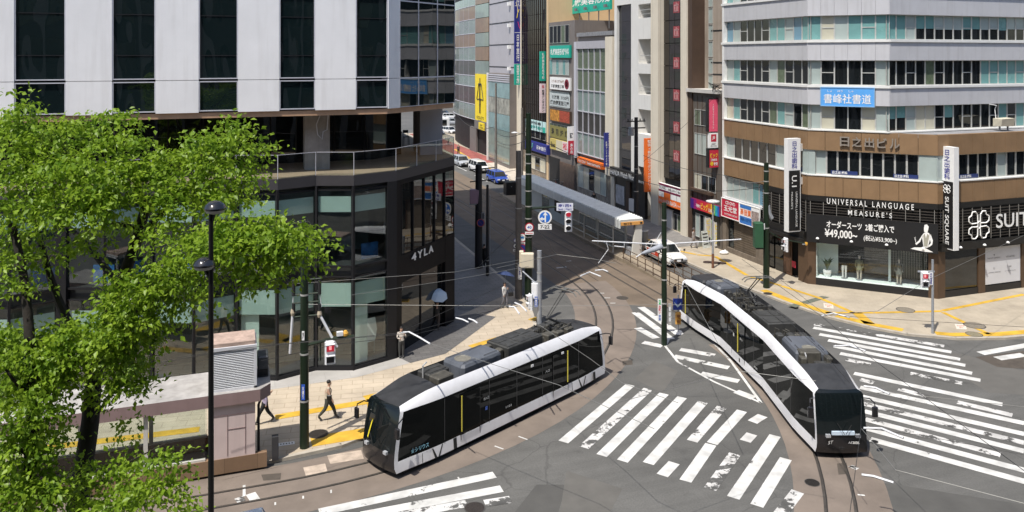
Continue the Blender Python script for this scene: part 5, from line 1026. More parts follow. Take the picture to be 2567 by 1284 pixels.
def ac_unit(T, x0, x1, hw, z1, fan=.3):
    z0 = TZT-.42; mb = MB(); c = .12
    def ring(i, z): return [(x0+i+c,-hw+i,z),(x1-i-c,-hw+i,z),(x1-i,-hw+i+c,z),(x1-i,hw-i-c,z),(x1-i-c,hw-i,z),(x0+i+c,hw-i,z),(x0+i,hw-i-c,z),(x0+i,-hw+i+c,z)]
    rr = [ring(0,z0), ring(0,z1-.12), ring(.06,z1)]; mb.add([p for r in rr for p in r], [tuple(range(16,24))] + [(k+i,k+(i+1)%8,k+8+(i+1)%8,k+8+i) for k in (0,8) for i in range(8)]); p = mb.build('roof_unit', M_TAC, T)
    cx_ = x0+.25*(x1-x0); mb = MB(); mb.lathe([(fan,0),(fan,.015),(fan*.85,.02),(fan*.8,.005),(.05,.008)], (cx_,0,z1), 20); mb.build('fan', mat('fan_grille', (.20,.19,.16), .6, .2, .2, 9), p)
    mb = MB()
    for y in (-hw*.72, hw*.72):
        for a, b in ((.08,.38),(.6,.92)): mb.tube([(x0+(x1-x0)*a,y,z1),(x0+(x1-x0)*a,y,z1+.04),(x0+(x1-x0)*b,y,z1+.04),(x0+(x1-x0)*b,y,z1)], .012, 4)
    mb.build('handrail', M_TEQ, p)
def clutter(T, x0, x1, seed, dense=26):
    r = random.Random(seed); z0 = TZT-.42
    for k in range(dense):
        a = x0+(x1-x0)*r.random(); y = (r.random()*1.36-.68); lx, ly, h = .12+.35*r.random(), .1+.26*r.random(), .2+.42*r.random(); m_ = r.choice((M_TEQ, M_TEQ2, M_TEQ, M_TROOF))
        if k % 2 == 0: gear_box(T, max(x0,a-lx/2), min(x1,a+lx/2), max(-.76,y-ly/2), min(.76,y+ly/2), z0+h, m_, z0, 0, 'roof_gear')
        else:
            mb = MB(); mb.tube([(a,y,z0+.05),(a,y,z0+h*1.1),(min(x1,a+lx),y+.1,z0+h*1.1),(min(x1,a+lx*1.3),y+.12,z0+.05)], .025, 6); mb.build('cable', M_TEQ2, T)
def pantograph(T, x, dirx, base=TZT, low=.35, hi=1.5, name='pantograph'):
    mb = MB()
    for y in (-.45,.45): mb.box((x-.5,y-.03,base-.1),(x+.5,y+.03,base))
    for a in (-.45,.45): mb.box((x+a-.03,-.5,base-.1),(x+a+.03,.5,base))
    p = mb.build('pantograph', M_TEQ, T); kx, kz = x-dirx*.75, base+low+.2; hx, hz = x+dirx*.55, base+hi
    q = MB(); q.tube([(x+dirx*.25,0,base),(kx,0,kz)], [.06,.05], 8); q.build('lower_arm', M_TEQ, p)
    q = MB(); q.tube([(kx,.06,kz),(hx,.1,hz)], .025, 6); q.tube([(kx,-.06,kz),(hx,-.1,hz)], .025, 6); q.sphere((kx,0,kz), .09, n=8); q.build('upper_arm', M_TEQ, p)
    q = MB()
    for d in (-.16,.16): q.tube([(hx+d,-.85,hz-.12),(hx+d,-.7,hz+.02),(hx+d,-.45,hz+.06),(hx+d,.45,hz+.06),(hx+d,.7,hz+.02),(hx+d,.85,hz-.12)], .028, 6)
    q.box((hx-.16,-.1,hz),(hx+.16,.1,hz+.05)); q.build('collector_head', mat('collector_grey', (.16,.16,.15), .5, .4, .2, 4), p)
    return p
def seams(T, xs, sds, M=None):
    for x in xs:
        for sd in sds: mb = MB(); mb.M = M; y0, y1 = sorted((sd*1.146, sd*1.156)); mb.box((x-.012,y0,.76),(x+.012,y1,2.4)); mb.build('window_seam', mat('seam_grey', (.05,.05,.052), .5, 0, 0), T); mb = MB(); mb.M = M; mb.box((x-.008,y0-.002*0,.24),(x+.008,y1,.72)); mb.build('skirt_seam', M_RUB, T)
# left tram: one body, a cab at both ends
TA = R(27.3); d1 = Vector((math.cos(TA), math.sin(TA), 0)); c1 = Vector((11.05,33.45,0)); TL = 13.2; n1 = c1 - d1*TL/2
t1 = local('tram', 'single body black and white tram with grey roof units turning beside the green signal pole', 'tram', n1, TA)
rot = Matrix.Translation((TL,0,0)) @ Matrix.Rotation(math.pi, 4, 'Z')
tram_shell(t1, TL/2); tram_shell(t1, TL/2, M=rot); under(t1, .5, TL-.5)
for sd in (-1, 1):
    door(t1, 3.25, 4.35, sd, 3.3); door(t1, 9.0, 10.1, sd, 10.05)
    for a in (1.25, 10.4):                       # bogie covers with slanted gaps
        def gap(a0, a1, b0, b1): mb = MB(); q = [(a0,sd*1.196,.245),(a1,sd*1.196,.245),(b1,sd*1.158,.66),(b0,sd*1.158,.66)]; mb.add(q, [(0,1,2,3) if sd < 0 else (3,2,1,0)]); mb.build('bogie_gap', M_RUB, t1)
        gap(a+.62,a+.74,a+.48,a+.54); gap(a+.78,a+.86,a+1.0,a+1.06); gap(a+1.6,a+1.78,a+1.6,a+1.78); gap(a-.03,a+.0,a-.03,a+.0)
M_LCY = mat('letter_pale_blue', (.30,.62,.75), .5, 0, 0)
mb = MB(); M_ = None
side_text(t1, '1101', 6.05, .95, .34, .09, -1, M_LWH); side_text(t1, '出入口', 4.7, 1.72, .3, .12, -1, M_LWH); side_text(t1, '♿', 4.7, 1.3, .12, .14, -1, mat('letter_blue', (.1,.2,.7), .5,0,0)); side_text(t1, '入口', 8.6, 1.72, .3, .12, -1, M_LWH)
mb = MB(); add_text(mb, '☆シリウス', (1.15,-1.125,.9), Vector((1,-.07,0)).normalized(), (.0,0,1), .85, .2, 0, .02, .03); mb.build('lettering', M_LCY, t1)
for x in (7.5, 9.6): mb = MB(); mb.box((x,-1.19,2.2),(x+.16,-1.165,2.3)); mb.build('label_plate', M_WHT, t1)
for x in (3.0,): gear_box(t1, 2.45, 3.3, -.72, -.1, 3.04, M_TEQ2, lids=0); gear_box(t1, 2.55, 3.7, .0, .74, 2.98, M_TEQ, lids=1)
mb = MB(); mb.tube([(2.5,.3,2.7),(2.5,.3,3.3),(2.7,.3,3.4)], .035, 6); mb.build('antenna', mat('antenna_grey', (.4,.4,.4), .5, .2, 0), t1)
ac_unit(t1, 3.85, 6.2, .66, 3.14, .36); gear_box(t1, 6.55, 8.9, -.66, .70, 3.18, M_TEQ, lids=3)
for y in (-.45,.25): gear_box(t1, 6.25, 6.5, y, y+.32, 3.12, M_TEQ2, name='roof_gear')
clutter(t1, 9.1, 11.3, 5, 34); pantograph(t1, 10.7, 1, TZT+.12, .3, 1.55)
for x in (9.2, 9.9, 10.6): gear_box(t1, x, x+.5, -.7, -.25, 3.0+.1*rnd.random(), M_TEQ2, name='roof_gear'); gear_box(t1, x+.05, x+.5, .25, .7, 3.05, M_TEQ, name='roof_gear')
seams(t1, (2.4,4.9,6.6,8.3,10.9), (-1,1))
# driver compartment seen through the front: a yellow curtain strip
mb = MB(); mb.add([(-.13,.52,1.25),(-.17,.42,1.25),(.12,.42,2.0),(.16,.52,2.0)], [(0,1,2,3)]); mb.build('cab_blind', mat('blind_yellow', (.65,.55,.02), .5, 0, .1, 3), t1)
# right tram: three linked bodies
P = [Vector((22.75,25.3,0)), Vector((24.85,31.3,0)), Vector((26.15,36.8,0)), Vector((26.35,41.7,0))]
t2 = local('articulated_tram', 'three section black and white tram on the curve beside the plaza', 'tram', P[0], 0)
def seg(a, b, rev=False):
    d = (b-a).normalized(); M = Matrix.Translation(a-P[0]) @ Matrix.Rotation(math.atan2(d.y, d.x), 4, 'Z'); return M, (b-a).length
def with_M(M, fn):
    old = MB.__init__
    def ini(s): old(s); s.M = M
    MB.__init__ = ini
    try: fn()
    finally: MB.__init__ = old
Ma, La = seg(P[0], P[1]); Mb, Lb = seg(P[1], P[2]); Mc, Lc = seg(P[3], P[2])
GT = M_TCLR
def secA():
    tram_shell(t2, La-.12, True, Ma, M_TGLS); under(t2, .5, La-.2)
    clear = None
    gear_box(t2, 2.45, 2.75, -.7, .1, 2.86, M_TEQ, name='roof_gear'); mb = MB(); mb.tube([(2.6,.45,2.6),(2.6,.45,3.1),(2.75,.45,3.2)], .03, 6); mb.build('antenna', MATS['antenna_grey'], t2)
    ac_unit(t2, 3.0, 5.0, .72, 3.14, .3); gear_box(t2, 2.78, 3.3, -.28, .62, 3.2, M_TEQ2, lids=0, name='roof_unit')
    for y in (-.6,0,.5): gear_box(t2, 5.15, 5.6, y, y+.3, 3.1, M_TEQ, name='roof_gear')
    clutter(t2, 5.1, La-.2, 8, 14)
    for y in (-.68,.42): gear_box(t2, 2.5, 2.95, y, y+.26, 3.05, M_TEQ2, name='roof_gear')
    mb = MB(); mb.box((-.15,-.45,1.02),(-.08,.45,1.16)); mb.build('destination_plate', mat('plate_pale_blue', (.55,.66,.78), .3, 0, .05, 3), t2)
    mb = MB(); add_text(mb, 'A1203B', (-.14,-.42,.72), (-.1,-1,0), (0,0,1), .42, .1, 0, .03); add_text(mb, 'ST', (-.2,-.5,.86), (0,-1,0), (0,0,1), .2, .13, 0, .0, .4) if False else None; mb.build('lettering', M_LWH, t2)
def secB():
    tram_shell(t2, Lb, False, Mb, M_TGLS); under(t2, 0, Lb); door(t2, 2.2, 3.9, 1, 3.05, None, 2.35, M_TGLS)
    gear_box(t2, .4, 2.4, -.7, .72, 3.12, M_TEQ, lids=2); clutter(t2, 2.5, 5.3, 11, 44); pantograph(t2, 3.7, -1, TZT+.1, .3, 1.5)
    side_text(t2, '出入口', 2.6, 1.6, .3, .12, 1, M_LWH); side_text(t2, '♿', 3.6, 1.5, .14, .16, 1, M_LWH); side_text(t2, 'A1203C', .8, .86, .4, .09, 1, M_LWH)
    mb = MB(); mb.box((2.75,1.155,.36),(2.9,1.185,.55)); mb.build('door_button_panel', M_TBLK, t2)
def secC():
    tram_shell(t2, Lc-.12, True, Mc, M_TGLS); under(t2, .5, Lc-.2); ac_unit(t2, 2.4, 3.9, .72, 3.1, .26); clutter(t2, 4.0, Lc-.2, 13, 20)
    mb = MB(); mb.box((1.0,-1.2,.8),(1.04,-1.165,2.2)); mb.build('grab_bar', M_BAR, t2); side_text(t2, 'A1203A', 3.9, .86, .4, .09, -1, M_LWH)
    mb = MB(); mb.cbox((.9,-.78,2.7),(2.35,.78,3.02), .1); mb.build('roof_unit', M_TROOF, t2)
_ts = tram_shell
def tram_shell(T, L, cab=True, M=None, glass=None): return _ts(T, L, cab, None if MB().M is not None else M, glass)
class _MBfix: pass
_old_init = MB.__init__
def run(M, fn):
    global _ts_saved
    def ini(s): _old_init(s); object.__setattr__(s, '_lock', M); s.M = M
    MB.__init__ = ini
    sa_ = MB.__setattr__
    def guard(s, k, v):
        if k == 'M' and v is None: v = M
        object.__setattr__(s, k, v)
    MB.__setattr__ = guard
    try: fn()
    finally: MB.__init__ = _old_init; del MB.__setattr__
_oa = secA
def secA(): _oa(); seams(t2, (2.5,4.3), (1,-1))
_ob = secB
def secB(): _ob(); seams(t2, (1.1,4.6), (1,-1))
run(Ma, secA); run(Mb, secB); run(Mc, secC)
for M, nm in ((Mb, 0), (Mb, 1)):
    x0, x1 = (-.14,.14) if nm == 0 else (Lb-.14, Lb+.14)
    mb = MB(); mb.M = M; mb.box((x0,-1.02,.3),(x1,1.02,2.75)); mb.build('gangway_bellows', M_RUB, t2)
# writing on the front, on the driver's left
mb = MB(); mb.M = Ma; add_text(mb, 'ST', (-.13,.5,.72), (.22,-1,0), (0,0,1), .2, .13, 0, .0, .3); mb.build('lettering', M_LWH, t2)
# ------------------------------------------------------------------ trees
def leaf_mat():
    m = bpy.data.materials.new('leaf_green'); m.use_nodes = True; t = m.node_tree; t.nodes.clear(); L = t.links.new
    o = t.nodes.new('ShaderNodeOutputMaterial'); mx = t.nodes.new('ShaderNodeMixShader'); mx.inputs[0].default_value = .5
    b = t.nodes.new('ShaderNodeBsdfPrincipled'); b.inputs['Roughness'].default_value = .42; b.inputs['Specular IOR Level'].default_value = .35; tr = t.nodes.new('ShaderNodeBsdfTranslucent')
    tc = t.nodes.new('ShaderNodeTexCoord'); n = t.nodes.new('ShaderNodeTexNoise'); n.inputs['Scale'].default_value = 2.2; n.inputs['Detail'].default_value = 4; L(tc.outputs['Object'], n.inputs['Vector'])
    r = t.nodes.new('ShaderNodeValToRGB'); r.color_ramp.elements[0].position = .32; r.color_ramp.elements[0].color = (.13,.245,.018,1); r.color_ramp.elements[1].position = .68; r.color_ramp.elements[1].color = (.33,.47,.04,1); L(n.outputs['Fac'], r.inputs[0])
    L(r.outputs[0], b.inputs['Base Color']); L(r.outputs[0], tr.inputs[0]); L(b.outputs[0], mx.inputs[1]); L(tr.outputs[0], mx.inputs[2]); L(mx.outputs[0], o.inputs[0]); return m
M_LEAF = leaf_mat(); M_BARK = mat('bark_dark', (.020,.016,.012), .9, 0, .35, 4, bump=.6, bscale=18)
def leaves(name, clumps, par, seed, size=.17):
    rg = np.random.default_rng(seed); V = []; n_tot = 0
    pos = []; axis = []
    for (c, rad, ntw) in clumps:
        c = np.array(c); k = ntw
        u = rg.normal(size=(k,3)); u /= np.linalg.norm(u, axis=1)[:,None]; rr = rg.random(k)**.38
        tw = c + u*rr[:,None]*np.array(rad)
        out = u*np.array([1,1,.15]) + rg.normal(size=(k,3))*.35; out[:,2] -= .12; out /= np.linalg.norm(out, axis=1)[:,None]
        for i in range(k):
            m = rg.integers(19, 33); s = (rg.random(m)-.25)*.75; p = tw[i] + out[i]*s[:,None] + rg.normal(size=(m,3))*np.array([.14,.14,.07]); p[:,2] -= .25*(s+.1)**2
            pos.append(p); a = out[i]*.7 + rg.normal(size=(m,3))*.75; a[:,2] -= .45; axis.append(a)
    pos = np.concatenate(pos); ax = np.concatenate(axis); ax /= np.linalg.norm(ax, axis=1)[:,None]; N = len(pos)
    nr = rg.normal(size=(N,3))*.55 + np.array([0,0,1.0]); sd = np.cross(ax, nr); sd /= np.linalg.norm(sd, axis=1)[:,None]; nr = np.cross(sd, ax)
    L_ = (size*(.5+.95*rg.random(N)))[:,None]; W = L_*.30
    b = pos; t = pos + ax*L_ - nr*L_*.12; l = pos + ax*L_*.45 + sd*W + nr*W*.35; r = pos + ax*L_*.45 - sd*W + nr*W*.35; mdl = pos + ax*L_*.45
    v = np.stack([b, l, t, r, mdl], 1).reshape(-1,3)
    o = ORG.get(par); v = v - np.array(o)
    i0 = np.arange(N)*5; f = np.concatenate([np.stack([i0,i0+4,i0+2,i0+1],1), np.stack([i0,i0+3,i0+2,i0+4],1)])
    me = bpy.data.meshes.new(name); me.vertices.add(len(v)); me.vertices.foreach_set('co', v.ravel()); me.loops.add(f.size); me.loops.foreach_set('vertex_index', f.ravel().astype(np.int32))
    me.polygons.add(len(f)); me.polygons.foreach_set('loop_start', np.arange(len(f))*4); me.update(calc_edges=True); me.materials.append(M_LEAF)
    ob = bpy.data.objects.new(name, me); COL.objects.link(ob); ob.parent = par; return ob
def ell(lst, dens=1.0):
    out = []
    for px, py, d, rx, ry in lst:
        d = d-3.6; s = d/F_PX; c = D(px, py, d); R3 = (rx*s*.95, min(rx, ry*1.4)*s*.95, ry*s*.92); out.append((c, R3, max(4, int(dens*rx*ry/98))))
    return out
def limb(mb, pts, r0, r1, n=7):
    k = len(pts)
    q = []                                     # smooth through the points
    for i in range(k-1):
        for j in range(4):
            t_ = j/4; p0, p1, p2, p3 = [Vector(pts[max(0, min(k-1, i+a))]) for a in (-1,0,1,2)]
            q.append(.5*((2*p1)+(-p0+p2)*t_+(2*p0-5*p1+4*p2-p3)*t_*t_+(-p0+3*p1-3*p2+p3)*t_**3))
    q.append(Vector(pts[-1])); mb.tube(q, [r0+(r1-r0)*i/(len(q)-1) for i in range(len(q))], n)
def tree(label, trunk, branches, clumps, seed, r0=.3, dens=1., size=.17):
    base = Vector((trunk[0].x, trunk[0].y, 0)); t = thing('tree', label, 'tree', base)
    mb = MB(); limb(mb, trunk, r0, r0*.45, 10); mb.build('trunk', M_BARK, t, smooth=True)
    for b, ra, rb in branches: mb = MB(); limb(mb, b, ra, rb); mb.build('branch', M_BARK, t, smooth=True)
    leaves('crown', ell(clumps, dens), t, seed, size)
dA = 19.9
p0 = D(196,1284,dA); trA = [Vector((p0.x-.1,p0.y,0)), Vector(p0), D(208,1180,dA), D(226,1060,dA+.1), D(236,950,dA+.2), D(262,830,dA+.3), D(300,720,dA+.3), D(340,610,dA+.2), D(365,520,dA)]
brA = [([D(236,950,dA+.2), D(200,860,dA+.6), D(150,760,dA+.8), D(110,640,dA+.6), D(80,500,dA+.2), D(60,380,dA)], .16, .03),
       ([D(262,830,dA+.3), D(400,740,dA-.3), D(470,690,dA-.6), D(600,620,dA-1), D(740,590,dA-1.2)], .13, .02),
       ([D(340,610,dA+.2), D(420,520,dA+.5), D(520,430,dA+.6), D(620,360,dA+.4)], .10, .015),
       ([D(365,520,dA), D(330,430,dA+.2), D(290,350,dA+.3), D(285,290,dA+.3)], .09, .015),
       ([D(300,720,dA+.3), D(240,640,dA+1), D(160,560,dA+1.4), D(60,520,dA+1.6)], .11, .02),
       ([D(340,570,dA+.2), D(280,560,dA-.4), D(252,570,dA-.8), D(235,540,dA-1)], .06, .012),
       ([D(226,1060,dA), D(280,990,dA-.5), D(320,930,dA-.8)], .05, .01), ([D(200,1240,dA), D(280,1190,dA-.8), D(340,1150,dA-1.2), D(420,1110,dA-1.4)], .045, .01), ([D(200,1260,dA), D(300,1262,dA-1), D(420,1262,dA-1.6)], .04, .01),
       ([D(600,620,dA-1), D(680,560,dA-1), D(760,560,dA-1.1)], .03, .008), ([D(520,430,dA+.6), D(600,410,dA+.6), D(670,345,dA+.6)], .03, .006)]
clA = [(330,960,22.5,40,34),(250,870,22.5,60,34),(90,640,23.4,50,26),(190,610,23.2,50,24),(60,270,23.5,26,36),(20,330,23.7,70,50),(120,340,23.4,100,48),(270,300,23.6,55,30),(70,430,23.0,110,60),(200,420,22.8,90,60),(330,360,23.5,55,40),(310,440,22.9,80,50),(60,520,22.9,90,50),(180,520,22.5,80,50),(250,500,22.4,60,50),(30,610,23.2,60,34),
  (400,420,23.4,75,50),(480,380,23.6,70,42),(560,340,23.8,62,36),(560,310,23.8,22,26),(530,440,23.3,80,46),(620,370,23.8,40,28),(620,430,23.6,40,40),(470,490,22.9,70,40),(560,500,23.2,50,30),(400,500,22.9,50,34),
  (440,580,22.4,60,40),(540,600,21.9,80,46),(620,570,21.9,80,34),(690,590,21.8,70,40),(750,600,21.8,50,34),(790,625,21.8,22,14),(640,640,22.0,70,40),(700,650,22.0,50,26),(560,680,22.0,60,34),(470,640,22.2,60,40),(660,690,22.2,50,22),
  (420,700,22.3,60,44),(360,730,22.3,70,40),(335,690,22.3,36,24),(330,790,22.3,80,44),(420,760,22.5,40,36),(275,760,22.3,40,28),(500,740,22.3,16,34),(290,830,22.4,60,44),(180,830,22.5,50,40),(150,860,22.5,80,50),(330,850,22.5,50,40),(120,920,22.6,60,40),(290,900,22.6,40,40),(60,880,22.8,80,50),(300,920,22.5,44,40),
  (280,980,22.9,40,40),(110,990,22.9,50,34),(50,960,22.8,60,40),(310,1070,23,24,20),(140,1090,23.1,24,40),
  (190,1230,22.2,50,34),(260,1180,22.2,50,22),(330,1170,22,50,20),(380,1160,21.8,40,16),(420,1215,21.6,50,30),(340,1240,21.8,70,30),(260,1260,22,60,30),(460,1255,21.6,26,14),(440,1140,21.8,22,10),(150,1200,22.6,22,30),(330,560,24.4,40,26)]
tree('larger leafy green tree with a leaning dark trunk beside the black lamp post', trA, brA, clA, 11, .27, 1.0, .13)
dB = 18.4
p0 = D(70,1284,dB); trB = [Vector((p0.x,p0.y,0)), Vector(p0), D(78,1150,dB), D(82,1000,dB), D(75,860,dB+.1), D(60,700,dB+.4), D(30,560,dB+.6)]
clB = [(60,880,22,60,30),(150,930,22,50,30),(30,720,22.4,46,30),(110,1240,21.5,40,40),(90,960,22,50,40),(40,1000,21.8,60,40),(100,1010,21.8,36,26),(20,1090,21.7,50,50),(70,1070,21.6,40,40),(40,1170,21.6,50,40),(100,1130,21.7,30,30),(60,1230,21.5,50,40),(10,1250,21.5,40,40),(110,1190,21.8,20,40),(10,860,22,40,40),(10,650,22.4,34,24)]
tree('smaller dark trunked tree at the lower left edge with leaves down to the ground', trB, [([D(82,1000,dB), D(40,960,dB-.3), D(10,920,dB-.4)], .07, .02), ([D(78,1150,dB), D(40,1120,dB-.3), D(0,1110,dB-.5)], .05, .015)], clB, 17, .18, 1.0, .135)
# ------------------------------------------------------------------ subway entrance shelter
sh = thing('subway_entrance', 'pinkish concrete subway entrance with window bays and a louvred vent box on its roof', 'shelter', (-4,33,.12))
M_PINKC = mat('pink_render', (.58,.47,.45), .6, 0, .06, 1, dirt=.2); M_FASC = mat('mauve_fascia', (.26,.18,.175), .6, 0, .1, 1, dirt=.15); M_ROOFG = mat('stained_roof_grey', (.34,.325,.31), .85, 0, .3, 1.2, dirt=.3); M_TILE = grid_mat('brown_base_tile', (.20,.125,.075), (.22,.14,.085), 1.2, .6, .01, 0, var=.2)
u0, u1, vf, vb = -16.0, 1.25, 32.05, 34.35
mb = MB(); mb.prism([(u0,vf-.12),(.9,vf-.12),(1.3,vf+.35),(1.3,vb),(u0,vb)], 2.72, 3.18, 0, 1); mb.build('roof', [M_FASC, M_ROOFG], sh)
for nm, v0, v1, ue in (('base_wall', vf-.0, vf+.22, 1.15), ('base_wall', vb-.3, vb-.1, -1.0)):
    mb = MB(); mb.box((u0,v0,.1),(ue,v1,.66)); mb.build(nm, M_TILE, sh)
mb = MB(); mb.box((u0,vf+.2,.1),(-.9,vb-.3,.16)); mb.build('stairwell_shade', mat('stairwell_shade_dark', (.06,.055,.05), .8, 0, .2, 1), sh)  # flat dark slab, shade of the stair opening put into its colour
mb = MB(); mb.box((-.95,vf+.02,.66),(.72,vf+.95,2.72)); mb.build('pillar', M_PINKC, sh)
mb = MB(); mb.box((-.3,vf+.0,.75),(-.285,vf+.03,2.3)); mb.box((.35,vf+.0,.75),(.365,vf+.03,2.3)); mb.box((-.95,vf+.0,2.3),(.72,vf+.03,2.315)); mb.box((-.3,vf+.0,1.75),(.35,vf+.03,1.762)); mb.build('door_groove', M_FASC, sh)
M_FRW = mat('frame_offwhite', (.55,.53,.49), .5, 0, .08, 2)
for nm, v in (('front', vf+.1), ('back', vb-.2)):
    for i in range(7):
        a = -1.0-2.15*(i+1); b = a+2.15
        if a < u0: break
        mb = MB(); mb.box((a+.08,v-.01,.74),(b-.08,v+.01,2.7)); p = mb.build('window', M_RAILG, sh)
        mb = MB(); mb.box((a-.07,v-.05,.66),(a+.08,v+.05,2.72)); mb.box((a+.08,v-.06,.66),(b-.08,v+.06,.74)); mb.build('frame', M_FRW, p)
vt = thing('vent_box', 'grey louvred ventilation box with a weathered top on the subway entrance roof', 'vent', (-.2,33,3.18))
mb = MB(); c0, c1, w0, w1 = -.93, .78, 32.15, 33.55
for a in (c0, c1-.1):
    for b in (w0, w1-.1): mb.box((a,b,3.18),(a+.1,b+.1,4.85))
mb.box((c0,w0-.02,4.72),(c1,w1,4.86)); mb.box((c0,w0,3.18),(c1,w1,3.26)); mb.build('frame', mat('vent_frame', (.60,.61,.64), .5, .1, .08, 2), vt)
mb = MB(); mb.box((c0+.12,w0+.14,3.2),(c1-.12,w1-.12,4.75)); mb.build('core', M_DARK, vt)
mb = MB()
for k in range(22):
    z = 3.28+k*.066; mb.add([(c0+.1,w0+.01,z),(c1-.1,w0+.01,z),(c1-.1,w0+.1,z+.055),(c0+.1,w0+.1,z+.055)], [(0,1,2,3)]); mb.add([(c1-.01,w0+.1,z),(c1-.01,w1-.1,z),(c1-.1,w1-.1,z+.055),(c1-.1,w0+.1,z+.055)], [(0,1,2,3)])
    mb.add([(c0+.1,w0+.01,z-.012),(c1-.1,w0+.01,z-.012),(c1-.1,w0+.01,z),(c0+.1,w0+.01,z)], [(0,1,2,3)])
mb.build('louvre', mat('louvre_light', (.66,.67,.69), .45, .1, .06, 3), vt)
mb = MB(); mb.prism([(c0+.05,w0+.05),(c1-.05,w0+.05),(c1-.05,w1-.05),(c0+.05,w1-.05)], 4.86, 5.0); mb.build('top_panel', mat('weathered_top', (.38,.28,.23), .8, 0, .35, 3), vt)
t = thing('control_box', 'dark streaked metal box standing behind the louvred vent box', 'cabinet', (1.0,33.8,3.18)); mb = MB(); mb.cbox((.83,33.1,3.18),(1.25,34.0,4.0), .04); mb.build('housing', mat('streaked_dark', (.07,.075,.08), .35, .2, .6, 2), t); mb = MB(); mb.box((.85,33.08,3.25),(1.22,33.1,3.5)); mb.build('door', M_BLK, t)
t = thing('handrail_post', 'dark drain pipe and bollard at the subway entrance corner', 'post', (1.0,32.6,.12)); mb = MB(); mb.tube([(.95,32.3,2.7),(.85,32.4,2.4),(.85,32.4,.1)], .05, 8); mb.build('pipe', M_RUB, t); mb = MB(); mb.box((1.35,32.35,.12),(1.6,32.6,1.05)); mb.build('post', mat('bollard_dark', (.05,.05,.055), .5, .1, .1, 2), t)
p = G(720,1118,.13); t = thing('ground_sign', 'white strip of small pictograms flat on the sidewalk beside the subway entrance', 'ground sign', p); ps = [G(*q, .131) for q in [(690,1112),(738,1106),(739,1113),(691,1120)]]; MB().add(ps, [(3,2,1,0)]).build('panel', M_WHT, t)
mb = MB(); add_text(mb, '▪▪▪▪▪▪', sum(ps, Vector())/4+Vector((0,0,.005)), (ps[1]-ps[0]).normalized(), (ps[0]-ps[3]).normalized(), .62, .09); mb.build('lettering', M_LBK, t)
# ------------------------------------------------------------------ poles, lamps and signals
M_GRN = mat('pole_dark_green', (.010,.022,.010), .45, .2, .15, 2); M_PBLK = mat('pole_black', (.006,.006,.006), .4, .1, .1, 2); M_GALV = mat('galvanised', (.36,.38,.41), .45, .4, .12, 3); M_CPOL = mat('concrete_pole', (.16,.145,.13), .85, 0, .2, 2); M_PTUBE = mat('white_tube', (.62,.63,.65), .5, 0, .08, 3); M_DPOL = mat('pole_dark_grey', (.025,.025,.027), .6, .1, .15, 2); M_BAND = mat('steel_band', (.5,.5,.48), .4, .5, .1, 3)
M_REDL = mat('signal_red', (.45,.02,.04), .3, 0, 0, emit=.6); M_LENS = mat('signal_lens_dark', (.03,.03,.035), .25, 0, 0); M_SIGW = mat('signal_white', (.70,.71,.73), .45, 0, .05, 3)
def pole(name, label, x, y, h, r0, r1, m, bands=(), cat='pole', z=.1, pos=None, group=None, dress=True):
    p = Vector(pos) if pos else G(x, y, z); p.z = 0; t = thing(name, label, cat, p, group=group); mb = MB(); mb.tube([(p.x,p.y,0),(p.x,p.y,h)], [r0,r1], 14); mb.build('post', m, t, smooth=True)
    mb = MB()
    for b in bands: r = r0+(r1-r0)*b/h+.012; mb.lathe([(r,0),(r,.07)], (p.x,p.y,b), 14)
    if bands: mb.build('band', M_BAND, t)
    return t, p
CR = Vector((YC, -YS, 0)); CF = Vector((YS, YC, 0))            # across and into the view, for arms square to it
def ped_signal(name, label, c, face, par_h=1, lit=True):
    """two-lamp walking signal hung with its centre at c, facing direction face"""
    f = Vector(face).normalized(); a = math.atan2(f.y, f.x); t = local(name, label, 'signal', c, a); mb = MB(); mb.cbox((-.12,-.21,-.48),(.06,.21,.48), .06); mb.build('housing', M_SIGW, t)
    for z, m in ((.2, M_REDL if lit else M_LENS), (-.25, M_LENS)):
        mb = MB(); mb.box((.06,-.15,z-.15),(.075,.15,z+.15)); mb.build('lamp', m, t)
        mb = MB(); mb.box((.06,-.18,z+.15),(.24,.18,z+.175)); mb.box((.06,-.18,z-.12),(.2,-.16,z+.16)); mb.box((.06,.16,z-.12),(.2,.18,z+.16)); mb.build('visor', M_SIGW, t)
    mb = MB(); mb.box((.076,-.05,.12),(.08,.05,.28)); mb.build('figure', mat('figure_pink', (.9,.35,.35), .4, 0, 0, emit=.8 if lit else 0), t)
    return t
def car_signal(label, c, face, lit=0, col=None):
    f = Vector(face).normalized(); a = math.atan2(f.y, f.x); t = local('traffic_light', label, 'signal', c, a); m = col or M_SIGW; mb = MB(); mb.cbox((-.1,-.24,-.7),(.05,.24,.7), .07); mb.build('housing', m, t)
    for k, z in enumerate((.44,0,-.44)):
        mb = MB(); mb.tube([(.04,0,z),(.06,0,z)], .17, 16); mb.build('lamp', M_REDL if k == lit else M_LENS, t)
        mb = MB(); vs = []
        for i in range(9): q = math.pi*i/8; vs += [(.05,.19*math.cos(q),z+.19*math.sin(q)), (.28,.19*math.cos(q),z+.17*math.sin(q))]
        mb.add(vs, [(2*i,2*i+1,2*i+3,2*i+2) for i in range(8)]); mb.build('visor', m, t)
    return t
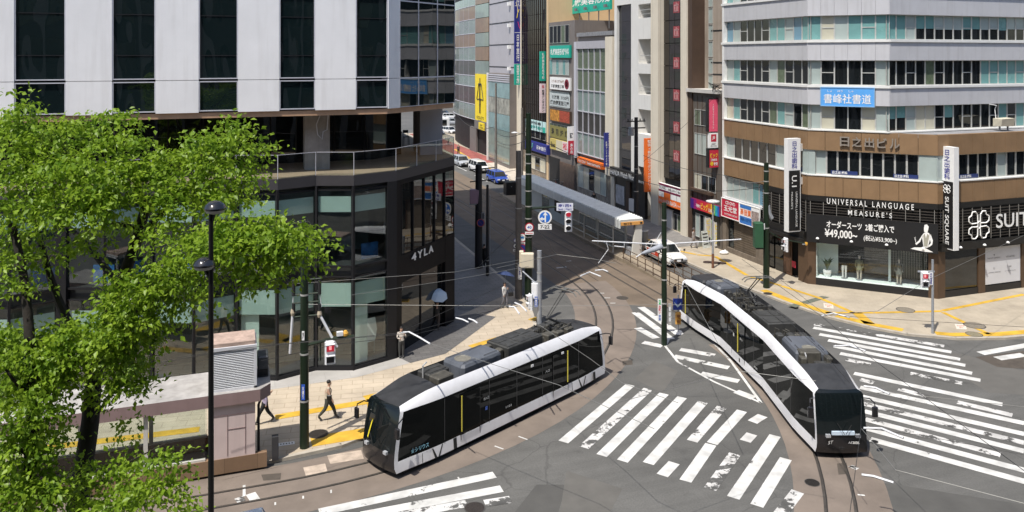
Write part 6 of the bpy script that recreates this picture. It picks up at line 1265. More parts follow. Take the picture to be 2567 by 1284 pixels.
def disc_sign(name, label, c, face, r, ring, fill, txt=None, extra=None, bar=None, cat='road sign'):
    f = Vector(face).normalized(); a = math.atan2(f.y, f.x); t = local(name, label, cat, c, a)
    mb = MB(); mb.tube([(-.02,0,0),(0,0,0)], r, 24); mb.build('plate', ring, t); mb = MB(); mb.tube([(0,0,0),(.008,0,0)], r*(.78 if ring is not fill else .92), 24); mb.build('face', fill, t)
    if txt: mb = MB(); add_text(mb, txt[0], (.014,0,0), (0,1,0), (0,0,1), r*txt[1], r*txt[2], 0, .03); mb.build('lettering', txt[3], t)
    if bar: mb = MB(); mb.add([(.013,-r*.62,r*.5),(.013,-r*.5,r*.62),(.013,r*.62,-r*.5),(.013,r*.5,-r*.62)], [(0,3,2,1)]); mb.build('bar', bar, t)
    if extra: extra(t, r)
    return t
def plate_sign(name, label, c, face, w_, h_, m, txts=(), cat='road sign', frame=None):
    f = Vector(face).normalized(); a = math.atan2(f.y, f.x); t = local(name, label, cat, c, a); mb = MB(); mb.box((-.03,-w_/2,-h_/2),(0,w_/2,h_/2)); mb.build('panel', m, t)
    for s, y, z, ww, hh, mm in txts: mb = MB(); add_text(mb, s, (.008,y,z), (0,1,0), (0,0,1), ww, hh, 0, .02); mb.build('lettering', mm, t)
    return t
BK = -CF
# green signal pole in front of the black podium
t, p = pole('signal_pole', 'dark green pole with stacked cross arms in front of the black podium', 763, 1123, 8.05, .19, .15, M_GRN, (2.0,3.9,6.3))
dd = p.x*YS+p.y*YC; zz = lambda y: zat(y, p.x, p.y); px_ = lambda x, y: D(x, y, dd)
for y0, x0, x1 in ((701,733,805),(737,735,800),(758,733,800),(792,736,800)): mb = MB(); mb.tube([px_(x0,y0+3), px_(x1,y0-3)], .035, 6); mb.build('cross_arm', M_GRN, t)
for x, ya, yb in ((736,705,742),(736,760,786),(801,702,738),(801,762,786)): mb = MB(); mb.tube([px_(x,ya), px_(x,yb)], .07, 8); mb.build('insulator', M_RUB, t)
mb = MB(); mb.tube([px_(735,745), px_(734,782)], .02, 5); mb.tube([px_(802,742), px_(806,770)], .015, 5); mb.build('stay', M_PTUBE, t)
mb = MB(); mb.tube([px_(734,784), px_(727,886)], .055, 8); mb.build('insulated_strut', M_PTUBE, t); mb = MB(); mb.tube([px_(801,788), px_(845,870)], .055, 8); mb.build('insulated_strut', M_PTUBE, t)
for x, y in ((734,784),(801,788)): mb = MB(); mb.lathe([(.07,-.12),(.1,0),(.07,.14)], px_(x,y), 10); mb.build('strut_cap', mat('cap_beige', (.45,.38,.28), .6), t)
mb = MB(); mb.tube([px_(768,866), px_(830,850), px_(888,843)], .07, 8); mb.tube([px_(803,856), px_(803,903)], .035, 6); mb.build('signal_arm', M_GRN, t)
ped_signal('pedestrian_signal', 'white pedestrian signal showing red on the arm of the green pole by the podium', px_(829,881)-CF*.1, -CF+CR*.35)
plate_sign('street_plate', 'small blue plate with white characters low on the green pole by the podium', Vector((p.x,p.y,zz(979)))-CF*.2, BK, .14, .62, flat('plate_blue', (.03,.10,.5)), [('大\n通\nり', 0, 0, .09, .5, M_LWH)])
plate_sign('street_plate', 'small white plate halfway up the green pole by the podium', Vector((p.x,p.y,zz(838)))-CF*.2, BK, .1, .36, M_WHT, [('電\n柱', 0, 0, .06, .26, M_LBK)])
t = local('beacon_lamp', 'small yellow and white lamp on the end of the green signal arm', 'lamp', px_(866,841)); mb = MB(); mb.lathe([(.1,0),(.12,.1),(.06,.2)], (0,0,0), 10); mb.build('lamp', mat('amber', (.65,.35,.05), .4, 0, .3, 4), t); mb = MB(); mb.box((-.35,-.08,.02),(-.1,.08,.18)); mb.build('housing', M_SIGW, t)
# thick green pole with road signs at the street corner
t, p = pole('signal_pole', 'thick dark green pole with blue arrow sign and cream box at the street corner', 1325, 752, 12.3, .26, .17, M_GRN, (3.1,4.2,5.4,6.2,7.2,8.3,9.0,9.6))
dd = p.x*YS+p.y*YC; px2 = lambda x, y, k=0: D(x, y, dd-k)
mb = MB(); mb.tube([px2(1330,523), px2(1400,518), px2(1440,517)], [.09,.06,.05], 8); mb.build('signal_arm', M_GRN, t)
def arrows(t, r):
    for q in ([(.15,-.75),(.15,.3),(.4,.3),(.05,.8),(-.3,.3),(-.05,.3),(-.05,-.75)], [(-.05,-.35),(-.05,-.12),(-.35,-.12),(-.35,.08),(-.8,-.22),(-.35,-.52),(-.35,-.32),(-.2,-.35)]):
        mb = MB(); mb.add([(.014,-a*r*-1,b*r) for a, b in q], [tuple(range(len(q)))]); mb.build('arrow', M_LWH, t)
disc_sign('road_sign', 'large round blue sign with white straight and left arrows', px2(1366,545,.2), BK, .45, M_LWH, flat('sign_bright_blue', (.02,.16,.62)), None, arrows)
plate_sign('road_sign', 'white plate reading 7-22 under the round blue arrow sign', px2(1366,569,.2), BK, .88, .36, M_WHT, [('7-22', 0, 0, .6, .22, M_LBK)])
plate_sign('street_name_sign', 'white street name board above the hanging red traffic light', px2(1416,519,.3), BK, 1.08, .5, mat('sign_offwhite', (.62,.64,.72), .5), [('南1西4', 0, .09, .85, .2, M_LNV), ('South 1 West 4', 0, -.14, .85, .12, M_LNV)])
car_signal('white vertical traffic light showing red under the street name board', px2(1425,554,.2), BK, 0)
disc_sign('road_sign', 'round speed limit sign reading 40 on the thick green pole', px2(1327,570,.35), BK, .29, flat('sign_ring_red', (.38,.01,.03)), M_WHT, ('40', .95, .62, mat('letter_blue2', (.03,.10,.45), .5, 0, 0)))
plate_sign('road_sign', 'white plate with a red line under the round 40 sign', px2(1327,585,.35), BK, .56, .18, M_WHT, [('—', 0, 0, .44, .04, M_LRD)])
disc_sign('road_sign', 'round red ringed vehicle sign half hidden behind the thick green pole', px2(1309,596,-.2), BK, .31, MATS['sign_ring_red'], M_WHT, None, lambda t, r: (lambda mb: (mb.box((.01,-.12,-.06),(.016,.12,.08)), mb.build('vehicle_mark', flat('mark_blue', (.03,.2,.5)), t)))(MB()))
plate_sign('road_sign', 'small white plate under the red ringed vehicle sign', px2(1309,610,-.2), BK, .42, .14, M_WHT, [('大型等', 0, 0, .3, .09, M_LBK)])
disc_sign('road_sign', 'round blue and red no parking sign behind the thick green pole', px2(1309,623,-.2), BK, .31, MATS['sign_ring_red'], M_NAVY, None, None, mat('bar_red', (.5,.02,.04), .5, 0, 0))
disc_sign('road_sign', 'small round white sign with a blue slash left of the thick green pole', px2(1293,603,-.3), BK, .14, M_LNV, M_WHT, None, None, M_LNV)
disc_sign('road_sign', 'small round dark ringed turn sign left of the thick green pole', px2(1293,617,-.3), BK, .19, mat('ring_dark', (.03,.03,.06), .5), M_WHT, ('↱', .8, .9, M_LBK))
plate_sign('road_sign', 'small white text plate under the dark ringed turn sign', px2(1293,628,-.3), BK, .36, .12, M_WHT, [('自転車', 0, 0, .28, .08, M_LBK)])
tb = local('junction_box', 'cream metal box strapped to the thick green pole', 'cabinet', px2(1322,652,.42), math.atan2(BK.y, BK.x)); mb = MB(); mb.cbox((-.2,-.42,-.46),(.2,.42,.46), .04); mb.build('housing', mat('cream_box', (.62,.56,.44), .5, 0, .06, 2, dirt=.15), tb)
mb = MB(); mb.box((.2,-.32,-.4),(.215,.36,.4)); mb.build('door', MATS['cream_box'], tb)
tb = local('junction_box', 'narrow cream box behind the wider cream box on the thick green pole', 'cabinet', px2(1307,648,.2), math.atan2(BK.y, BK.x)); mb = MB(); mb.cbox((-.2,-.14,-.5),(.2,.14,.5), .03); mb.build('housing', MATS['cream_box'], tb); mb = MB(); mb.box((-.1,-.1,-.56),(.1,.1,-.5)); mb.build('base', M_GALV, tb)
# concrete pole behind it and its vertical plate
t, p = pole('utility_pole', 'grey concrete pole just behind the thick green signal pole', 1307, 752, 9.8, .24, .17, M_CPOL, (2.2,6,8), pos=G(1300,748,.1)); dd3 = p.x*YS+p.y*YC
plate_sign('pole_plate', 'tall white plate with blue characters on the grey concrete pole', D(1303,682,dd3-.3), BK, .24, .98, M_WHT, [('南\n一\n条\n西', 0, .1, .13, .6, M_LNV)])
# silver pole with walking signals at the near corner
pg = G(1352,806,.1); t, p = pole('signal_pole', 'short silver pole with walking signals and a thin bracket beside the thick green pole', 0, 0, 4.35, .15, .14, M_GALV, (3.9,3.0,2.5), pos=pg); dd4 = p.x*YS+p.y*YC
mb = MB(); mb.tube([D(1350,716,dd4), D(1310,680,dd4+.4)], .045, 6); mb.tube([D(1350,708,dd4), D(1333,706,dd4)], .035, 6); mb.tube([D(1350,734,dd4), D(1325,742,dd4-.1)], .035, 6); mb.build('bracket', M_GALV, t)
ped_signal('pedestrian_signal', 'white walking signal seen from its back on the short silver pole', D(1341,728,dd4), CF+CR*.4, lit=False)
ped_signal('pedestrian_signal', 'white walking signal turned to the left plaza on the short silver pole', D(1329,756,dd4-.2), -CR*1.0-CF*.35, lit=False)
plate_sign('signal_plate', 'blue and white plate with characters beside the silver pole signals', D(1344,757,dd4-.25), BK, .18, .62, flat('plate_blue2', (.10,.16,.45)), [('歩\n車\n分\n離', 0, 0, .12, .52, M_LWH)])
# dark poles along the shaded kerb
t, p = pole('utility_pole', 'dark thick pole with a pink box high up on the shaded kerb', 1200, 672, 7.9, .30, .24, M_DPOL, (), z=.1); dd5 = p.x*YS+p.y*YC
tb = local('transformer_box', 'pink metal box hung high on the dark thick pole', 'cabinet', D(1190,492,dd5), math.atan2(BK.y, BK.x)); mb = MB(); mb.cbox((-.25,-.36,-.52),(.25,.36,.52), .04); mb.build('housing', mat('pink_box', (.42,.27,.32), .55, 0, .06, 2, dirt=.15), tb); mb = MB(); mb.box((-.2,-.4,-.62),(.2,.4,-.52)); mb.box((-.05,.3,-.4),(.05,.5,.4)); mb.build('bracket', M_GALV, tb)
disc_sign('road_sign', 'round blue no parking sign with an orange ring on the dark thick pole', D(1205,559,dd5-.35), BK, .30, mat('ring_orange', (.45,.10,.08), .5), M_NAVY, None, None, flat('bar_violet', (.12,.03,.2)))
plate_sign('pole_plate', 'small white framed plate beside the pole top of the blue no parking sign', D(1211,542,dd5-.3), BK, .2, .55, mat('plate_grey', (.35,.36,.38), .5), [('▮', 0, 0, .1, .4, M_LBK)])
for y in (422,452): mb = MB(); mb.tube([D(1178,y+4,dd5), D(1240,y-2,dd5)], .045, 5); mb.build('cross_arm', M_DPOL, t)
t, p = pole('lamp_post', 'slim dark post right of the dark thick pole on the shaded kerb', 1222, 692, 6.7, .12, .09, M_DPOL, (1.2,))
mb = MB(); mb.tube([p+Vector((.16,-.1,.6)), p+Vector((.16,-.1,6.0))], .03, 6); mb.build('conduit', M_GALV, t)
# centre pole on the island, with white pipe arms
t, p = pole('catenary_pole', 'dark green centre pole on the traffic island with white pipe arms', 1665, 865, 7.9, .16, .13, M_GRN, (2.3,3.6,5.4,6.9), z=0); dd6 = p.x*YS+p.y*YC; px6 = lambda x, y, k=0: D(x, y, dd6-k)
mb = MB(); mb.tube([px6(1484,604), px6(1640,612), px6(1663,612)], .034, 8); mb.build('pipe_arm', M_PTUBE, t); mb = MB(); mb.tube([px6(1667,613), px6(1700,610), px6(1858,600)], .034, 8); mb.build('pipe_arm', M_PTUBE, t)
mb = MB(); mb.tube([px6(1657,583), px6(1640,612)], .02, 5); mb.tube([px6(1663,583), px6(1669,603)], .02, 5); mb.tube([px6(1520,607), px6(1525,625), px6(1500,660)], .02, 5); mb.tube([px6(1565,610), px6(1565,620), px6(1540,617)], .03, 5); mb.build('stay', M_PTUBE, t)
tb = local('cable_bundle', 'grey wrapped cable drum hung under the white pipe arm', 'cable drum', px6(1635,627), 0); q0, q1 = px6(1608,636)-px6(1635,627), px6(1662,616)-px6(1635,627); mb = MB(); mb.tube([q0, q0*.6, q1*.2, q1*.9, q1], [.05,.1,.15,.18,.08], 10); mb.build('cover', mat('wrapped_grey', (.30,.32,.36), .8, 0, .25, 6), tb, smooth=True); mb = MB(); mb.tube([q0*1.5-Vector((0,0,.1)), q0], .03, 6); mb.build('cable', M_PTUBE, tb)
def posterlines(): pass
plate_sign('notice_board', 'tall white poster with red green and blue lines left of the island pole', px6(1654,778,.05), BK, .22, 1.25, M_WHT, [('市\n電', 0, .45, .14, .26, mat('letter_green2', (.05,.45,.12), .5,0,0)), ('お\n願\nい', 0, .05, .15, .45, M_LRD), ('安\n全', 0, -.4, .15, .3, mat('letter_blue3', (.05,.12,.5), .5,0,0))], cat='poster')
plate_sign('notice_board', 'grey mesh poster board right of the island pole', px6(1679,788,-.1), BK, .18, 1.2, mat('board_grey', (.38,.37,.35), .6, 0, .3, 8), [('■\n■\n■', 0, 0, .1, .8, M_SIGW)], cat='poster')
pi = G(1700,835); di = pi.x*YS+pi.y*YC
def keep(t, w_=.58): 
    mb = MB(); q = [(-.19,.12),(0,-.06),(.19,.12),(.19,.02),(0,-.18),(-.19,.02)]; mb.add([(.008,a,b) for a, b in q], [(0,1,4,5),(1,2,3,4)]); mb.build('chevron', mat('chevron_pale', (.5,.62,.7), .5,0,0), t)
ts = plate_sign('road_sign', 'square dark blue sign with a pale chevron on the traffic island', D(1699,763,di-.1), BK, .54, .66, flat('sign_deep_blue', (.01,.035,.25))); keep(ts)
t = thing('island_post', 'short post with a yellow warning lamp box on the traffic island', 'warning light', pi); mb = MB(); mb.tube([(pi.x,pi.y,0),(pi.x,pi.y,2.2)], .04, 8); mb.build('post', M_GALV, t); mb = MB(); mb.tube([(pi.x,pi.y,0),(pi.x,pi.y,.12)], [.3,.2], 12); mb.build('base', M_WHT, t)
car2 = local('warning_lamp', 'yellow two lens warning lamp under the blue chevron sign', 'warning light', D(1700,797,di), math.atan2(BK.y, BK.x)); mb = MB(); mb.cbox((-.12,-.16,-.36),(.08,.16,.36), .05); mb.build('housing', mat('lamp_amber_body', (.62,.33,.07), .5, 0, .15, 3), car2)
for z in (.16,-.16): mb = MB(); mb.tube([(.08,0,z),(.1,0,z)], .11, 12); mb.build('lamp', mat('lens_orange', (.35,.14,.03), .3), car2); mb = MB(); mb.box((.08,-.14,z+.11),(.26,.14,z+.13)); mb.build('visor', MATS['lamp_amber_body'], car2)
# green pole before the office block
t, p = pole('signal_pole', 'dark green pole with a green cabinet in front of the black louvred shop', 1921, 722, 8.7, .22, .16, M_GRN, (4.2,6.6,7.4,8.1)); dd7 = p.x*YS+p.y*YC; px7 = lambda x, y, k=0: D(x, y, dd7-k)
tb = local('junction_box', 'green metal cabinet on the pole in front of the black louvred shop', 'cabinet', px7(1901,588,.1), math.atan2(BK.y, BK.x)); mb = MB(); mb.cbox((-.28,-.3,-.85),(.28,.3,.85), .05); mb.build('housing', mat('cabinet_green', (.03,.10,.05), .5, .1, .15, 2), tb); mb = MB(); mb.box((-.2,-.2,-.97),(.2,.3,-.85)); mb.build('base', M_BLK, tb)
mb = MB(); mb.tube([px7(1924,580), px7(1945,592), px7(1962,600), px7(2025,612)], .05, 6); mb.build('signal_arm', M_GRN, t); mb = MB(); mb.box(tuple(px7(1915.5,568,.24)-Vector((.05,.02,.2))), tuple(px7(1915.5,568,.24)+Vector((.05,.02,.2)))); mb.build('reflector', M_WHT, t)
mb = MB(); mb.tube([px7(1925,515), px7(1928,535), px7(1935,548)], .15, 8); mb.build('lamp_head', M_GALV, t)
ped_signal('pedestrian_signal', 'white walking signal hanging beside the green cabinet pole', px7(1969,613), -CF*.3-CR, lit=False)
t = local('beacon_lamp', 'small amber lamp at the end of the arm before the black fascia', 'lamp', px7(2021,612)); mb = MB(); mb.lathe([(.05,-.1),(.11,0),(.09,.12)], (0,0,0), 10); mb.build('lamp', MATS['amber'], t); mb = MB(); mb.box((-.3,-.05,-.03),(-.1,.05,.03)); mb.build('housing', M_GALV, t)
# silver pole on the plaza
pg = G(2338,836,.12); t, p = pole('signal_pole', 'slim silver signal pole on the open plaza by the crossing', 0, 0, 4.35, .075, .065, M_GALV, (), pos=pg); dd8 = p.x*YS+p.y*YC
mb = MB(); mb.tube([D(2301,681,dd8), D(2342,681,dd8)], .06, 8); mb.build('signal_arm', M_GALV, t); ped_signal('pedestrian_signal', 'white pedestrian signal showing red on the slim plaza pole', D(2318,700,dd8-.1), BK-CR*.1)
plate_sign('signal_plate', 'narrow white plate with blue characters beside the plaza pedestrian signal', D(2334,699,dd8-.1), BK, .22, .72, M_WHT, [('歩\n行\n者\n専\n用', 0, 0, .13, .64, M_LNV)])
# far utility poles and lamps
t, p = pole('utility_pole', 'dark utility pole with a transformer beside the orange blade sign', 0, 0, 10.6, .22, .16, M_DPOL, (4,6,8), pos=(33.6,62.6,0)); dd9 = p.x*YS+p.y*YC
mb = MB(); mb.cyl(tuple(p+Vector((-.55,-.1,9.0))), .25, .75, 12); mb.build('transformer', M_GALV, t); mb = MB()
for z in (9.6,10.2): mb.box((p.x-.9,p.y-.06,z),(p.x+.9,p.y+.06,z+.1))
for a in (-.8,-.4,.4,.8): mb.lathe([(.04,0),(.06,.08),(.03,.18)], (p.x+a,p.y,10.3), 6)
mb.build('cross_arm', M_DPOL, t)
t, p = pole('utility_pole', 'leaning grey pole on the pale sidewalk before the low glass shop', 1243, 437, 12.4, .2, .13, M_CPOL, (), z=.1); 
t, p = pole('utility_pole', 'slim concrete pole carrying a lamp before the travel shop', 1354, 455, 9.6, .17, .13, M_CPOL, (), pos=(33.7,92.5,0)); mb = MB(); mb.tube([(p.x,p.y,6.3),(p.x-.9,p.y-.3,6.6)], .04, 6); mb.build('lamp_arm', M_GALV, t); mb = MB(); mb.lathe([(.1,.1),(.42,.02),(.4,-.06),(.1,-.1)], (p.x-1.1,p.y-.4,6.6), 14); mb.build('lamp_head', M_SIGW, t)
pg = G(1787,672,.12); t, p = pole('street_lamp', 'slim grey lamp post with a round pale head by the rainbow shop', 0, 0, 5.1, .085, .06, M_GALV, (), 'street lamp', pos=pg); mb = MB(); mb.lathe([(.12,-.1),(.5,.0),(.5,.06),(.2,.14)], (p.x,p.y,5.1), 16); mb.build('lamp_head', mat('lamp_pale', (.62,.63,.62), .4, 0, 0), t); mb = MB(); mb.lathe([(.095,0),(.095,1.1)], (p.x,p.y,.1), 10); mb.build('rusty_base', mat('rust', (.16,.07,.04), .8, 0, .4, 6), t)
t, p = pole('street_lamp', 'far thin lamp post with a flat white head at the red sidewalk', 0, 0, 6.3, .1, .07, M_GALV, (), 'street lamp', pos=(33.5,136,0)); mb = MB(); mb.lathe([(.1,-.1),(.6,0),(.5,.1)], (p.x,p.y,6.3), 12); mb.build('lamp_head', MATS['lamp_pale'], t)
# black lamp post in front with two round heads
pb = D(529,1280,16.9); t, p = pole('street_lamp', 'tall black lamp post with two dome shaped heads among the leaves', 0, 0, 12.65, .073, .05, M_PBLK, (), 'street lamp', pos=(pb.x,pb.y,0)); dl = 16.9
for x, y, ax in ((539,519,.06),(512,660,-.25)):
    c = D(x, y, dl); h = MB(); h.lathe([(.02,.14),(.11,.12),(.2,.055),(.235,-.015),(.225,-.055)], c, 20); hd = h.build('lamp_head', mat('lamp_black_gloss', (.012,.012,.014), .12, 0, 0, coat=.6), t, smooth=True); h = MB(); h.lathe([(.225,-.055),(.18,-.12),(.07,-.15)], c, 20); h.build('diffuser', mat('diffuser_grey', (.45,.44,.40), .5, 0, .1, 3), hd, smooth=True)
    h = MB(); h.tube([c-Vector((0,0,.1)), Vector((p.x,p.y,c.z-.35))], .04, 6); h.build('arm', M_PBLK, t)
# pendant globes inside the podium
for u, v, z, lab in ((2.75,42.0,3.35,'white globe pendant behind the ground floor glass near the green pole'),(-9.2,42.0,6.0,'pale globe pendant behind the upper podium glass among the leaves')):
    t = thing('pendant_lamp', lab, 'pendant lamp', (u,v,z), group='globe pendants in the podium'); mb = MB(); mb.sphere((u,v,z), .3, n=16); mb.build('globe', mat('globe_white', (.75,.74,.70), .4, 0, 0), t, smooth=True); mb = MB(); mb.tube([(u,v,z+.28),(u,v,z+1.4)], .015, 5); mb.build('cord', M_BLK, t)
# ------------------------------------------------------------------ tram stop in the street
ts = thing('tram_stop_shelter', 'long narrow tram stop shelter with a ribbed roof and white end panel', 'shelter', (29.4,67,.28))
M_PLAT = mat('platform_concrete', (.27,.22,.16), .8, 0, .2, 1); M_RIB = mat('roof_sheet_grey', (.80,.82,.80), .4, .2, .1, 2, dirt=.2); M_SHW = mat('shelter_white', (.60,.59,.54), .5, 0, .06, 1); M_SHG = mat('shelter_grey', (.50,.54,.54), .5, .1, .08, 1)
mb = MB(); mb.prism([(28.35,55),(30.35,55),(30.35,86.5),(28.7,86.5),(28.35,80)], 0, .28); mb.add([(28.45,45.8,.06),(30.2,45.8,.06),(30.2,55,.28),(28.45,55,.28)], [(0,1,2,3)]); mb.add([(28.45,45.8,0),(28.45,45.8,.06),(28.45,55,.28),(28.45,55,0)], [(0,1,2,3)]); ob = mb.build('platform', M_PLAT); tag(ob, 'low concrete tram platform with a ramp towards the crossing', 'platform')
mb = MB(); mb.box((28.5,55.7,2.95),(30.5,80,3.15)); mb.build('roof', M_SHG, ts)
mb = MB(); mb.box((28.42,55.66,2.5),(28.5,80,3.14)); mb.build('roof_fascia', M_RIB, ts)
mb = MB(); n = 60
for k in range(n): v = 55.75+24.2*k/n; mb.add([(28.48,v,3.16),(30.52,v,3.16),(30.52,v+.2,3.24),(28.48,v+.2,3.24),(28.48,v+.38,3.16),(30.52,v+.38,3.16)], [(0,1,2,3),(3,2,5,4)])
mb.build('roof_sheet', M_RIB, ts)
mb = MB(); mb.add([(29.55,55.75,.28),(30.4,55.75,.28),(30.48,55.75,2.95),(29.95,55.75,2.95),(29.55,55.95,.28),(30.4,55.95,.28),(30.48,55.95,2.95),(29.95,55.95,2.95)], [(0,1,2,3),(7,6,5,4),(0,3,7,4),(1,5,6,2)]); mb.build('end_panel', M_SHW, ts)
mb = MB(); mb.box((28.55,55.62,2.72),(30.5,55.7,2.98)); hd = mb.build('header_sign', flat('header_orange', (.72,.36,.10)), ts); mb = MB(); add_text(mb, '西4丁目', (29.1,55.6,2.85), (1,0,0), (0,0,1), .7, .16, 0, .02); mb.box((30.2,55.59,2.78),(30.4,55.61,2.93)); mb.build('lettering', M_LBK, hd)
for v in (57.5,63,68.5,74,79.3): mb = MB(); mb.box((29.9,v,.28),(30.05,v+.15,2.95)); mb.build('post', M_SHG, ts)
for v0, v1 in ((57.7,62.9),(63.2,66.5),(72,79)):
    mb = MB(); mb.box((29.96,v0,.5),(29.98,v1,2.5)); p = mb.build('glass_panel', M_RAILG, ts); mb = MB(); mb.box((29.93,v0,.42),(30.01,v1,.5)); mb.box((29.93,v0,2.5),(30.01,v1,2.56)); mb.build('frame', M_GALV, p)
mb = MB(); mb.box((28.9,67.5,.28),(30.3,71.5,2.95)); k_ = mb.build('cabin', M_SHG, ts); mb = MB(); mb.box((28.88,68.6,1.2),(28.9,70.2,2.3)); mb.build('window', M_GLD, k_)
mb = MB(); mb.box((29.3,55.9,.28),(29.6,56.4,.9)); mb.build('bench', M_GALV, ts)
for v0, v1 in ((57.2,59.6),(60,62.4),(62.8,65.2)):
    mb = MB(); mb.box((28.6,v0,.75),(28.62,v1,1.35)); p = mb.build('side_glass', M_RAILG, ts); mb = MB(); mb.box((28.58,v0,1.35),(28.64,v1,1.42)); mb.box((28.58,v0,.68),(28.64,v1,.75)); mb.box((28.58,v0-.06,.28),(28.64,v0,2.5)); mb.build('frame', M_SHW, p)
for v0, v1 in ((73,76),(76.4,79.4)): mb = MB(); mb.box((28.7,v0,.35),(28.76,v1,2.4)); mb.build('side_panel', M_SHW, ts)
def rail_fence(label, u, v0, v1, zb):
    t = thing('railing', label, 'railing', (u,(v0+v1)/2,.1), group='brown railings on the tram platform ramp'); m = mat('railing_brown', (.10,.06,.035), .5, .3, .2, 3)
    for i, v in enumerate(np.arange(v0, v1+.01, 1.15)): mb = MB(); mb.tube([(u,v,0),(u,v,1.12)], .03, 6); mb.build('post', m, t)
    for z in (.35,.72,1.1): mb = MB(); mb.tube([(u,v0,z),(u,v1,z)], .025, 6); mb.build('rail', m, t)
rail_fence('brown railing along the tram side of the platform ramp', 28.48, 45.9, 55.3, 0); rail_fence('brown railing along the car side of the platform ramp', 30.25, 45.9, 58.0, 0)
t = thing('equipment_box', 'black box at the far end of the tram platform', 'cabinet', (29.6,85,.28)); mb = MB(); mb.cbox((28.95,84.6,.28),(30.3,85.7,1.75), .05); mb.build('housing', M_BLK, t); mb = MB(); mb.box((29.5,84.57,1.2),(29.6,84.6,1.26)); mb.build('handle', M_GALV, t)
# ------------------------------------------------------------------ vehicles
M_TYRE = mat('tyre', (.018,.018,.018), .85, 0, .1, 4); M_RIM = mat('wheel_rim', (.35,.36,.38), .35, .6, .1, 4); M_CGLS = mirror_glass('car_glass', (.012,.015,.016), 0, .5, .03, .7); M_HL = mat('car_headlight', (.65,.68,.72), .1, .2, 0); M_TRIM = mat('car_trim_black', (.02,.02,.02), .5, 0, .1, 3)
def paint(n, c): return mat(n, c, .28, 0, .05, 1, coat=.6)
def car(name, label, cat, loc, rz, L, W, H, m, kind='hatch', group=None):
    t = local(name, label, cat, loc, rz, group); h = W/2; belt = H*.60; hood = {'hatch':.22,'van':.16,'sedan':.25,'box':.05}[kind]; tail = {'hatch':.06,'van':.02,'sedan':.19,'box':.02}[kind]
    yF, yB = -L/2, L/2
    st = [(yF,.45*belt+.1,.80),(yF+.06,.72*belt+.05,.90),(yF+.3,.86*belt,.97),(yF+L*hood,.97*belt,1.0),(yF+L*.5,belt,1.0),(yB-L*tail-.2,belt,1.0),(yB-.15,belt*(.97 if tail < .1 else .95),.96),(yB,belt*.85,.90)]
    rows = []
    for y, zt, k in st:
        w_ = h*k; lo = .24 if yF+.05 < y < yB-.05 else .34
        rows.append([Vector((-w_*.94,y,lo)),Vector((-w_,y,lo+.18)),Vector((-w_,y,zt-.16)),Vector((-w_*.90,y,zt-.02)),Vector((-w_*.5,y,zt+.02)),Vector((0,y,zt+.03)),Vector((w_*.5,y,zt+.02)),Vector((w_*.90,y,zt-.02)),Vector((w_,y,zt-.16)),Vector((w_,y,lo+.18)),Vector((w_*.94,y,lo))])
    mb = MB(); mb.grid(rows, 0, flip=True); mb.add(rows[0], [tuple(range(11))]); mb.add(rows[-1], [tuple(range(10,-1,-1))]); mb.build('body', m, t, smooth=True)
    y0, y1 = yF+L*hood, yB-L*tail; r0, r1 = y0+(H-belt)*(1.0 if kind != 'van' else .55), y1-(H-belt)*(.45 if kind in ('hatch','van') else .85); 
    if kind == 'van': r1 = y1-.12
    B = [(-h*.90,y0,belt-.02),(h*.90,y0,belt-.02),(h*.93,y1,belt-.02),(-h*.93,y1,belt-.02)]; T_ = [(-h*.70,r0,H-.06),(h*.70,r0,H-.06),(h*.74,r1,H-.06),(-h*.74,r1,H-.06)]
    mb = MB(); mb.add(B+T_, [(0,1,5,4),(1,2,6,5),(2,3,7,6),(3,0,4,7)]); mb.build('window_glass', M_CGLS, t)
    mb = MB(); rr = [[(x*k,(r0+r1)/2+(y-(r0+r1)/2)*k,z) for x, y, z in T_] for k, z in ()]
    ring = lambda k, z: [Vector((x*k,(r0+r1)/2+(y-(r0+r1)/2)*k,z)) for x, y, _ in T_]
    a, b, c = ring(1.02, H-.08), ring(.98, H-.02), ring(.85, H); mb.add(a+b+c, [(i+4*k,(i+1)%4+4*k,(i+1)%4+4*k+4,i+4*k+4) for k in (0,1) for i in range(4)]+[(8,9,10,11)]); mb.build('roof', m, t, smooth=True)
    for sd in (0,1):
        mb = MB(); i, j = ((0,3),(1,2))[sd]; 
        for q in (0, 1): p_, q_ = Vector(B[(i,j)[q]]), Vector(T_[(i,j)[q]]); mb.tube([p_, q_], .035, 5)
        for f_ in (.42,.72): mb.tube([Vector(B[i]).lerp(Vector(B[j]), f_), Vector(T_[i]).lerp(Vector(T_[j]), f_)], .028, 5)
        mb.build('window_pillar', m, t)
    wr = .31 if H < 1.8 else .34
    for y in (yF+L*.19, yB-L*.2):
        for sd in (-1,1):
            x = sd*(h-.1); w2 = MB(); w2.tube([(x-.1,y,wr),(x-.08,y,wr),(x+.08,y,wr),(x+.1,y,wr)], [wr*.9,wr,wr,wr*.9], 18); wt = w2.build('wheel', M_TYRE, t); w2 = MB(); w2.tube([(x+sd*.09,y,wr),(x+sd*.112,y,wr)], [wr*.64,wr*.55], 14); w2.build('rim', M_RIM, wt)
            w2 = MB(); w2.tube([(sd*(h-.25),y,wr+.02),(sd*(h+.004),y,wr+.02)], wr*1.16, 18); w2.build('wheel_arch', M_TRIM, t)
    for sd in (-1,1):
        mb = MB(); mb.cbox((sd*h*.66-.17,yF-.02,.62*belt),(sd*h*.66+.17,yF+.12,.78*belt), .03); mb.build('headlight', M_HL, t)
        mb = MB(); mb.cbox((sd*h*1.06-.09,y0+.25,belt-.02),(sd*h*1.06+.09,y0+.38,belt+.13), .02); mb.build('mirror', m, t)
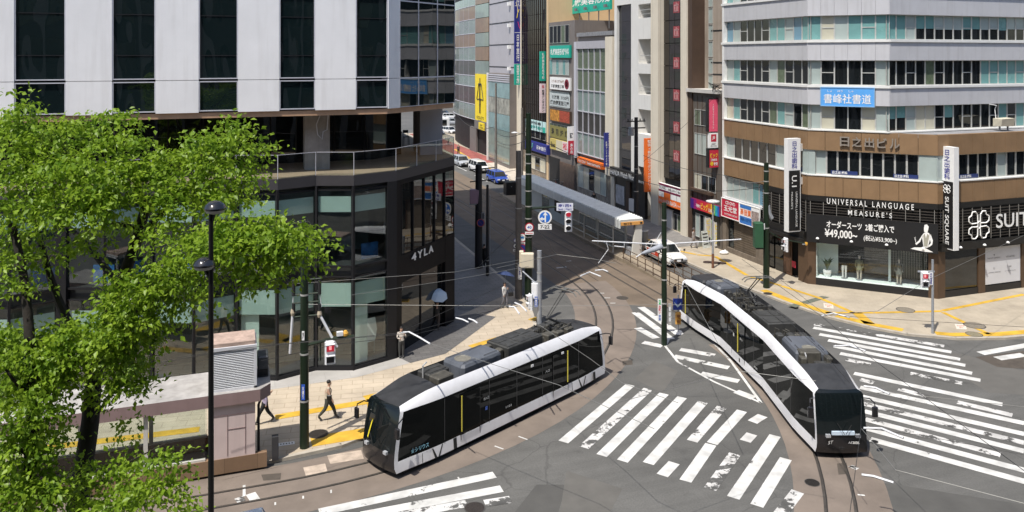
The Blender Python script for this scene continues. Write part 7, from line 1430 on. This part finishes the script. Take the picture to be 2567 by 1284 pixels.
    mb = MB(); mb.box((-h*.42,yF-.025,.60*belt),(h*.42,yF+.08,.74*belt)); mb.box((-h*.7,yF-.03,.32),(h*.7,yF+.1,.45)); mb.build('grille', M_TRIM, t)
    mb = MB(); mb.box((-.17,yF-.045,.47),(.17,yF-.03,.62)); mb.build('number_plate', M_WHT, t)
    return t
car('parked_car', 'silver hatchback, farthest of the cars queueing beside the pale sidewalk', 'car', (31.3,112,0), R(2), 4.4, 1.75, 1.5, paint('car_silver', (.42,.44,.47)), 'hatch')
car('parked_van', 'white wagon between the silver hatchback and the blue car', 'van', (31.9,105.2,0), R(2), 4.4, 1.75, 1.6, paint('car_white', (.72,.72,.72)), 'van')
car('parked_car', 'bright blue car nearest in the queue beyond the tram platform', 'car', (31.5,95.6,0), R(2), 4.3, 1.76, 1.48, paint('car_blue', (.015,.06,.36)), 'hatch')
tx = car('taxi', 'white taxi with a red and white side panel beside the platform railing', 'taxi', (31.75,54.6,0), R(-2), 4.7, 1.72, 1.5, paint('taxi_white', (.74,.73,.70)), 'sedan')
mb = MB(); mb.cbox((-.22,-.2,1.5),(.22,.1,1.66), .04); mb.build('roof_sign', mat('taxi_sign', (.25,.25,.4), .4), tx); mb = MB(); mb.box((-.872,-.7,.5),(-.862,1.2,.85)); mb.box((.862,-.7,.5),(.872,1.2,.85)); sp = mb.build('side_band', mat('taxi_red', (.6,.06,.03), .35, 0, .1, 2), tx); mb = MB(); add_text(mb, 'TAXI', (-.88,.25,.68), (0,-1,0), (0,0,1), .8, .2, 0, .03); mb.build('lettering', M_LWH, sp)
for sd in (-1,1): mb = MB(); mb.tube([(sd*.78,-1.75,.93),(sd*.80,-1.78,1.15)], .015, 5); mb.cbox((sd*.8-.08,-1.82,1.12),(sd*.8+.08,-1.74,1.26), .02); mb.build('fender_mirror', M_TRIM, tx)
car('delivery_van', 'white delivery van half hidden behind the thick green pole with a yellow box load', 'van', (32.3,86.5,0), R(4), 4.3, 1.7, 1.85, paint('van_white', (.70,.70,.70)), 'van')
t = thing('load_box', 'yellow folded covers standing beside the white delivery van', 'box', (33.2,83.6,.12)); mb = MB(); mb.cbox((33.2,83.2,.12),(33.8,83.9,1.1), .06); mb.cbox((33.3,84.1,.12),(34.0,84.8,1.3), .06); mb.build('cover', mat('cover_yellow', (.55,.42,.14), .6, 0, .3, 3), t)
car('parked_car', 'black car parked in the lot beyond the far crossing', 'car', tuple(G(1112,291)), R(60), 4.4, 1.75, 1.5, paint('car_dark', (.02,.02,.025)), 'hatch')
car('parked_car', 'dark grey car waiting near the far crossing beyond the terrace', 'car', tuple(G(1094,338)), R(15), 4.4, 1.75, 1.5, paint('car_grey', (.05,.05,.055)), 'hatch')
car('pale_car', 'pale car whose roof and mirror rise over the bottom edge', 'car', (-.75,25.9,0), R(-84), 4.3, 1.72, 1.5, paint('car_pale', (.55,.62,.68)), 'hatch')
kp = G(1113,326); t = thing('kiosk', 'white booth with a dark panel at the far crossing', 'kiosk', kp); mb = MB(); mb.cbox((kp.x-1.3,kp.y,0),(kp.x+1.3,kp.y+2,2.6), .08); mb.build('wall', M_WHT, t); mb = MB(); mb.box((kp.x-.7,kp.y-.05,.5),(kp.x+.6,kp.y,2.2)); mb.build('window', M_GLD, t)
for i, (x, y, a, c, l) in enumerate(((1093,312,70,0,'white car behind the far booth, left one'),(1131,312,75,1,'silver car behind the far booth, right one'),(1128,298,80,0,'white car in the back row of the far lot'),(1094,296,65,1,'silver car in the back row of the far lot'),(1126,335,20,0,'white car turning at the far crossing right of the booth'))): car('parked_car', l, 'car', tuple(G(x,y)), R(a), 4.3, 1.72, 1.5, paint('car_white' if c == 0 else 'car_silver', (.7,.7,.7)), 'hatch')
# ------------------------------------------------------------------ people
def seg_d(c, a, b): d = b-a; return (c-a-d*max(0, min(1, (c-a).dot(d)/max(1e-6, d.length_squared)))).length
def person(label, loc, face, H=1.68, shirt=(.4,.4,.4), legs=(.05,.05,.05), skin=(.45,.28,.20), shoes=(.03,.03,.03), hair=(.012,.010,.009), stride=.0, lean=0, armL=None, armR=None, long_hair=False, sleeve=True, wide=1.12, hat=None, skirt=False, name='person'):
    f = Vector((face[0], face[1], 0)).normalized(); t = local(name, label, 'person', loc, math.atan2(f.y, f.x)); s = H/1.70
    # x forward, y left, z up
    J = {}; E = []
    def add(n, p, r, par, mi): J[n] = (Vector(p)*s, r*s*1.1, mi); 
    add('pelvis', (0,0,.92), (.125), None, 1); add('waist', (.0,0,1.06), .115, 0, 0); add('chest', (lean*.12,0,1.30), .135, 0, 0); add('neck', (lean*.18,0,1.46), .052, 0, 2); add('jaw', (.02+lean*.2,0,1.535), .068, 0, 2); add('skull', (.01+lean*.21,0,1.62), .088, 0, 2); add('crown', (.0+lean*.21,0,1.68), .055, 0, 2)
    E += [('pelvis','waist'),('waist','chest'),('chest','neck'),('neck','jaw'),('jaw','skull'),('skull','crown')]
    for sd, nm, arm, st in ((1,'L',armL,stride),(-1,'R',armR,-stride)):
        sh_ = (lean*.12,.175*sd,1.39); el, wr_, hd = arm or ((-st*.35,.235*sd,1.12),(-st*.5+.06,.235*sd,.90),(-st*.5+.09,.225*sd,.82))
        add('sh'+nm, sh_, .058, 0, 0); add('el'+nm, el, .042, 0, 0 if sleeve else 2); add('wr'+nm, wr_, .030, 0, 2 if not sleeve else 0); add('hd'+nm, hd, .034, 0, 2)
        E += [('chest','sh'+nm),('sh'+nm,'el'+nm),('el'+nm,'wr'+nm),('wr'+nm,'hd'+nm)]
        back = st < 0; kn = (st*.45+(.06 if st else .01),.095*sd,.50+(.02 if back else 0)); an = (st*.95-(.05 if back else 0),.095*sd,.10+(.10 if back else 0)); to = (an[0]+.15,.1*sd,.045 if not back else .04)
        add('hip'+nm, (0,.09*sd,.88), .098*wide, 0, 1); add('kn'+nm, kn, .068*wide, 0, 1); add('an'+nm, an, .045*wide, 0, 1 if not skirt else 2); add('to'+nm, to, .036, 0, 3)
        E += [('pelvis','hip'+nm),('hip'+nm,'kn'+nm),('kn'+nm,'an'+nm),('an'+nm,'to'+nm)]
    names = list(J); me = bpy.data.meshes.new('skeleton'); me.from_pydata([tuple(J[n][0]) for n in names], [(names.index(a), names.index(b)) for a, b in E], [])
    ob = bpy.data.objects.new('body', me); COL.objects.link(ob); sk = ob.modifiers.new('skin', 'SKIN'); ob.modifiers.new('sub', 'SUBSURF').levels = 1
    for i, n in enumerate(names): sv = me.skin_vertices[0].data[i]; k = J[n][1]; sv.radius = (k*1.25, k*.85) if n in ('chest','waist','pelvis') else (k, k); sv.use_root = (n == 'pelvis')
    dg = bpy.context.evaluated_depsgraph_get(); m2 = bpy.data.meshes.new_from_object(ob.evaluated_get(dg)); bpy.data.objects.remove(ob); bpy.data.meshes.remove(me)
    key = lambda c: 'cloth_%.2f_%.2f_%.2f' % c
    m2.materials.clear()
    for c in (shirt, legs): m2.materials.append(mat(key(c), c, .8, 0, .12, 8))
    m2.materials.append(mat('skin_%.2f' % skin[0], skin, .55, 0, .05, 6)); m2.materials.append(mat(key(shoes), shoes, .5, 0, 0))
    P_ = [J[n] for n in names]; hz = (1.46*s)
    for p in m2.polygons:
        c = p.center; best = min(E, key=lambda e: seg_d(c, J[e[0]][0], J[e[1]][0]))
        p.material_index = J[best[1]][2] if not (best[1].startswith('hip') or best[1] == 'waist') else (1 if c.z < 1.0*s else 0); p.use_smooth = True
    m2.name = 'body'; ob = bpy.data.objects.new('body', m2); COL.objects.link(ob); ob.parent = t
    hx = J['skull'][0]; mb = MB(); mb.sphere((hx.x-.018*s,0,hx.z+.03*s), .095*s, .088*s, .088*s, 12); 
    if long_hair: mb.sphere((hx.x-.065*s,0,hx.z-.12*s), .05*s, .085*s, .19*s, 10)
    mb.build('hair', mat(key(hair), hair, .5, 0, .2, 10), t, smooth=True)
    mb = MB(); mb.sphere((hx.x+.085*s,0,hx.z-.035*s), .016*s, .013*s, .02*s, 6); mb.sphere((hx.x+.075*s,.03*s,hx.z), .010*s, n=6, mi=1); mb.sphere((hx.x+.075*s,-.03*s,hx.z), .010*s, n=6, mi=1); mb.box((hx.x+.072*s,-.02*s,hx.z-.075*s),(hx.x+.08*s,.02*s,hx.z-.068*s),1); mb.build('face', [mat('skin_%.2f' % skin[0], skin), mat('face_dark', (.05,.02,.02), .5, 0, 0)], t)
    if hat: mb = MB(); mb.lathe([(.16*s,0),(.155*s,.01),(.1*s,.02),(.085*s,.1*s),(.03*s,.12*s)], (hx.x-.01,0,hx.z+.04*s), 14); mb.build('hat', mat(key(hat), hat, .8), t)
    return t
def hands(sd, x, y, z): return ((.06,.24*sd,1.15),(x*.7,y+.02*sd,z-.12),(x,y,z))
rt = CR+CF*.1
pm = G(822,1053,.12); person('man in a beige short sleeved shirt striding to the right on the sunny sidewalk', pm, rt, 1.72, (.46,.40,.31), (.055,.055,.045), stride=.36, sleeve=False, lean=.2)
t = local('shoulder_bag', 'small black shoulder bag worn by the man in the beige shirt', 'bag', pm, math.atan2(rt.y, rt.x)); mb = MB(); mb.tube([(.0,.13,1.47),(.16,.0,1.3),(.13,-.2,1.12)], .016, 5); mb.build('strap', M_BLK, t); mb = MB(); mb.cbox((-.02,-.3,.98),(.2,-.2,1.2), .03); mb.build('pouch', M_BLK, t)
person('person in a lilac shirt stepping out beside the pink entrance pillar', G(664,1062,.12), -rt, 1.68, (.40,.34,.46), (.018,.018,.02), stride=.33, armR=hands(-1,-.28,-.2,1.36), lean=.15)
person('woman in a white jacket holding up a phone by the black podium', G(1006,897,.12), BK+CR*.3, 1.62, (.52,.48,.43), (.05,.05,.048), armL=hands(1,.26,.12,1.42), armR=hands(-1,.28,-.06,1.22), long_hair=True)
po = G(1096,826,.12); person('person in dark clothes walking under a pale umbrella at the podium entrance', po, CF, 1.65, (.035,.033,.03), (.07,.055,.045), stride=.2, armR=hands(-1,.22,-.12,1.38))
def umbrella(label, c, r, m, tilt):
    t = local('umbrella', label, 'umbrella', c); mb = MB(); n = 8; tl = Matrix.Rotation(tilt[0], 3, 'X') @ Matrix.Rotation(tilt[1], 3, 'Y')
    rings = []
    for i in range(5): q = i/4; rings.append([tl @ Vector((r*q*math.cos(2*math.pi*k/n+.3), r*q*math.sin(2*math.pi*k/n+.3), .32*r*(1-q*q)*1.3)) for k in range(n+1)])
    mb.grid(rings, 0); mb.build('canopy', m, t); mb = MB(); mb.tube([tl @ Vector((0,0,.5*r)), tl @ Vector((0,0,-.75))], .012, 6); mb.build('shaft', M_GALV, t)
    mb = MB()
    for k in range(n): mb.tube([rings[i][k]-Vector((0,0,.012)) for i in range(5)], .006, 4)
    mb.build('rib', M_DPOL, t)
umbrella('pale blue white umbrella held by the person at the podium entrance', po+Vector((.0,-.05,2.02)), .62, mat('umbrella_pale', (.42,.52,.62), .6, 0, .05, 3), (R(28), R(8)))
pw = G(1265,772,.12); person('woman with long dark hair in a white blouse and grey trousers on the shaded plaza', pw, BK*.4+CR*.5, 1.60, (.55,.54,.52), (.16,.16,.18), stride=.12, armL=hands(1,.18,.16,1.36), long_hair=True, wide=1.25, sleeve=True)
umbrella('dark blue umbrella held by the woman in the white blouse', pw+Vector((.15,.25,1.98)), .6, mat('umbrella_navy', (.03,.05,.13), .6, 0, .05, 3), (R(-12), R(14)))
t = local('handbag', 'dark handbag hanging from the arm of the woman in the white blouse', 'bag', pw, 0); mb = MB(); mb.cbox((.18,-.3,.78),(.5,-.14,1.04), .03); mb.build('bag_body', M_BLK, t); mb = MB(); mb.tube([(.24,-.22,1.04),(.28,-.22,1.2),(.38,-.22,1.2),(.44,-.22,1.04)], .012, 5); mb.build('strap', M_BLK, t)
person('person in black standing behind the dark thick pole at the shaded kerb', G(1214,669,.12), CF+CR*.4, 1.70, (.012,.012,.014), (.014,.014,.016), stride=.14)
person('far pedestrian in black with a pale blue bag on the red sidewalk', Vector((33.9,123,.12)), Vector((0,-1,0)), 1.68, (.05,.05,.06), (.014,.013,.013), stride=.1)
person('person in black behind the roof of the tram stop shelter', Vector((35.4,75.2,.12)), Vector((-.3,-1,0)), 1.72, (.015,.013,.013), (.02,.02,.02), stride=.1)
person('woman in grey with a cap walking past the rainbow shop boards', G(1739,622,.12), Vector((.5,-1,0)), 1.62, (.28,.25,.23), (.22,.20,.19), stride=.22, hat=(.10,.09,.09), wide=1.2)
# mannequins and plant in the display window
def mannequin(s, lab, top, leg, head=True):
    p = FC.at(s, .67, -.48); a = math.atan2(FC.n.y, FC.n.x); t = local('mannequin', lab, 'mannequin', p, a); k = .92
    mb = MB()
    for y in (-.09,.09): mb.tube([(0,y,.05),(0.01,y*1.1,.48),(0,y,.88)], [.05,.065,.09], 8)
    mb.build('leg', mat('mannequin_leg_%.2f' % leg[0], leg, .6), t)
    if top: mb = MB(); mb.tube([(0,0,.7),(0,0,.95),(0,0,1.2),(0,0,1.42)], [.2,.15,.17,.09], 12); mb.tube([(0,.17,1.36),(.0,.24,1.1),(.05,.22,.85)], .05, 8); mb.tube([(0,-.17,1.36),(0,-.24,1.1),(.05,-.22,.85)], .05, 8); mb.build('jacket', mat('mannequin_top_%.2f' % top[0], top, .8), t)
    if head: mb = MB(); mb.tube([(0,0,1.4),(0,0,1.5)], .045, 8); mb.sphere((0,0,1.6), .085, .08, .11, 10); mb.build('head', mat('mannequin_head', (.55,.5,.44), .5), t)
    mb = MB(); mb.lathe([(.22,0),(.22,.02),(.03,.03)], (0,0,0), 14); mb.build('base', M_GALV, t)
mannequin(2.35, 'headless mannequin in white trousers, leftmost in the corner display window', None, (.62,.62,.60), False)
mannequin(3.3, 'mannequin in an olive jacket between the white trousers and the dark poster', (.20,.20,.13), (.5,.45,.38))
mannequin(5.75, 'mannequin in a grey suit right of the dark poster in the display window', (.14,.15,.14), (.4,.36,.3))
t = thing('potted_plant', 'broad leaved plant in a white pot at the left end of the display window', 'plant', FC.at(1.25, .67, -.5)); c = FC.at(1.25, .67, -.5); mb = MB(); mb.lathe([(.2,0),(.28,.3),(.27,.42),(.2,.4)], c, 14); mb.build('pot', M_WHT, t); mb = MB()
for k in range(16):
    a = k*2.4; L_ = .55+.4*rnd.random(); d_ = Vector((math.cos(a), math.sin(a), 0)); sd = Vector((-math.sin(a), math.cos(a), 0)); q = [c+Vector((0,0,.4)), c+d_*L_*.3+Vector((0,0,.4+L_*.8)), c+d_*L_*.62+Vector((0,0,.4+L_*1.05))]
    mb.add([q[0], q[1]-sd*.07, q[2], q[1]+sd*.07], [(0,1,2,3)])
mb.build('foliage', mat('plant_dark', (.04,.08,.03), .5), t)
# ------------------------------------------------------------------ street clutter
pb = G(1770,622,.12); t = local('a_frame_board', 'white A frame menu board standing before the rainbow shop', 'sign', (pb.x,pb.y,.12), R(12)); mb = MB(); mb.add([(-.42,-.05,0),(.42,-.05,0),(.36,.22,1.4),(-.36,.22,1.4),(-.42,.5,0),(.42,.5,0)], [(0,1,2,3),(3,2,5,4)]); mb.build('panel', mat('menu_white', (.55,.58,.54), .5, 0, .3, 8), t); mb = MB(); add_text(mb, '▬▬▬\n▬▬▬\n▬▬▬\n▬▬▬', (0,.07,.75), (1,0,0), Vector((0,.19,.98)), .55, .9); mb.build('lettering', M_LBK, t)
def nobori(x0, x1, yt, yb, lab, m, txt, tm, v):
    F = Face((0,v), (1,0)); s0, s1 = F.px(x0, 142)[0], F.px(x1, 142)[0]; z0, z1 = F.px(x0, yb)[1], F.px(x0, yt)[1]; t = thing('shop_banner', lab, 'banner', F.at(s0, .12, 0)); mb = MB(); F.box(mb, s0, s1, z0, z1, -.01, .01); mb.build('cloth', m, t); mb = MB(); mb.tube([F.at(s0, .1, 0), F.at(s0, z1+.1, 0)], .02, 6); mb.build('pole', M_WHT, t)
    mb = MB(); F.text(mb, vtxt(txt), s0+.05, s1-.05, z0+.2, z1-.1, .016, 0, .04); mb.build('lettering', tm, t)
nobori(1769, 1781, 547, 596, 'pink topped white vertical banner before the rainbow shop', mat('banner_cloth', (.62,.55,.50), .7, 0, .1, 3), 'ビック', M_LYE, 56.9); nobori(1790, 1803, 558, 618, 'white banner with yellow characters and a red foot by the record shop', mat('banner_cloth2', (.68,.66,.60), .7, 0, .1, 3), 'ビック', M_LYE, 56.2); nobori(1782, 1788, 552, 600, 'narrow green and white banner between the two yellow lettered ones', mat('banner_green', (.35,.50,.25), .7, 0, .3, 4), '金券', M_LRD, 56.6)
pb = G(1646,634,.12); t = thing('bin', 'grey round barrel beside the tram stop end panel', 'barrel', (33.0,60.4,.12)); mb = MB(); mb.lathe([(.42,0),(.5,.1),(.52,.9),(.5,1.0),(.3,1.05)], (33.0,60.4,.12), 18); mb.build('drum', mat('barrel_grey', (.16,.17,.18), .5, .2, .1, 3), t, smooth=True); mb = MB(); mb.lathe([(.54,.9),(.54,.98),(.5,1.0)], (33.0,60.4,.12), 18); mb.build('rim', M_GALV, t)
p = G(1554,512,.12); t = thing('red_cart', 'red plastic cart before the watch shop poster', 'cart', p); mb = MB(); mb.cbox((p.x-.4,p.y-.3,.3),(p.x+.4,p.y+.3,1.2), .08); mb.build('tub', flat('cart_red', (.5,.02,.03)), t); mb = MB(); mb.tube([(p.x-.4,p.y-.35,1.2),(p.x-.6,p.y-.4,1.3)], .03, 6); mb.box((p.x-.42,p.y-.32,.12),(p.x+.42,p.y+.32,.3)); mb.build('frame', M_BLK, t)
p = G(1783,659,.12); t = thing('bike_rack', 'dark bent loops of a low rack on the kerb behind the taxi', 'bike rack', p); 
for k in range(3): c = p+CR*(-.3+.55*k)*.9-CF*(.15*k); mb = MB(); mb.tube([c+CR*.32*math.cos(a)+CF*.16*math.sin(a)+Vector((0,0,.06)) for a in [2*math.pi*i/12 for i in range(13)]], .05, 6, caps=False); mb.build('loop', mat('rack_brown', (.05,.03,.025), .6, .2, .1, 3), t)
p = G(1815,647-10,.12); t = thing('plastic_bag', 'small white bag lying by the shutters', 'bag', p); mb = MB(); mb.sphere((p.x,p.y,.25), .4, .3, .16, 10); mb.build('sack', M_WHT, t, smooth=True); mb = MB(); mb.sphere((p.x+.1,p.y,.4), .08, n=6); mb.build('knot', M_WHT, t)
def bike(x, y, rz, lab, c, z=.12):
    t = local('bicycle', lab, 'bicycle', (x,y,z), rz, 'bicycles parked by the shop fronts'); m = mat('bike_%.2f' % c[0], c, .4, .2, 0)
    for a in (-.52,.52): mb = MB(); mb.tube([(a+.33*math.cos(q),0,.33+.33*math.sin(q)) for q in [2*math.pi*i/16 for i in range(17)]], .02, 5, caps=False); mb.build('wheel', M_TYRE, t)
    mb = MB(); mb.tube([(-.52,0,.33),(-.1,0,.3),(.38,0,.72),(-.22,0,.74),(-.52,0,.33)], .02, 5); mb.tube([(-.1,0,.3),(-.22,0,.74),(-.25,0,.88)], .018, 5); mb.tube([(.52,0,.33),(.36,0,.95)], .018, 5); mb.build('frame', m, t)
    mb = MB(); mb.tube([(.3,-.28,.98),(.36,0,.96),(.3,.28,.98)], .015, 5); mb.build('handlebar', M_GALV, t); mb = MB(); mb.cbox((-.38,-.07,.86),(-.14,.07,.93), .02); mb.build('saddle', M_BLK, t)
bike(36.6,86.5,R(80),'dark bicycle parked beside the convenience store window',(.05,.05,.06)); bike(36.5,88.2,R(75),'red bicycle parked left of the convenience store window',(.35,.04,.04)); bike(36.4,97.5,R(85),'pale bicycle parked before the low glass shop',(.4,.4,.36)); bike(36.4,139,R(70),'black bicycle parked at the gym corner',(.03,.03,.03))
t = thing('wall_speaker', 'tangle of black cables and insulators on the flat roof above the stacked boards', 'cable tangle', FS.at(sx(1797), zx(1797,228), 0)); mb = MB(); c = FS.at(sx(1797), zx(1797,222), .2)
for k in range(10): mb.tube([c+Vector((rnd.uniform(-.3,.3), rnd.uniform(-.9,.9), rnd.uniform(-.3,.5))) for _ in range(4)], .02, 4)
mb.build('cable', M_RUB, t)
# ------------------------------------------------------------------ overhead wires
M_WIRE = mat('wire_dark', (.03,.03,.03), .5, .3, 0); M_WIRL = mat('wire_light', (.20,.20,.19), .45, .3, 0)
def wire(label, pts, r=.013, m=None, z=5.3, sag=.0, n=10, name='overhead_wire', cat='wire'):
    P_ = [G(*p, z) if len(p) == 2 else D(*p) for p in pts]; out = []
    for a, b in zip(P_, P_[1:]):
        for i in range(n): q = i/n; p = a.lerp(b, q); p.z -= sag*4*q*(1-q); out.append(p)
    out.append(P_[-1]); mb = MB(); mb.tube(out, r*.8, 5); o = mb.build(name, m or M_WIRE); tag(o, label, cat); return o
wire('thin wire running level from the podium signal pole to the island pole', [(768,763),(1350,768),(1664,764)], .011, M_WIRL, 5.0)
wire('thin wire continuing level from the island pole to the black tram', [(1668,764),(1790,765)], .011, M_WIRL, 5.0)
wire('dark wire rising from the leaves across the podium corner to the cream box', [(380,912),(620,872),(1000,835),(1140,770),(1320,690)], .012, M_WIRE, 5.3)
wire('dark wire below the first one from the vent box to the plaza woman', [(440,897),(700,862),(1010,838),(1142,802),(1300,762)], .012, M_WIRE, 5.2)
wire('dark contact wire pair strand over the left sidewalk edge', [(655,905),(850,862),(1010,845),(1150,812),(1320,745)], .012, M_WIRE, 5.1)
wire('pale span wire from the podium corner up to the cream box', [(690,715),(1140,682),(1300,652)], .011, M_WIRL, 6.2)
wire('pale span wire below it from the podium corner to the signal pole', [(880,740),(1145,700),(1325,668)], .011, M_WIRL, 6.0)
wire('contact wire crossing above the left tram roof towards the crossing stripes', [(1080,862),(1240,915),(1400,965),(1640,1075)], .012, M_WIRL, 5.2)
wire('second contact wire crossing above the pantograph end of the left tram', [(1330,800),(1480,900),(1560,960),(1700,1010)], .012, M_WIRL, 5.2)
wire('diagonal stay from the dark thick pole base to the thick green pole', [(1196,672,58.5),(1325,546,51.5)], .016, M_WIRL)
wire('stay wire from the thick green pole down to the street junction', [(1327,546,51.5),(1395,638,54)], .013, M_WIRL)
wire('pale wire from the street junction towards the tram platform', [(1245,672),(1395,638),(1480,648),(1545,660)], .013, M_WIRL, 5.4)
wire('contact wire following the straight street track', [(1140,500),(1250,560),(1400,640),(1500,705)], .012, M_WIRE, 5.3)
wire('second contact wire over the straight street track', [(1142,455),(1300,525),(1420,585),(1560,665)], .012, M_WIRE, 5.3)
wire('slanting wire from the island pole over the rear of the right tram', [(1680,640),(1745,760),(1800,862)], .013, M_WIRL, 5.3)
wire('contact wire above the right tram roof bending to the plaza corner', [(1790,690),(1960,790),(2060,880),(2130,960)], .012, M_WIRE, 5.3)
wire('contact wire from the plaza stay across the right crossing', [(1860,650),(2062,795),(2160,880),(2567,1180)], .012, M_WIRE, 5.3)
wire('pale wire sloping down from the plaza office to the right tram front', [(2567,590),(2330,700),(2200,780),(2065,790)], .012, M_WIRL, 5.4)
wire('thin wire crossing the plaza level with the crossing tactile strips', [(1955,700),(2070,790),(2150,795),(2567,820)], .010, M_WIRE, 5.3)
wire('pale wire across the middle stripes in front of the right tram', [(1545,1010),(1850,930),(2045,955)], .010, M_WIRL, 5.2)
wire('low pale wire over the crossing below the right tram', [(2160,1075),(2245,1178),(2567,1262)], .012, M_WIRL, 5.2)
wire('dark wire falling from the tram mirror to the bottom edge', [(2160,1000),(2158,1075),(2130,1290)], .010, M_WIRE, 5.2)
wire('dark wire from the tram mirror towards the right edge', [(2170,985),(2235,985),(2567,1020)], .012, M_WIRL, 5.2)
wire('dark wire over the lower right stripes', [(2175,1075),(2300,1090),(2567,1140)], .010, M_WIRE, 5.2)
wire('black sagging cable from the thick green pole to the transformer pole', [(1330,335,52),(1613,440,66)], .03, M_WIRE, sag=.5)
wire('black sagging cable from the transformer pole to the green cabinet pole', [(1613,455,66),(1905,470,55)], .028, M_WIRE, sag=.5)
wire('upper black cable from the transformer pole to the cornice of the office block', [(1613,390,66),(1820,440,56),(1915,455,55)], .024, M_WIRE, sag=.25)
wire('thin dark cable rising from the transformer pole past the crest windows', [(1613,405,66),(1790,245,60)], .018, M_WIRE, sag=.1)
wire('black cable from the far leaning pole to the thick green pole', [(1238,325,101),(1318,330,52)], .03, M_WIRE, sag=.6)
wire('lower black cable from the far leaning pole to the thick green pole', [(1238,345,101),(1318,352,52)], .03, M_WIRE, sag=.6)
wire('black cable from the far lamp post past the yellow banner to the leaning pole', [(1143,285,135),(1238,318,101)], .04, M_WIRE, sag=1.2)
def rod(label, pts, z=5.25): o = wire(label, pts, .042, M_PTUBE, z, name='pull_off_rod', cat='wire rod', n=3)
rod('white bent rod above the phone woman by the podium', [(1003,834),(1025,832),(1050,845),(1078,862)]); rod('white short rod left of the pair at the plaza edge', [(1143,797),(1160,801),(1174,808)]); rod('white short rod right of the pair at the plaza edge', [(1175,799),(1187,803),(1197,810)])
rod('white rod curving at the foot of the thick green pole', [(1291,759),(1305,765),(1320,780)]); rod('white rod left of the one at the thick green pole foot', [(1276,768),(1290,770),(1302,787)]); rod('white bent rod above the curved street rails', [(1455,692),(1478,682),(1506,693)], 5.2)
rod('white bent rod near the platform corner', [(1492,678),(1512,676),(1524,681)], 5.3); rod('white bent rod over the plaza kerb tactile strip', [(2060,792),(2090,785),(2130,796)]); rod('white rod over the upper right crossing stripes', [(2090,868),(2130,866),(2170,880)]); rod('white rod at the right tram mirror', [(2165,968),(2195,972),(2230,988)])
rod('white rod below the right tram mirror over the stripes', [(2165,1073),(2210,1074),(2265,1098)]); rod('white rod over the lower right asphalt', [(2160,1190),(2190,1194),(2240,1210)])
